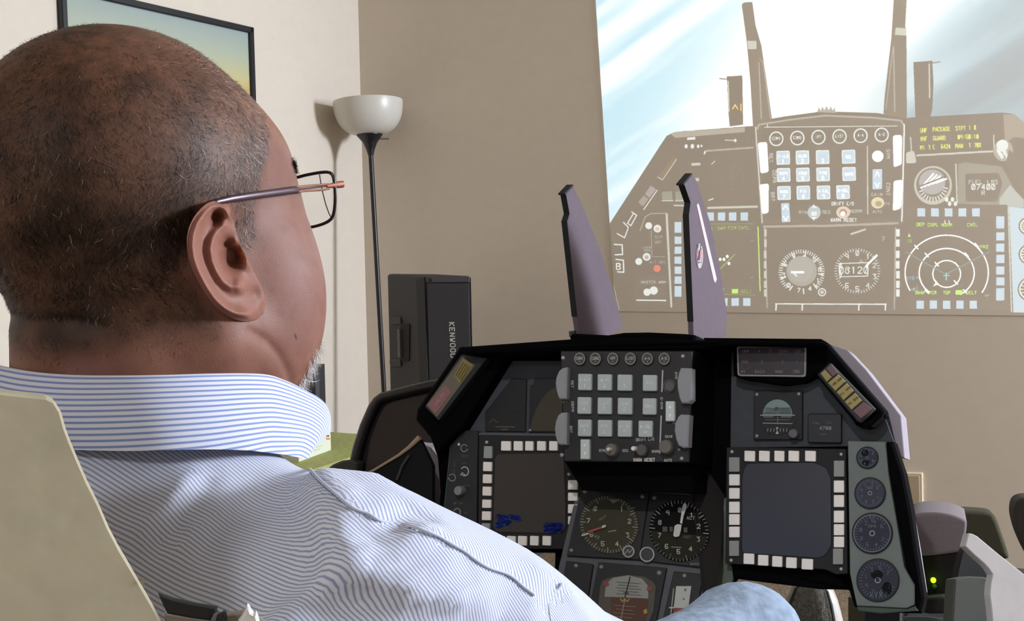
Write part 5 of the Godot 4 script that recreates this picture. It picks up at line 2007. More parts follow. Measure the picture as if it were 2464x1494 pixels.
	# the sage chair behind, and the second one at the frame's edge
	for k in 2:
		var pz := plane(2310, 1320, 3.0, 16.0, 6.0) if k == 0 else plane(2500, 1300, 2.35, 16.0, 6.0)
		var mid := on(pz, 2290 if k == 0 else 2560, 1300, -0.04)
		var s := thing("office_chair", Vector3(mid.x, 0, mid.z), ["dark olive grey chair with a low rounded backrest behind the grey device", "dark grey chair cut off by the right edge of the photo"][k], "chair")
		var seatm := grainy("4c493c" if k == 0 else "4d4844", 0.9, 30.0, 0.03, 0.12, 95 + k, 0.25)
		if k == 0:
			cushion("backrest", s, seatm, pz, 0.0, 0.07, sx.call([-400, 230, -100, 200, 205, 190, 450, 205, 1050, 240, 1120, 285, 1185, 460, 1285, 760, 1262, 790, 1000, 800, -300, 820]), 22, 0.012)
			cushion("painted_highlight", s, mat("6c8478", 0.8), pz, 0.004, 0.02, sx.call([100, 195, 300, 192, 480, 215, 640, 262, 400, 330, 100, 330]), 12, 0.003)  # teal highlight on the backrest, painted as a thin piece
		else:
			cushion("backrest", s, seatm, pz, 0.0, 0.07, [2452, 1199, 2478, 1195, 2640, 1200, 2660, 1300, 2640, 1430, 2520, 1420, 2464, 1318, 2448, 1280, 2438, 1240, 2441, 1212], 14, 0.008)
		var hgt := mid.y - 0.14
		g = Geo.new()
		g.box(Vector3(mid.x, hgt, mid.z) - FH * 0.05, RT * 0.22, Vector3.UP * 0.035, FH * 0.2, 0.015)
		obj(g, "seat", seatm, s)
		g = Geo.new()
		g.tube(PackedVector3Array([Vector3(mid.x, hgt - 0.034, mid.z) - FH * 0.05, Vector3(mid.x, 0.05, mid.z) - FH * 0.05]), 0.025, 12)
		obj(g, "pole", mat("1b1a1b", 0.4, 0.3), s)
		for i in 5:
			g = Geo.new()
			var an := TAU * i / 5.0
			g.tube(PackedVector3Array([Vector3(mid.x, 0.07, mid.z) - FH * 0.05, Vector3(mid.x + cos(an) * 0.26, 0.02, mid.z + sin(an) * 0.26) - FH * 0.05]), 0.019, 8)
			obj(g, "leg", mat("1b1a1b", 0.5), s)

	# the side console: white foam board over a grey-green panel
	var pw := plane(2390, 1400, 1.42, -14.0, 18.0)
	var f2 := on(pw, 2420, 1494, -0.02)
	var sc2 := thing("side_console", Vector3(f2.x, 0, f2.z), "white foam board and grey-green side console at the lower right of the panel", "console")
	plate("white_board", sc2, grainy("c4c0bf", 0.8, 8.0, 0.0, 0.05, 99, 0.3), pw, 0.0, 0.012, [2331, 1283, 2340, 1284, 2352, 1290, 2400, 1330, 2464, 1381, 2560, 1455, 2560, 1560, 2392, 1560, 2389, 1494, 2386, 1460, 2382, 1430, 2384, 1405, 2389, 1382, 2380, 1368, 2370, 1357, 2345, 1335, 2323, 1314], 0.0, 0.001)
	plate("grey_panel", sc2, mat("464840", 0.8), pw, -0.05, 0.02, [2298, 1392, 2330, 1386, 2370, 1388, 2382, 1396, 2400, 1430, 2410, 1560, 2288, 1560, 2294, 1450], 3, 0.002)
	plate("painted_gap_shade", sc2, mat("0d0c0b", 0.85), pw, -0.075, 0.012, [2316, 1330, 2325, 1314, 2372, 1352, 2392, 1376, 2385, 1410, 2300, 1410, 2304, 1380], 3, 0.001)  # black sheet stands in for the shade inside the gap
	g = Geo.new()
	g.box(Vector3(f2.x, 0.26, f2.z) + FH * 0.12, RT * 0.08, Vector3.UP * 0.259, FH * 0.06, 0.004)
	obj(g, "support", mat("2a2a28", 0.85), sc2)
	# a low plate right under the dials
	var pu := plane(2140, 1485, 1.6, 26.0, 40.0)
	plate_thing(pu)
	shoe()


func plate_thing(pu: Dictionary) -> void:
	var o := on(pu, 2130, 1520)
	var t := thing("foot_well_cover", Vector3(o.x, 0, o.z), "grey-green cover plate with a black cable, just below the engine dials", "cover plate")
	plate("plate", t, mat("59605a", 0.8), pu, 0.0, 0.01, [2116, 1482, 2230, 1482, 2290, 1490, 2290, 1560, 2100, 1560], 3, 0.001)
	var g := Geo.new()
	g.tube(pp(pu, 0.003, [2148, 1481, 2158, 1489, 2176, 1494, 2200, 1500]), 0.0022, 8)
	obj(g, "cable", mat("121110", 0.6), t)
	g = Geo.new()
	var c := on(pu, 2190, 1540, -0.02)
	g.box(Vector3(c.x, c.y / 2, c.z), RT * 0.03, Vector3.UP * (c.y / 2 - 0.001), FH * 0.02, 0.002)
	obj(g, "support", mat("2a2a28", 0.85), t)


func shoe() -> void:
	# the toe of a shoe resting on the pedals under the right display
	var pl := plane(1946, 1450, 1.72, 20.0, 0.0)
	var c := on(pl, 1946, 1510)
	var t := thing("shoe", c - Vector3.UP * 0.05, "pale grey mesh shoe with a white side, under the right display", "shoe")
	var r := pl.u as Vector3
	var f := -(pl.n as Vector3)
	# a rounded toe box pointing up and to the viewer, lofted along its length
	var body := func(grow: float, a0: float, a1: float) -> Geo:
		var g := Geo.new()
		var rows := 14
		var seg := 30
		for i in rows + 1:
			var k := i / float(rows)
			var y := lerpf(-0.16, 0.078, k)
			var half := (0.0475 - 0.017 * smoothstep(-0.02, 0.075, y)) * pow(1.0 - pow(maxf(k - 0.8, 0.0) / 0.2, 3.0) * 0.98, 0.5) + grow
			var deep := half * 0.8
			for s in seg + 1:
				var an := lerpf(a0, a1, s / float(seg))
				var p := c + Vector3.UP * y + r * cos(an) * half - f * sin(an) * deep + r * (0.006 * k)
				g.vert(p, Vector3.UP, Vector2(s / float(seg), k))
		for i in rows:
			for s in seg:
				var a := i * (seg + 1) + s
				g.v[a] = g.v[a]
				g.ix.append_array(PackedInt32Array([a, a + seg + 2, a + 1, a, a + seg + 1, a + seg + 2]))
		g.smooth()
		return g
	var mesh_m := grainy("a09e93", 0.85, 30.0, 0.1, 0.5, 111, 0.3)
	obj(body.call(0.0, 0.0, TAU), "toe", mesh_m, t)
	obj(body.call(0.0022, -0.5, 0.62), "white_side", mat("cfc6bd", 0.35), t)
	obj(body.call(0.0022, 2.55, 3.6), "grey_side", mat("84807a", 0.5), t)
	for e in [[0.62, 0.7], [2.47, 2.56]]:
		obj(body.call(0.003, e[0], e[1]), "black_seam", mat("1d1a1b", 0.6), t)


# ---------------------------------------------------------------- the seat behind the man
var HC := Vector3.ZERO                    # midway between his ear canals
var HF := Vector3(sin(deg_to_rad(28.0)), 0, -cos(deg_to_rad(28.0)))
var HR := Vector3(cos(deg_to_rad(28.0)), 0, sin(deg_to_rad(28.0)))


func hd(r: float, u: float, f: float) -> Vector3:   # head measures to the room
	return HC + HR * r + Vector3.UP * u + HF * f


func to_head(p: Vector3) -> Vector3:
	var q := p - HC
	return Vector3(q.dot(HR), q.y, q.dot(HF))


func seat() -> void:
	HC = pt(560, 610, 0.655) - HR * 0.075
	var pl := plane_n(pt(250, 1240, 0.47), Vector3(0.40, 0.08, 0.91))
	var foot := hd(0, 0, -0.2)
	foot.y = 0
	var t := thing("ejection_chair", foot, "tan cockpit seat with a tall tapering back, behind the man's shoulders", "seat")
	var tan_ := grainy("bbb299", 0.9, 5.0, 0.03, 0.10, 121, 0.2)
	var out := [-330, 930, -120, 930, 0, 944, 60, 951, 112, 956, 132, 966, 147, 990, 158, 1030, 170, 1062, 190, 1110, 212, 1160, 238, 1212, 262, 1268, 290, 1322, 322, 1376, 352, 1428, 372, 1462, 388, 1494, 404, 1535, 470, 1720, 470, 1800, -1100, 1800, -1100, 1500]
	var g := Geo.new()
	g.slab(pp(pl, 0.0, out), pl.n, 0.035, 0.001)
	obj(g, "backrest", tan_, t)
	# worn spot near the edge
	var spot := Ink.new(self, pl, 0.0006)
	oval(spot, 343, 1398, 6, 9, Color("8a7c62"), 14)
	obj(spot.g, "worn_spot", ink_material(), t)
	# seat pan and column down to the floor
	g = Geo.new()
	var b := hd(0, 0, 0.03)
	b.y = 0.455
	g.box(b + Vector3.DOWN * 0.06, RT * 0.26, Vector3.UP * 0.05, FH * 0.24, 0.015)
	obj(g, "seat_pan", tan_, t)
	g = Geo.new()
	g.box(Vector3(b.x, 0.17, b.z), RT * 0.2, Vector3.UP * 0.1695, FH * 0.2, 0.004)
	obj(g, "pedestal", mat("2a2a2a", 0.8), t)
	# the belt and the torn white foam at the seat's edge
	var ps := plane_n(pt(460, 1460, 0.485), Vector3(0.2, 0.08, 0.97))
	plate("black_belt", t, mat("1c1a19", 0.8), ps, 0.004, 0.003, [380, 1428, 420, 1442, 470, 1453, 524, 1462, 519, 1476, 506, 1494, 460, 1488, 402, 1477, 392, 1456], 0.0, 0.0008)
	plate("tan_flap", t, mat("85796a", 0.85), ps, 0.001, 0.004, [396, 1474, 460, 1484, 510, 1490, 540, 1478, 600, 1470, 640, 1500, 640, 1600, 400, 1600], 0.0, 0.001)
	plate("grey_buckle", t, mat("77757a", 0.4, 0.5), ps, 0.006, 0.004, [506, 1494, 514, 1478, 524, 1472, 532, 1474, 527, 1486, 522, 1500], 2, 0.001)
	plate("black_buckle", t, mat("141518", 0.4), ps, 0.009, 0.004, [520, 1500, 524, 1486, 536, 1474, 543, 1473, 547, 1490, 545, 1502], 2, 0.001)
	plate("torn_foam", t, mat("dedad6", 0.9), ps, 0.011, 0.006, [572, 1500, 582, 1486, 590, 1472, 595, 1459, 599, 1462, 605, 1474, 611, 1480, 616, 1477, 620, 1486, 624, 1500, 624, 1560, 566, 1560], 0.0, 0.001)


# ---------------------------------------------------------------- the man
func ell(p: Vector3, c: Vector3, r: Vector3) -> float:
	var q := p - c
	var a := q / r
	var k0 := a.length()
	return k0 * (k0 - 1.0) / maxf((a / r).length(), 1e-6)


func cap(p: Vector3, a: Vector3, b: Vector3, ra: float, rb: float) -> float:
	var pa := p - a
	var ba := b - a
	var h := clampf(pa.dot(ba) / ba.length_squared(), 0.0, 1.0)
	return (pa - ba * h).length() - (ra + (rb - ra) * h)


func smin(a: float, b: float, k: float) -> float:
	var h := maxf(k - absf(a - b), 0.0) / k
	return minf(a, b) - h * h * k * 0.25


func line_gap(p: Vector3, pts: Array) -> float:
	var d := 1e9
	for i in pts.size() - 1:
		d = minf(d, cap(p, pts[i], pts[i + 1], 0.0, 0.0))
	return d


func bump(d: float, s: float) -> float:
	return exp(-d * d / (s * s))


func head_sdf(p0: Vector3) -> float:
	var p := Vector3(absf(p0.x), p0.y, p0.z)
	var d := ell(p, Vector3(0, 0.0471, -0.0089), Vector3(0.0793, 0.0849, 0.0943))
	d = smin(d, ell(p, Vector3(0, 0.0495, 0.0441), Vector3(0.0681, 0.0466, 0.0614)), 0.025)
	d = smin(d, ell(p, Vector3(0, -0.0316, 0.0654), Vector3(0.0708, 0.088, 0.0514)), 0.03)
	d = smin(d, ell(p, Vector3(0.0486, -0.0295, 0.0492), Vector3(0.0319, 0.0617, 0.0465)), 0.025)
	d = smin(d, cap(p, Vector3(0.056, -0.05, 0.0), Vector3(0.022, -0.1, 0.07), 0.022, 0.02), 0.025)
	d = smin(d, ell(p, Vector3(0, -0.1, 0.03), Vector3(0.052, 0.04, 0.06)), 0.03)
	d = smin(d, cap(p, Vector3(0, -0.02, -0.005), Vector3(0, -0.26, -0.012), 0.066, 0.069), 0.02)
	d = smin(d, cap(p, Vector3(0, 0.02, 0.098), Vector3(0, -0.03, 0.126), 0.008, 0.014), 0.015)
	d = smin(d, cap(p, Vector3(0, 0.034, 0.092), Vector3(0.045, 0.03, 0.072), 0.012, 0.01), 0.015)
	d = -smin(-d, (p - Vector3(0.036, 0.006, 0.108)).length() - 0.022, 0.012)
	d = smin(d, (p - Vector3(0.034, 0.006, 0.088)).length() - 0.012, 0.004)
	d = smin(d, ell(p, Vector3(0, -0.062, 0.113), Vector3(0.024, 0.007, 0.01)), 0.008)
	d = smin(d, ell(p, Vector3(0, -0.074, 0.111), Vector3(0.022, 0.007, 0.01)), 0.008)
	return d


var FOLD := [Vector3(-0.05, -0.034, -0.056), Vector3(-0.02, -0.0338, -0.070), Vector3(0.003, -0.034, -0.0725), Vector3(0.024, -0.0345, -0.068), Vector3(0.039, -0.0395, -0.0595), Vector3(0.047, -0.044, -0.052)]
var CREASE := [Vector3(0.0785, -0.0444, 0.006), Vector3(0.0781, -0.0513, 0.0223), Vector3(0.0765, -0.060, 0.034), Vector3(0.0751, -0.071, 0.044), Vector3(0.072, -0.08, 0.052)]


# small forms on the head: how far the skin stands out there, in metres
func head_relief(p: Vector3) -> float:
	var o := 0.0
	if p.y < 0.02 and p.z < -0.03:
		var g := line_gap(p, FOLD)
		var fade := 1.0 - smoothstep(0.03, 0.05, p.x)
		o -= 0.0034 * bump(g, 0.0042) * fade
		o += 0.0030 * bump((p - Vector3(0.0, -0.018, -0.085)).length(), 0.03)
		o += 0.0020 * bump((p - Vector3(0.01, -0.050, -0.07)).length(), 0.02)
	if p.x > 0.04:
		o -= 0.0013 * bump(line_gap(p, CREASE), 0.003)
		o += 0.0008 * bump(line_gap(p, CREASE) - 0.009, 0.007) * smoothstep(0.0, 0.02, p.z)
		o -= 0.0045 * bump((p - Vector3(0.066, -0.006, -0.036)).length(), 0.016)
		o -= 0.0020 * bump((p - Vector3(0.075, 0.045, 0.035)).length(), 0.022)
		o += 0.0020 * bump((p - Vector3(0.078, -0.012, 0.055)).length(), 0.02)
	return o


var soft := FastNoiseLite.new()


# 1 where hair grows, 0 on bare skin
func hair_at(p: Vector3) -> float:
	var r := absf(p.x)
	# front hair line, then the line behind the ear and round the nape
	var f_line := 0.049 if p.y > 0.081 else lerpf(0.028, 0.049, clampf((p.y - 0.05) / 0.031, 0, 1))
	if p.y < 0.05:
		f_line = lerpf(0.022, 0.028, clampf((p.y - 0.026) / 0.024, 0, 1))
	if p.y > 0.1:
		f_line = 0.052
	if r < 0.05:
		f_line += (0.05 - r) * 0.35
	var m := smoothstep(0.006, -0.005, p.z - f_line)
	var ear := smoothstep(0.026, 0.034, p.y)
	var side := smoothstep(0.004, -0.006, p.z + 0.026 + clampf(p.y + 0.01, -0.03, 0.0) * 0.5) if p.y < 0.034 else 0.0
	var burn := smoothstep(-0.004, 0.012, p.y) * smoothstep(-0.002, 0.008, p.z) * 0.75
	var low := smoothstep(-0.056, -0.034, p.y + clampf(-p.z - 0.05, 0.0, 0.03) * 0.25)
	m *= maxf(maxf(ear, side * low), burn)
	return clampf(m, 0.0, 1.0)


func skin_color(p: Vector3) -> Color:
	var n := soft.get_noise_3d(p.x * 900, p.y * 900, p.z * 900)
	var n2 := soft.get_noise_3d(p.x * 3500 + 90, p.y * 3500, p.z * 3500)
	var skin := Color("875d4d").lerp(Color("774e40"), clampf(0.5 + n * 0.9, 0, 1))
	skin = skin.lerp(Color("8a635b"), clampf(bump((p - Vector3(0.078, -0.02, 0.05)).length(), 0.04), 0, 1) * 0.7)
	skin = skin.lerp(Color("5f3c2f"), clampf(n2 * 1.3, 0, 1) * 0.3)
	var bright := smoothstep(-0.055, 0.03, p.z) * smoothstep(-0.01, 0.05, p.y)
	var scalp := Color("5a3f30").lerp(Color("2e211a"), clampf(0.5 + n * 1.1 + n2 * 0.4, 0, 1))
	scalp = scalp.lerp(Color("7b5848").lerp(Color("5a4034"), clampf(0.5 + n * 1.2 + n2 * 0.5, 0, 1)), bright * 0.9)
	var thin := bump((p - Vector3(0.035, 0.105, -0.05)).length(), 0.06)       # the thinner crown
	scalp = scalp.lerp(Color("7a5440"), thin * clampf(0.45 + n2 * 1.2, 0, 0.85))
	var c := skin.lerp(scalp, hair_at(p) * 0.92)
	# stubble round the mouth and chin
	var chin := bump((p - Vector3(0.0, -0.085, 0.09)).length(), 0.04)
	c = c.lerp(Color("5f473c"), chin * 0.3)
	if (p - Vector3(0.0802, -0.0502, 0.0462)).length() < 0.0015:
		c = Color("20130f")
	return c.srgb_to_linear()


func radius_along(d: Vector3, r0: float) -> float:
	var c := Vector3(0, 0.02, -0.004)
	var r := r0
	for i in 7:
		var s := head_sdf(c + d * r)
		r = clampf(r - s * 0.92, 0.03, 0.26)
		if absf(s) < 0.00008:
			break
	return r


func head_point(p: Vector3) -> Vector3:       # the nearest place on the finished head to p, in head measures
	var c := Vector3(0, 0.02, -0.004)
	var d := (p - c).normalized()
	var q := c + d * radius_along(d, (p - c).length())
	return q + d * head_relief(q)


func man() -> void:
	soft.seed = 12
	soft.frequency = 0.02
	soft.fractal_octaves = 3
	var t := thing("person", Vector3(HC.x, 0.0, HC.z), "seated man seen from behind, with short greying hair, white beard, striped shirt and pale jeans", "person")
	var g := Geo.new()
	var c := Vector3(0, 0.02, -0.004)
	var rows := 210
	var cols := 300
	var prev := PackedFloat32Array()
	prev.resize(cols)
	prev.fill(0.12)
	for i in rows + 1:
		var th := PI * (0.0015 + 0.997 * i / rows)
		for j in cols:
			var ph := TAU * j / cols
			var d := Vector3(sin(th) * cos(ph), cos(th), sin(th) * sin(ph))
			var r := radius_along(d, prev[j])
			prev[j] = r
			var p := c + d * r
			p += d * head_relief(p)
			g.vert(hd(p.x, p.y, p.z), Vector3.UP, Vector2(ph / TAU, th / PI), skin_color(p))
	for i in rows:
		for j in cols:
			var a := i * cols + j
			var b := i * cols + (j + 1) % cols
			g.ix.append_array(PackedInt32Array([a, b, b + cols, a, b + cols, a + cols]))
	g.smooth()
	ear(g, 1.0)
	ear(g, -1.0)
	var skin := StandardMaterial3D.new()
	skin.vertex_color_use_as_albedo = true
	skin.roughness = 0.54
	skin.metallic_specular = 0.34
	skin.subsurf_scatter_enabled = true
	skin.subsurf_scatter_strength = 0.06
	skin.uv1_triplanar = true
	skin.uv1_world_triplanar = true
	skin.uv1_scale = Vector3.ONE * 34.0
	skin.heightmap_enabled = true
	skin.heightmap_texture = noise_tex(0.09, 256, 131, false, 4.0, 3)
	skin.heightmap_scale = 0.012
	obj(g, "body", skin, t)
	hair(t)
	glasses()
	shirt(t)
	jeans(t)


# an ear: a sheet with a rolled rim, hollows and a lobe, measured on its own plane
func ear(g: Geo, side: float) -> void:
	var pl := plane_n(hd(0.0805, 0.0, -0.004), HR)
	var e := func(x: float, y: float) -> Vector2:       # from the enlarged view
		return Vector2(400 + x / 2.576, 380 + y / 2.576)
	var outline := [[372, 282, -1.5], [335, 268, 0.5], [295, 268, 1.5], [250, 285, 2.5], [205, 325, 3.0], [165, 380, 3.2], [138, 445, 3.4], [128, 520, 3.4], [136, 600, 3.2], [158, 680, 3.0], [195, 760, 2.6], [245, 845, 2.2], [305, 920, 1.8], [370, 970, 1.2],
		[430, 1000, 0.6], [490, 1012, 0.0], [545, 1004, -0.6], [590, 975, -1.6], [612, 930, -2.6], [610, 870, -3.0], [590, 800, -3.0], [555, 730, -3.0], [520, 660, -3.0], [490, 600, -3.2], [462, 545, -3.4], [440, 490, -3.4], [420, 430, -3.2], [405, 370, -2.6], [392, 318, -2.0]]
	var rim := [[385, 345], [365, 310], [330, 295], [285, 305], [235, 345], [195, 405], [172, 470], [165, 545], [176, 625], [205, 705], [245, 785], [300, 870], [360, 930], [425, 965], [490, 975]]
	var anti := [[352, 415], [318, 450], [290, 505], [278, 565], [290, 640], [318, 705], [355, 765], [400, 800], [445, 805]]
	var crus := [[430, 520], [385, 560], [350, 570]]
	var gap2 := func(x: float, y: float, pts: Array) -> float:
		var d := 1e9
		var p := Vector2(x, y)
		for i in pts.size() - 1:
			var a := Vector2(pts[i][0], pts[i][1])
			var b := Vector2(pts[i + 1][0], pts[i + 1][1])
			d = minf(d, p.distance_to(Geometry2D.get_closest_point_to_segment(p, a, b)))
		return d
	var height := func(x: float, y: float) -> float:
		var h := -0.6
		h += 4.6 * bump(gap2.call(x, y, rim), 34.0)
		h += 4.0 * bump(gap2.call(x, y, anti), 30.0)
		h += 1.6 * bump(gap2.call(x, y, crus), 20.0)
		h -= 10.0 * exp(-pow((x - 405) / 62.0, 2) - pow((y - 615) / 74.0, 2))
		h -= 5.0 * exp(-pow((x - 372) / 36.0, 2) - pow((y - 545) / 50.0, 2))
		h -= 5.5 * exp(-pow((x - 305) / 38.0, 2) - pow((y - 368) / 56.0, 2))
		h -= 1.6 * exp(-pow((x - 545) / 40.0, 2) - pow((y - 850) / 50.0, 2))
		h += 2.6 * exp(-pow((x - 452) / 40.0, 2) - pow((y - 775) / 40.0, 2))
		h += 3.0 * exp(-pow((x - 497) / 30.0, 2) - pow((y - 640) / 46.0, 2))
		h += 1.6 * exp(-pow((x - 480) / 60.0, 2) - pow((y - 930) / 60.0, 2))
		return h
	var put := func(x: float, y: float, mm: float) -> Vector3:
		var q: Vector2 = e.call(x, y)
		var p := to_head(on(pl, q.x, q.y, mm * 0.001))
		return hd(p.x * side, p.y, p.z)
	# a smooth outline
	var n := outline.size()
	var seg := 116
	var rings := 34
	var first := g.v.size()
	var mid := Vector2(370, 640)
	var rimpts := []
	var front := []
	for s in seg:
		var k := float(s) / seg * n
		var i := int(k)
		var f := k - i
		var q := []
		for m in 3:
			q.append(cubic_interpolate(outline[i][m], outline[(i + 1) % n][m], outline[(i + n - 1) % n][m], outline[(i + 2) % n][m], f))
		front.append(smoothstep(16.6, 18.5, k) * (1.0 - smoothstep(27.0, 28.8, k)))
		q[0] += 26.0 * front[s]
		rimpts.append(q)
	for r in rings + 1:
		var k := r / float(rings)
		for s in seg:
			var q: Array = rimpts[s]
			var x := lerpf(mid.x, q[0], k)
			var y := lerpf(mid.y, q[1], k)
			var h: float = height.call(x, y)
			var edge := smoothstep(0.86, 1.0, k)
			var hh := lerpf(h, q[2] * 0.8 - 0.8, edge * edge)
			var p: Vector3 = put.call(x, y, hh)
			var fw: float = front[s] * smoothstep(0.84, 1.0, k)
			if fw > 0.01:
				var hp := to_head(p)
				var hq := hp
				hq.x = absf(hq.x)
				hq = head_point(hq)
				hq.x = (hq.x - 0.0008 * smoothstep(0.9, 1.0, k)) * side
				hp = hp.lerp(hq, fw)
				p = hd_v(hp)
			var lit := Color("8a5d4e").lerp(Color("5f362b"), clampf(-h / 9.0, 0, 1) * 0.7)  # hollows get darker with depth, their shade put into the colour
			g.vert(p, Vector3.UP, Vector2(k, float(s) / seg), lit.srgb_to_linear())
	# round the edge to the back, then in towards the skull
	for b in [[1.008, -1.4], [1.0, -3.0], [0.95, -4.4], [0.82, -6.0], [0.62, -11.0], [0.45, -17.0]]:
		for s in seg:
			var q: Array = rimpts[s]
			var x := lerpf(mid.x, q[0], b[0])
			var y := lerpf(mid.y, q[1], b[0])
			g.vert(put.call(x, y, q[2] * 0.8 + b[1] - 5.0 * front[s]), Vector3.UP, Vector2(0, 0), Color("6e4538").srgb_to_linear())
	var all_rings := rings + 6
	for r in all_rings:
		for s in seg:
			var a := first + r * seg + s
			var b := first + r * seg + (s + 1) % seg
			if side > 0.0:
				g.ix.append_array(PackedInt32Array([a, b + seg, b, a, a + seg, b + seg]))
			else:
				g.ix.append_array(PackedInt32Array([a, b, b + seg, a, b + seg, a + seg]))
	# smooth normals for the ear alone
	var acc := PackedVector3Array()
	acc.resize(g.v.size() - first)
	var start := g.ix.size() - all_rings * seg * 6
	for i in range(start, g.ix.size(), 3):
		var nn := -(g.v[g.ix[i + 1]] - g.v[g.ix[i]]).cross(g.v[g.ix[i + 2]] - g.v[g.ix[i]])
		for j in 3:
			acc[g.ix[i + j] - first] += nn
	var at_mid := Vector3.ZERO
	for s in seg:
		at_mid += acc[s]
	for i in acc.size():
		g.n[first + i] = (at_mid if i < seg else acc[i]).normalized()


# ---------------------------------------------------------------- hair
func strand(g: Geo, p: Vector3, nn: Vector3, dir: Vector3, length: float, wide: float, stand: float, curl: float, k: Color) -> void:
	var side := dir.cross(nn).normalized()
	var at := p - nn * 0.0006
	var d := (dir * cos(stand) + nn * sin(stand)).normalized()
	var last := -1
	var segs := 3
	for s in segs + 1:
		var w := wide * (1.0 - 0.75 * s / segs)
		var a := g.vert(hd_v(at + side * w), hd_d(nn), Vector2.ZERO, k)
		g.vert(hd_v(at - side * w), hd_d(nn), Vector2.ZERO, k)
		if last >= 0:
			g.face(last, last + 1, a + 1)
			g.face(last, a + 1, a)
		last = a
		at += d * length / segs
		d = (d + side * curl + nn * (-0.18)).normalized()


func hd_v(p: Vector3) -> Vector3:
	return HC + HR * p.x + Vector3.UP * p.y + HF * p.z


func hd_d(p: Vector3) -> Vector3:
	return HR * p.x + Vector3.UP * p.y + HF * p.z


func head_normal(p: Vector3) -> Vector3:
	var e := 0.002
	var d := head_sdf(p)
	return Vector3(head_sdf(p + Vector3(e, 0, 0)) - d, head_sdf(p + Vector3(0, e, 0)) - d, head_sdf(p + Vector3(0, 0, e)) - d).normalized()


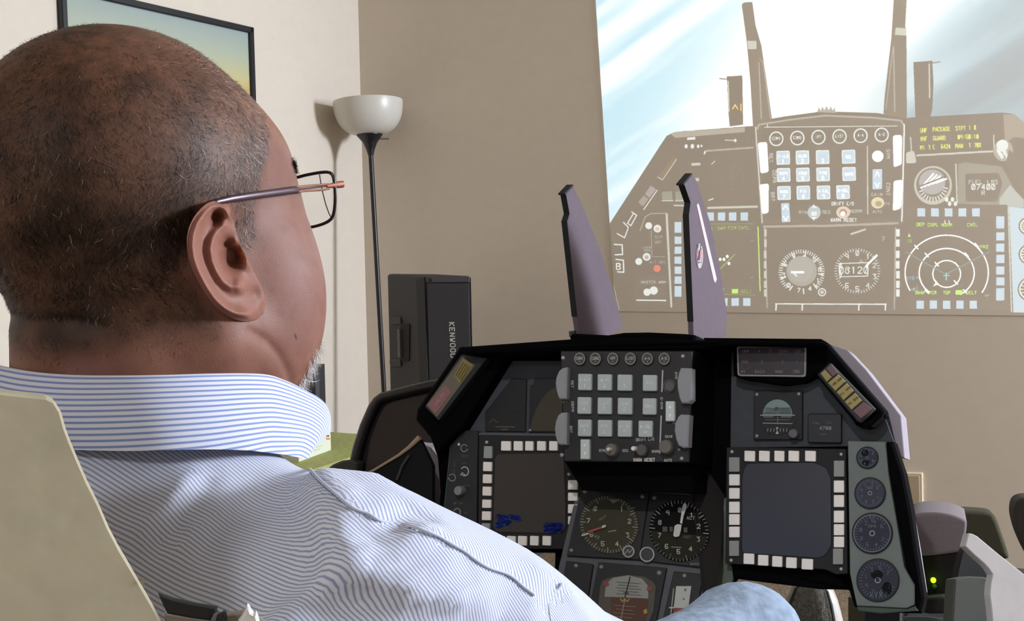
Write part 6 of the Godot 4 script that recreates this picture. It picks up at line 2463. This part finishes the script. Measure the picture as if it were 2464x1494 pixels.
func hair(t: Node3D) -> void:
	var g := Geo.new()
	var c := Vector3(0, 0.02, -0.004)
	var whorl := Vector3(0.01, 0.125, -0.055)
	var made := 0
	for i in 140000:
		var d := Vector3(rng.randfn(), rng.randfn(), rng.randfn()).normalized()
		if d.y < -0.75 or d.x < -0.55:
			continue
		var q := c + d * 0.1
		if hair_at(q * Vector3(0.85, 1.0, 1.0)) < 0.02 and hair_at(q) < 0.02:
			continue
		var r := radius_along(d, 0.1)
		var p := c + d * r
		p += d * head_relief(p)
		var m := hair_at(p)
		var patch := 0.5 + 0.5 * soft.get_noise_3d(p.x * 1400, p.y * 1400, p.z * 1400)
		var crown := bump((p - Vector3(0.035, 0.105, -0.05)).length(), 0.055)
		if rng.randf() > m * (0.30 + 0.9 * patch) * (1.0 - 0.45 * crown):
			continue
		var nn := head_normal(p)
		var away := (p - whorl)
		away -= nn * away.dot(nn)
		away = away.normalized()
		if p.y < 0.07 and p.z < -0.02:
			away = (away + Vector3(0, -0.9, 0) - nn * (Vector3(0, -0.9, 0).dot(nn))).normalized()
		if p.z > 0.0 and p.y < 0.1:
			away = (away + Vector3(0, -0.25, -0.15)).normalized()
		away = (away + Vector3(rng.randfn(), rng.randfn(), rng.randfn()) * 0.22)
		away = (away - nn * away.dot(nn)).normalized()
		var temple := smoothstep(-0.03, 0.04, p.z) * smoothstep(0.135, 0.07, p.y)
		var top := smoothstep(0.08, 0.115, p.y) * smoothstep(-0.05, 0.02, p.z)
		if rng.randf() < 0.3 * temple:
			continue
		var grey := 0.03 + 0.42 * temple + 0.08 * top + 0.03 * smoothstep(0.0, -0.05, p.y)
		var k: Color
		var w := 0.00015
		var clump := soft.get_noise_3d(p.x * 2600 + 40, p.y * 2600, p.z * 2600)
		if rng.randf() < grey:
			k = Color("7d7570").lerp(Color("d2ccc8"), rng.randf() * rng.randf() + temple * 0.15)
			w = 0.00014
		else:
			k = Color("140f0c").lerp(Color("866b59"), clampf(rng.randf() * rng.randf() * 0.9 + clump * 0.6 + 0.12 * (temple + top), 0, 1))
		var swirl := soft.get_noise_3d(p.x * 1100, p.y * 1100 + 70, p.z * 1100) * 1.6
		away = away.rotated(nn, swirl)
		var length := rng.randf_range(0.003, 0.0068)
		if p.y < -0.02:
			length *= 0.7
		strand(g, p, nn, away, length, w, rng.randf_range(0.08, 0.6), rng.randfn() * 0.55, k.srgb_to_linear())
		made += 1
	var m := StandardMaterial3D.new()
	m.vertex_color_use_as_albedo = true
	m.roughness = 0.55
	m.metallic_specular = 0.35
	var o := obj(g, "hair", m, t)
	o.set_meta("kind", "stuff")
	# beard: white, round the chin and along the jaw front
	g = Geo.new()
	for i in 14000:
		var p := Vector3(rng.randf_range(-0.075, 0.075), rng.randf_range(-0.12, -0.05), rng.randf_range(0.045, 0.13))
		p = head_point(p)
		var line := lerpf(0.056, 0.082, clampf((p.y + 0.098) / 0.045, 0, 1))
		if p.z < line - rng.randf() * 0.010 or p.y > -0.052 - rng.randf() * 0.008:
			continue
		var nn := head_normal(p)
		var dir := (Vector3(0, -1, 0.25) + Vector3(rng.randfn(), rng.randfn(), rng.randfn()) * 0.35)
		dir = (dir - nn * dir.dot(nn)).normalized()
		var k := Color("b9b2ac").lerp(Color("efebe6"), rng.randf())
		if rng.randf() < 0.18:
			k = Color("54463e")
		strand(g, p, nn, dir, rng.randf_range(0.008, 0.016), 0.00017, rng.randf_range(0.15, 0.7), rng.randfn() * 0.4, k.srgb_to_linear())
	o = obj(g, "beard", m, t)
	o.set_meta("kind", "stuff")
	# eyebrows
	g = Geo.new()
	for i in 1300:
		var s := 1.0 if i % 2 else -1.0
		var k := rng.randf()
		var p := head_point(Vector3(s * lerpf(0.016, 0.068, k), lerpf(0.043, 0.056, k) + rng.randfn() * 0.0024, lerpf(0.108, 0.080, k)))
		var nn := head_normal(p)
		var dir := Vector3(s * 0.8, 0.25, -0.45) + Vector3(rng.randfn(), rng.randfn(), rng.randfn()) * 0.25
		dir = (dir - nn * dir.dot(nn)).normalized()
		strand(g, p, nn, dir, rng.randf_range(0.005, 0.009), 0.00018, rng.randf_range(0.2, 0.6), rng.randfn() * 0.2, Color("17110f").srgb_to_linear())
	o = obj(g, "eyebrow", m, t)
	o.set_meta("kind", "stuff")


# ---------------------------------------------------------------- glasses
func glasses() -> void:
	var fp := plane_n(hd(0.068, 0.03, 0.105), HF)
	var base := hd(0.07, 0.028, -0.015)
	var t := thing("eyeglasses", base, "rectangular glasses with dark thin rims and rose-gold bars on a dark side arm", "eyeglasses")
	var dark := mat("1b1718", 0.3, 0.3)
	var purple := mat("4a3a42", 0.32, 0.55)
	var gold := mat("c58b78", 0.22, 0.9)
	var outline := [712, 428, 735, 421, 775, 414.5, 797, 414, 806, 421, 810, 436, 813, 470, 811, 502, 806, 522, 796, 532, 775, 541, 748, 547, 712, 551, 668, 548, 648, 530, 640, 490, 644, 450, 660, 436]
	var pts := []
	var sm := rounded(outline, 16, 3)
	for i in range(0, sm.size(), 2):
		pts.append(to_head(on(fp, sm[i], sm[i + 1])))
	for side in [1.0, -1.0]:
		var rim := PackedVector3Array()
		for p in pts:
			rim.append(hd(p.x * side, p.y, p.z - 0.12 * maxf(p.x - 0.05, 0.0)))
		var g := Geo.new()
		g.tube(rim, 0.00105, 8, true)
		g.smooth()
		obj(g, "rim", dark, t)
		g = Geo.new()
		g.flat(rim, -HF)
		var lens := StandardMaterial3D.new()
		lens.transparency = BaseMaterial3D.TRANSPARENCY_ALPHA
		lens.albedo_color = Color(0.93, 0.95, 0.93, 0.05)
		lens.roughness = 0.03
		obj(g, "lens", lens, t)
		# the side arm
		var h := func(x: float, y: float, f: float, r: float) -> Vector3:
			var q := to_head(on(plane_n(hd(r, 0, 0), HR), x, y))
			return hd(q.x * side, q.y, q.z)
		var arm := PackedVector3Array()
		for q in [[500, 497, 0.0785], [512, 491, 0.080], [524, 486, 0.0808], [560, 478, 0.0812], [600, 472, 0.0808], [650, 465, 0.0795], [700, 458, 0.0775], [716, 456.5, 0.0765]]:
			arm.append(h.call(q[0], q[1], 0.0, q[2]))
		g = Geo.new()
		g.tube(arm, PackedFloat32Array([0.0009, 0.0013, 0.0016, 0.0019, 0.0021, 0.0022, 0.0023, 0.0023]), 10, false, 0.5, Vector3.UP)
		g.smooth()
		obj(g, "side_arm", purple, t)
		# arm tip that bends down behind the ear
		g = Geo.new()
		g.tube(PackedVector3Array([arm[0], arm[0] + HF * 0.002 - Vector3.UP * 0.004 - HR * side * 0.004, arm[0] + HF * 0.006 - Vector3.UP * 0.014 - HR * side * 0.006, arm[0] + HF * 0.006 - Vector3.UP * 0.028 - HR * side * 0.006]), 0.0013, 8)
		obj(g, "ear_tip", dark, t)
		for k in 2:
			var y0 := 450.0 if k == 0 else 461.5
			var y1 := 442.5 if k == 0 else 455.5
			g = Geo.new()
			var bar := PackedVector3Array([h.call(712, y0, 0, 0.0768), h.call(745, lerpf(y0, y1, 0.4) - 0.5, 0, 0.0752), h.call(775, lerpf(y0, y1, 0.75), 0, 0.0732), h.call(792, y1 + (1.0 if k == 0 else -1.5), 0, 0.0718)])
			g.tube(bar, 0.0007, 8)
			obj(g, "gold_bar", gold, t)
		g = Geo.new()
		g.tube(PackedVector3Array([h.call(712, 456, 0, 0.0766), h.call(750, 452, 0, 0.0748), h.call(784, 448, 0, 0.0725)]), 0.0006, 8, false, 0.6, Vector3.UP)
		obj(g, "side_arm", purple, t)
		g = Geo.new()
		g.tube(PackedVector3Array([h.call(786, 448, 0, 0.0722), h.call(800, 446, 0, 0.071), h.call(812, 444.5, 0, 0.0702), h.call(825, 443, 0, 0.0695)]), PackedFloat32Array([0.0010, 0.0017, 0.0022, 0.0023]), 10, false, 0.6, Vector3.UP)
		obj(g, "hinge", mat("a8705f", 0.3, 0.8), t)
	var g2 := Geo.new()
	var b0: Vector3 = pts[pts.size() / 2 + 8]
	var lo := 1.0
	for p in pts:
		if absf(p.x) < lo:
			lo = absf(p.x)
			b0 = p
	g2.tube(PackedVector3Array([hd(b0.x, b0.y + 0.006, b0.z), hd(0.004, b0.y + 0.009, b0.z + 0.006), hd(-0.004, b0.y + 0.009, b0.z + 0.006), hd(-b0.x, b0.y + 0.006, b0.z)]), 0.001, 8)
	obj(g2, "bridge", dark, t)
	# a thin dark line that shows through the lens
	g2 = Geo.new()
	var wp := plane_n(hd(0.068, 0.03, 0.110), HF)
	g2.tube(pp(wp, 0.0, [769, 420, 772, 440, 777, 465, 784, 492, 791, 512, 797, 524]), 0.0004, 6)
	obj(g2, "lens_line", dark, t)


# ---------------------------------------------------------------- shirt
func shirt_sdf(p0: Vector3) -> float:
	var p := Vector3(absf(p0.x), p0.y, p0.z)
	var s := Vector3(0.1711, -0.1939, -0.0222)
	var e := Vector3(0.2611, -0.3711, 0.2011)
	var d := cap(p, Vector3(0, -0.1989, -0.0222), s, 0.045, 0.045)
	d = smin(d, cap(p, Vector3(0.0338, -0.1347, -0.0339), Vector3(0.1711, -0.1839, -0.0222), 0.0497, 0.0224), 0.05)
	d = smin(d, ell(p, Vector3(0, -0.3342, -0.019), Vector3(0.2014, 0.2336, 0.1287)), 0.06)
	d = smin(d, cap(p, s, e, 0.0771, 0.0866), 0.03)
	d = smin(d, cap(p, e, Vector3(0.215, -0.37, 0.44), 0.07, 0.036), 0.03)
	d = smin(d, cap(p, Vector3(0, -0.42, 0.0), Vector3(0, -0.6, 0.03), 0.14, 0.12), 0.05)
	if p0.x > 0.0:
		d -= shirt_relief(p0)
	return d


var folds := []          # [height in metres, width in metres, points in head measures]


func shirt_relief(p: Vector3) -> float:
	var o := -0.004 * bump((p - Vector3(0.2, -0.129, 0.0)).length(), 0.03) + 0.0035 * bump((p - Vector3(0.235, -0.172, 0.062)).length(), 0.035) - 0.0045 * bump((p - Vector3(0.253, -0.226, 0.127)).length(), 0.03)
	for f in folds:
		if absf(p.x - f[3].x) + absf(p.y - f[3].y) + absf(p.z - f[3].z) > f[4]:
			continue
		var g := line_gap(p, f[2])
		o += f[0] * bump(g, f[1])
	return o


func measure_folds() -> void:
	folds = []
	var list := [
		[-7.5, 9.0, [1012, 1230, 930, 1274, 860, 1312, 800, 1346]], [5.0, 10.0, [1020, 1264, 910, 1312, 835, 1358]],
		[10.0, 13.0, [765, 1150, 790, 1205, 805, 1265, 818, 1332]], [-12.0, 26.0, [640, 1190, 660, 1260, 690, 1340]],
		[10.0, 12.0, [822, 1342, 760, 1402, 700, 1460, 670, 1500]], [8.0, 10.0, [850, 1388, 960, 1420, 1080, 1442, 1190, 1462]], [-15.0, 22.0, [850, 1455, 960, 1490, 1080, 1515, 1200, 1540]],
		[-6.0, 12.0, [690, 1380, 640, 1430, 600, 1480]], [3.5, 7.0, [460, 1150, 400, 1215, 330, 1290]], [-3.5, 7.0, [500, 1160, 450, 1225, 390, 1300]],
		[2.6, 7.0, [545, 1165, 500, 1230, 440, 1310]], [-2.6, 7.0, [590, 1180, 550, 1240, 500, 1320]], [2.4, 8.0, [640, 1190, 610, 1250, 570, 1330]],
		[3.0, 6.0, [773, 1164, 847, 1226, 922, 1260]], [-3.2, 5.0, [1060, 1312, 1035, 1334, 1000, 1347]], [-3.6, 6.0, [1130, 1360, 1100, 1386, 1050, 1402]],
		[-3.6, 6.0, [1250, 1427, 1215, 1447, 1160, 1457]], [3.0, 9.0, [1300, 1380, 1360, 1420, 1400, 1470]], [-3.2, 6.0, [1341, 1421, 1322, 1452, 1324, 1490]],
		[-3.0, 5.0, [985, 1212, 960, 1236, 935, 1256]], [2.2, 5.0, [1010, 1215, 985, 1242]], [4.0, 9.0, [860, 1146, 905, 1152]], [-2.5, 5.0, [884, 1232, 850, 1262, 830, 1290]]]
	var made := []
	for f in list:
		var pts := []
		var mid := Vector3.ZERO
		for i in range(0, f[2].size(), 2):
			pts.append(to_head(shirt_hit(f[2][i], f[2][i + 1], 0.0)))
			mid += pts[-1]
		mid /= pts.size()
		var reach := 0.0
		for p in pts:
			reach = maxf(reach, absf(p.x - mid.x) + absf(p.y - mid.y) + absf(p.z - mid.z))
		made.append([f[0] * 0.001, f[1] * 0.001, pts, mid, reach + f[1] * 0.0035])
	folds = made


func nets(f: Callable, lo: Vector3, hi: Vector3, cell: float) -> Geo:
	var n := Vector3i(((hi - lo) / cell).ceil())
	n = Vector3i((n.x / 4 + 1) * 4, (n.y / 4 + 1) * 4, (n.z / 4 + 1) * 4)
	var sx := n.x + 1
	var sy := n.y + 1
	var val := PackedFloat32Array()
	val.resize(sx * sy * (n.z + 1))
	val.fill(1e9)
	var blocks := []
	for bz in n.z / 4:
		for by in n.y / 4:
			for bx in n.x / 4:
				var mid := lo + Vector3(bx * 4 + 2, by * 4 + 2, bz * 4 + 2) * cell
				if absf(f.call(mid)) < cell * 4.4:
					blocks.append(Vector3i(bx * 4, by * 4, bz * 4))
	for b in blocks:
		for z in 5:
			for y in 5:
				for x in 5:
					var i: int = (b.x + x) + (b.y + y) * sx + (b.z + z) * sx * sy
					if val[i] > 1e8:
						val[i] = f.call(lo + Vector3(b.x + x, b.y + y, b.z + z) * cell)
	var g := Geo.new()
	var id := {}
	var corners := [0, 1, sx, sx + 1, sx * sy, sx * sy + 1, sx * sy + sx, sx * sy + sx + 1]
	var offs := [Vector3(0, 0, 0), Vector3(1, 0, 0), Vector3(0, 1, 0), Vector3(1, 1, 0), Vector3(0, 0, 1), Vector3(1, 0, 1), Vector3(0, 1, 1), Vector3(1, 1, 1)]
	var edges := [[0, 1], [2, 3], [4, 5], [6, 7], [0, 2], [1, 3], [4, 6], [5, 7], [0, 4], [1, 5], [2, 6], [3, 7]]
	for b in blocks:
		for z in 4:
			for y in 4:
				for x in 4:
					var i: int = (b.x + x) + (b.y + y) * sx + (b.z + z) * sx * sy
					var mask := 0
					for k in 8:
						if val[i + corners[k]] < 0.0:
							mask |= 1 << k
					if mask == 0 or mask == 255:
						continue
					var sum := Vector3.ZERO
					var cnt := 0
					for e in edges:
						var va: float = val[i + corners[e[0]]]
						var vb: float = val[i + corners[e[1]]]
						if (va < 0.0) != (vb < 0.0):
							sum += offs[e[0]].lerp(offs[e[1]], va / (va - vb))
							cnt += 1
					var p := lo + (Vector3(b.x + x, b.y + y, b.z + z) + sum / cnt) * cell
					var nn := Vector3.ZERO
					for k in 8:
						nn += (offs[k] - Vector3(0.5, 0.5, 0.5)) * val[i + corners[k]]
					id[i] = g.vert(p, nn.normalized())
	for i in id.keys():
		for ax in 3:
			var step: int = [1, sx, sx * sy][ax]
			var u: int = [sx, sx * sy, 1][ax]
			var w: int = [sx * sy, 1, sx][ax]
			if (val[i] < 0.0) == (val[i + step] < 0.0):
				continue
			if id.has(i - u) and id.has(i - w) and id.has(i - u - w):
				g.face(id[i], id[i - u], id[i - u - w])
				g.face(id[i], id[i - u - w], id[i - w])
	return g


func cloth_material(scale: float, blue := "8393c6") -> StandardMaterial3D:
	var im := Image.create(8, 64, false, Image.FORMAT_RGB8)
	for y in 64:
		var s := 0.5 + 0.5 * sin(TAU * y / 64.0)
		var k := smoothstep(0.50, 0.86, s)
		for x in 8:
			im.set_pixel(x, y, Color("dadce8").lerp(Color(blue), k))
	var m := StandardMaterial3D.new()
	m.albedo_texture = ImageTexture.create_from_image(im)
	m.uv1_scale = Vector3(1, scale, 1)
	m.roughness = 0.9
	m.metallic_specular = 0.2
	m.rim_enabled = true
	m.rim = 0.25
	m.rim_tint = 0.5
	return m


const PITCH := 0.0031


func shirt(t: Node3D) -> void:
	measure_folds()
	var g0 := nets(shirt_sdf, Vector3(-0.36, -0.76, -0.2), Vector3(0.36, -0.06, 0.5), 0.0065)
	for q in SEAM:
		var p := to_head(shirt_hit(q[0], q[1], 0.0))
		seam_line.append(Vector2(p.x, p.z))
	# shape in head measures; stripes run along the shoulders, counted round an axis through the chest
	var back := Geo.new()
	var yoke := Geo.new()
	var cut := func(p: Vector3) -> bool:
		return p.x > 0.1 and p.x < seam_line[seam_line.size() - 1].x + 0.004 and p.z > seam_f(p.x) and p.y > -0.30
	var isy := []
	for i in g0.v.size():
		isy.append(cut.call(g0.v[i]))
	var maps := [{}, {}]
	var gs := [back, yoke]
	g0.ix.reverse()
	for i in range(0, g0.ix.size(), 3):
		var w := 0
		for j in 3:
			if isy[g0.ix[i + j]]:
				w += 1
		var k := 1 if w >= 2 else 0
		for j in 3:
			var s := g0.ix[i + j]
			if not maps[k].has(s):
				var p := g0.v[s]
				var v: float
				if k == 0:
					v = (atan2(p.y + 0.40 + p.x * 0.20, -p.z + 0.05) * 0.48) / PITCH
				else:
					v = (p.z * 0.9 - p.y * 0.75) * 1.15 / PITCH
				maps[k][s] = gs[k].vert(hd_v(g0.v[s]), hd_d(g0.n[s]), Vector2(p.x * 10, v))
			gs[k].ix.append(maps[k][s])
	var cloth := cloth_material(1.0, "98a3c4")
	var sh := obj(back, "shirt", cloth, t)
	obj(yoke, "front_yoke", cloth, sh)
	seams(sh)
	collar(sh)


var seam_line := PackedVector2Array()        # the shoulder seam seen from above: (right, forward)


func seam_f(r: float) -> float:
	for i in seam_line.size() - 1:
		if r <= seam_line[i + 1].x:
			return lerpf(seam_line[i].y, seam_line[i + 1].y, clampf((r - seam_line[i].x) / maxf(seam_line[i + 1].x - seam_line[i].x, 1e-5), 0, 1))
	return seam_line[seam_line.size() - 1].y


func shirt_hit(x: float, y: float, off: float) -> Vector3:
	var d := ray(x, y)
	var l := 0.4
	for i in 70:
		var p := to_head(co + d * l)
		var s := shirt_sdf(p) - off
		if s < 0.0002 or l > 1.4:
			break
		l += s * 0.8
	return co + d * l


const SEAM := [[745, 1128], [773, 1158], [812, 1192], [847, 1220], [884, 1235], [922, 1254], [983, 1264], [1048, 1286], [1075, 1302], [1116, 1325], [1143, 1346], [1177, 1366], [1225, 1383], [1259, 1411], [1286, 1431]]
const ARMHOLE := [[1352, 1405], [1341, 1421], [1326, 1440], [1320, 1456], [1322, 1475], [1326, 1500], [1332, 1530]]


func seams(sh: Node3D) -> void:
	var m := mat("c6cad8", 0.9, 0.0, 0.2)
	for line in [SEAM, ARMHOLE]:
		var pts := PackedVector3Array()
		var n: int = line.size()
		for k in n * 6 - 5:
			var f := k / 6.0
			var i := mini(int(f), n - 2)
			var t := f - i
			var x := cubic_interpolate(line[i][0], line[i + 1][0], line[maxi(i - 1, 0)][0], line[mini(i + 2, n - 1)][0], t)
			var y := cubic_interpolate(line[i][1], line[i + 1][1], line[maxi(i - 1, 0)][1], line[mini(i + 2, n - 1)][1], t)
			pts.append(shirt_hit(x, y, 0.0003))
		var g := Geo.new()
		g.tube(pts, 0.0008, 8)
		g.smooth()
		obj(g, "seam", m, sh)
		# thread: short stitches beside the seam
		g = Geo.new()
		for i in pts.size() - 1:
			var a := pts[i].lerp(pts[i + 1], 0.2)
			var b := pts[i].lerp(pts[i + 1], 0.6)
			var side := (b - a).cross(co - a).normalized() * 0.0011
			var up := (co - a).normalized() * 0.0011
			g.tube(PackedVector3Array([a + side + up, b + side + up]), 0.00025, 5)
		obj(g, "stitching", mat("6a78a6", 0.8), sh).set_meta("kind", "stuff")


func collar(sh: Node3D) -> void:
	# columns: top edge, lower edge (measured in the photograph, at their depth), from the hidden left round the back to the tip on the right
	var colz := [[-150, 868, 0.735, -190, 1050, 0.73], [-60, 872, 0.695, -80, 1055, 0.685], [0, 886, 0.655, -10, 1066, 0.646], [60, 897, 0.628, 60, 1075, 0.618], [130, 904, 0.614, 130, 1080, 0.602], [200, 907, 0.607, 200, 1083, 0.593], [300, 907, 0.604, 300, 1085, 0.588], [400, 905, 0.608, 400, 1083, 0.590],
		[500, 902, 0.620, 500, 1081, 0.600], [590, 901, 0.640, 590, 1083, 0.615], [650, 905, 0.660, 640, 1088, 0.629], [690, 918, 0.678, 680, 1093, 0.642], [715, 929, 0.692, 700, 1097, 0.652], [740, 941, 0.706, 718, 1100, 0.663], [765, 955, 0.718, 732, 1103, 0.674], [784, 972, 0.728, 741, 1103, 0.684], [794, 992, 0.734, 752, 1086, 0.700], [796, 1010, 0.736, 765, 1066, 0.714], [792, 1026, 0.735, 776, 1050, 0.724]]
	var n := colz.size()
	var samples := 130
	var rows := 16
	var g := Geo.new()
	var grid := []
	for s in samples + 1:
		var k := float(s) / samples * (n - 1)
		var i := mini(int(k), n - 2)
		var f := k - i
		var q := []
		for m in 6:
			q.append(cubic_interpolate(colz[i][m], colz[i + 1][m], colz[maxi(i - 1, 0)][m], colz[mini(i + 2, n - 1)][m], f))
		var a := pt(q[0], q[1], q[2])
		var b := pt(q[3], q[4], q[5])
		grid.append([a, b])
	# outer leaf, the fold over the top, and the inner band down to the neck
	var dist := 0.0
	var first := g.v.size()
	var per := rows + 1 + 5
	for s in samples + 1:
		var a: Vector3 = grid[s][0]
		var b: Vector3 = grid[s][1]
		var tang: Vector3 = (grid[mini(s + 1, samples)][0] - grid[maxi(s - 1, 0)][0]).normalized()
		var down := (b - a).normalized()
		var outw := tang.cross(down).normalized()
		if outw.dot(a - hd(0, a.y - HC.y, 0.0)) < 0.0:
			outw = -outw
		if s > 0:
			dist += ((grid[s][0] as Vector3) - (grid[s - 1][0] as Vector3)).length()
		var len := (b - a).length()
		for r in rows + 1:
			var k := r / float(rows)
			var bow := sin(k * PI) * 0.003 + (1.0 - k) * 0.0
			g.vert(a.lerp(b, k) + outw * bow, outw, Vector2(dist * 10, k * len / PITCH))
		var inn := [[0.0012, 0.0012], [0.0030, 0.0012], [0.0042, -0.001], [0.0046, -0.010], [0.0046, -0.030]]
		for e in 5:
			var fade := 1.0 - 0.93 * smoothstep(0.66, 0.80, s / float(samples))
			g.vert(a - outw * inn[e][0] + Vector3.UP * inn[e][1] * fade, -outw if e > 1 else Vector3.UP, Vector2(dist * 10, -0.5 - e * (1.0 if e < 3 else 3.0)))
	for s in samples:
		for r in rows:
			var a := first + s * per + r
			g.face(a, a + 1, a + per + 1)
			g.face(a, a + per + 1, a + per)
		# over the top
		var chain := [0, rows + 1, rows + 2, rows + 3, rows + 4, rows + 5]
		for e in 5:
			var a: int = first + s * per + chain[e]
			var b: int = first + s * per + chain[e + 1]
			g.face(a, b, b + per)
			g.face(a, b + per, a + per)
	g.smooth()
	var m := cloth_material(1.0)
	obj(g, "collar", m, sh)
	# the under side of the leaf so that it has thickness
	var g2 := Geo.new()
	for s in samples + 1:
		for r in rows + 1:
			var i := first + s * per + r
			g2.vert(g.v[i] - g.n[i] * 0.0014, -g.n[i], g.uv[i])
	for s in samples:
		for r in rows:
			var a := s * (rows + 1) + r
			g2.face(a, a + 1, a + rows + 2)
			g2.face(a, a + rows + 2, a + rows + 1)
	obj(g2, "collar_lining", m, sh)


# ---------------------------------------------------------------- jeans
func jeans(t: Node3D) -> void:
	var knee := to_head(pt(1793, 1545, 1.07))
	var mid_thigh := to_head(pt(1490, 1800, 0.92))
	var f := func(p0: Vector3) -> float:
		var p := Vector3(absf(p0.x), p0.y, p0.z)
		var k := Vector3(knee.x, knee.y, knee.z)
		var d := cap(p, Vector3(0, -0.66, 0.02), Vector3(0.09, -0.66, 0.03), 0.13, 0.12)
		d = smin(d, cap(p, Vector3(0.1, -0.64, 0.05), mid_thigh, 0.095, 0.078), 0.06)
		d = smin(d, cap(p, mid_thigh, k + Vector3(-0.004, -0.004, -0.004), 0.078, 0.052), 0.03)
		d = smin(d, cap(p, k, Vector3(k.x - 0.02, -0.66, k.z + 0.34), 0.053, 0.045), 0.02)
		return d
	var g0 := nets(f, Vector3(-0.42, -0.9, -0.2), Vector3(0.42, -0.2, 1.0), 0.013)
	var g := Geo.new()
	for i in g0.v.size():
		g.vert(hd_v(g0.v[i]), hd_d(g0.n[i]))
	g.ix = g0.ix
	g.ix.reverse()
	var m := grainy("a3b4cb", 0.9, 14.0, 0.03, 0.25, 141, 0.2)
	obj(g, "jeans", m, t)
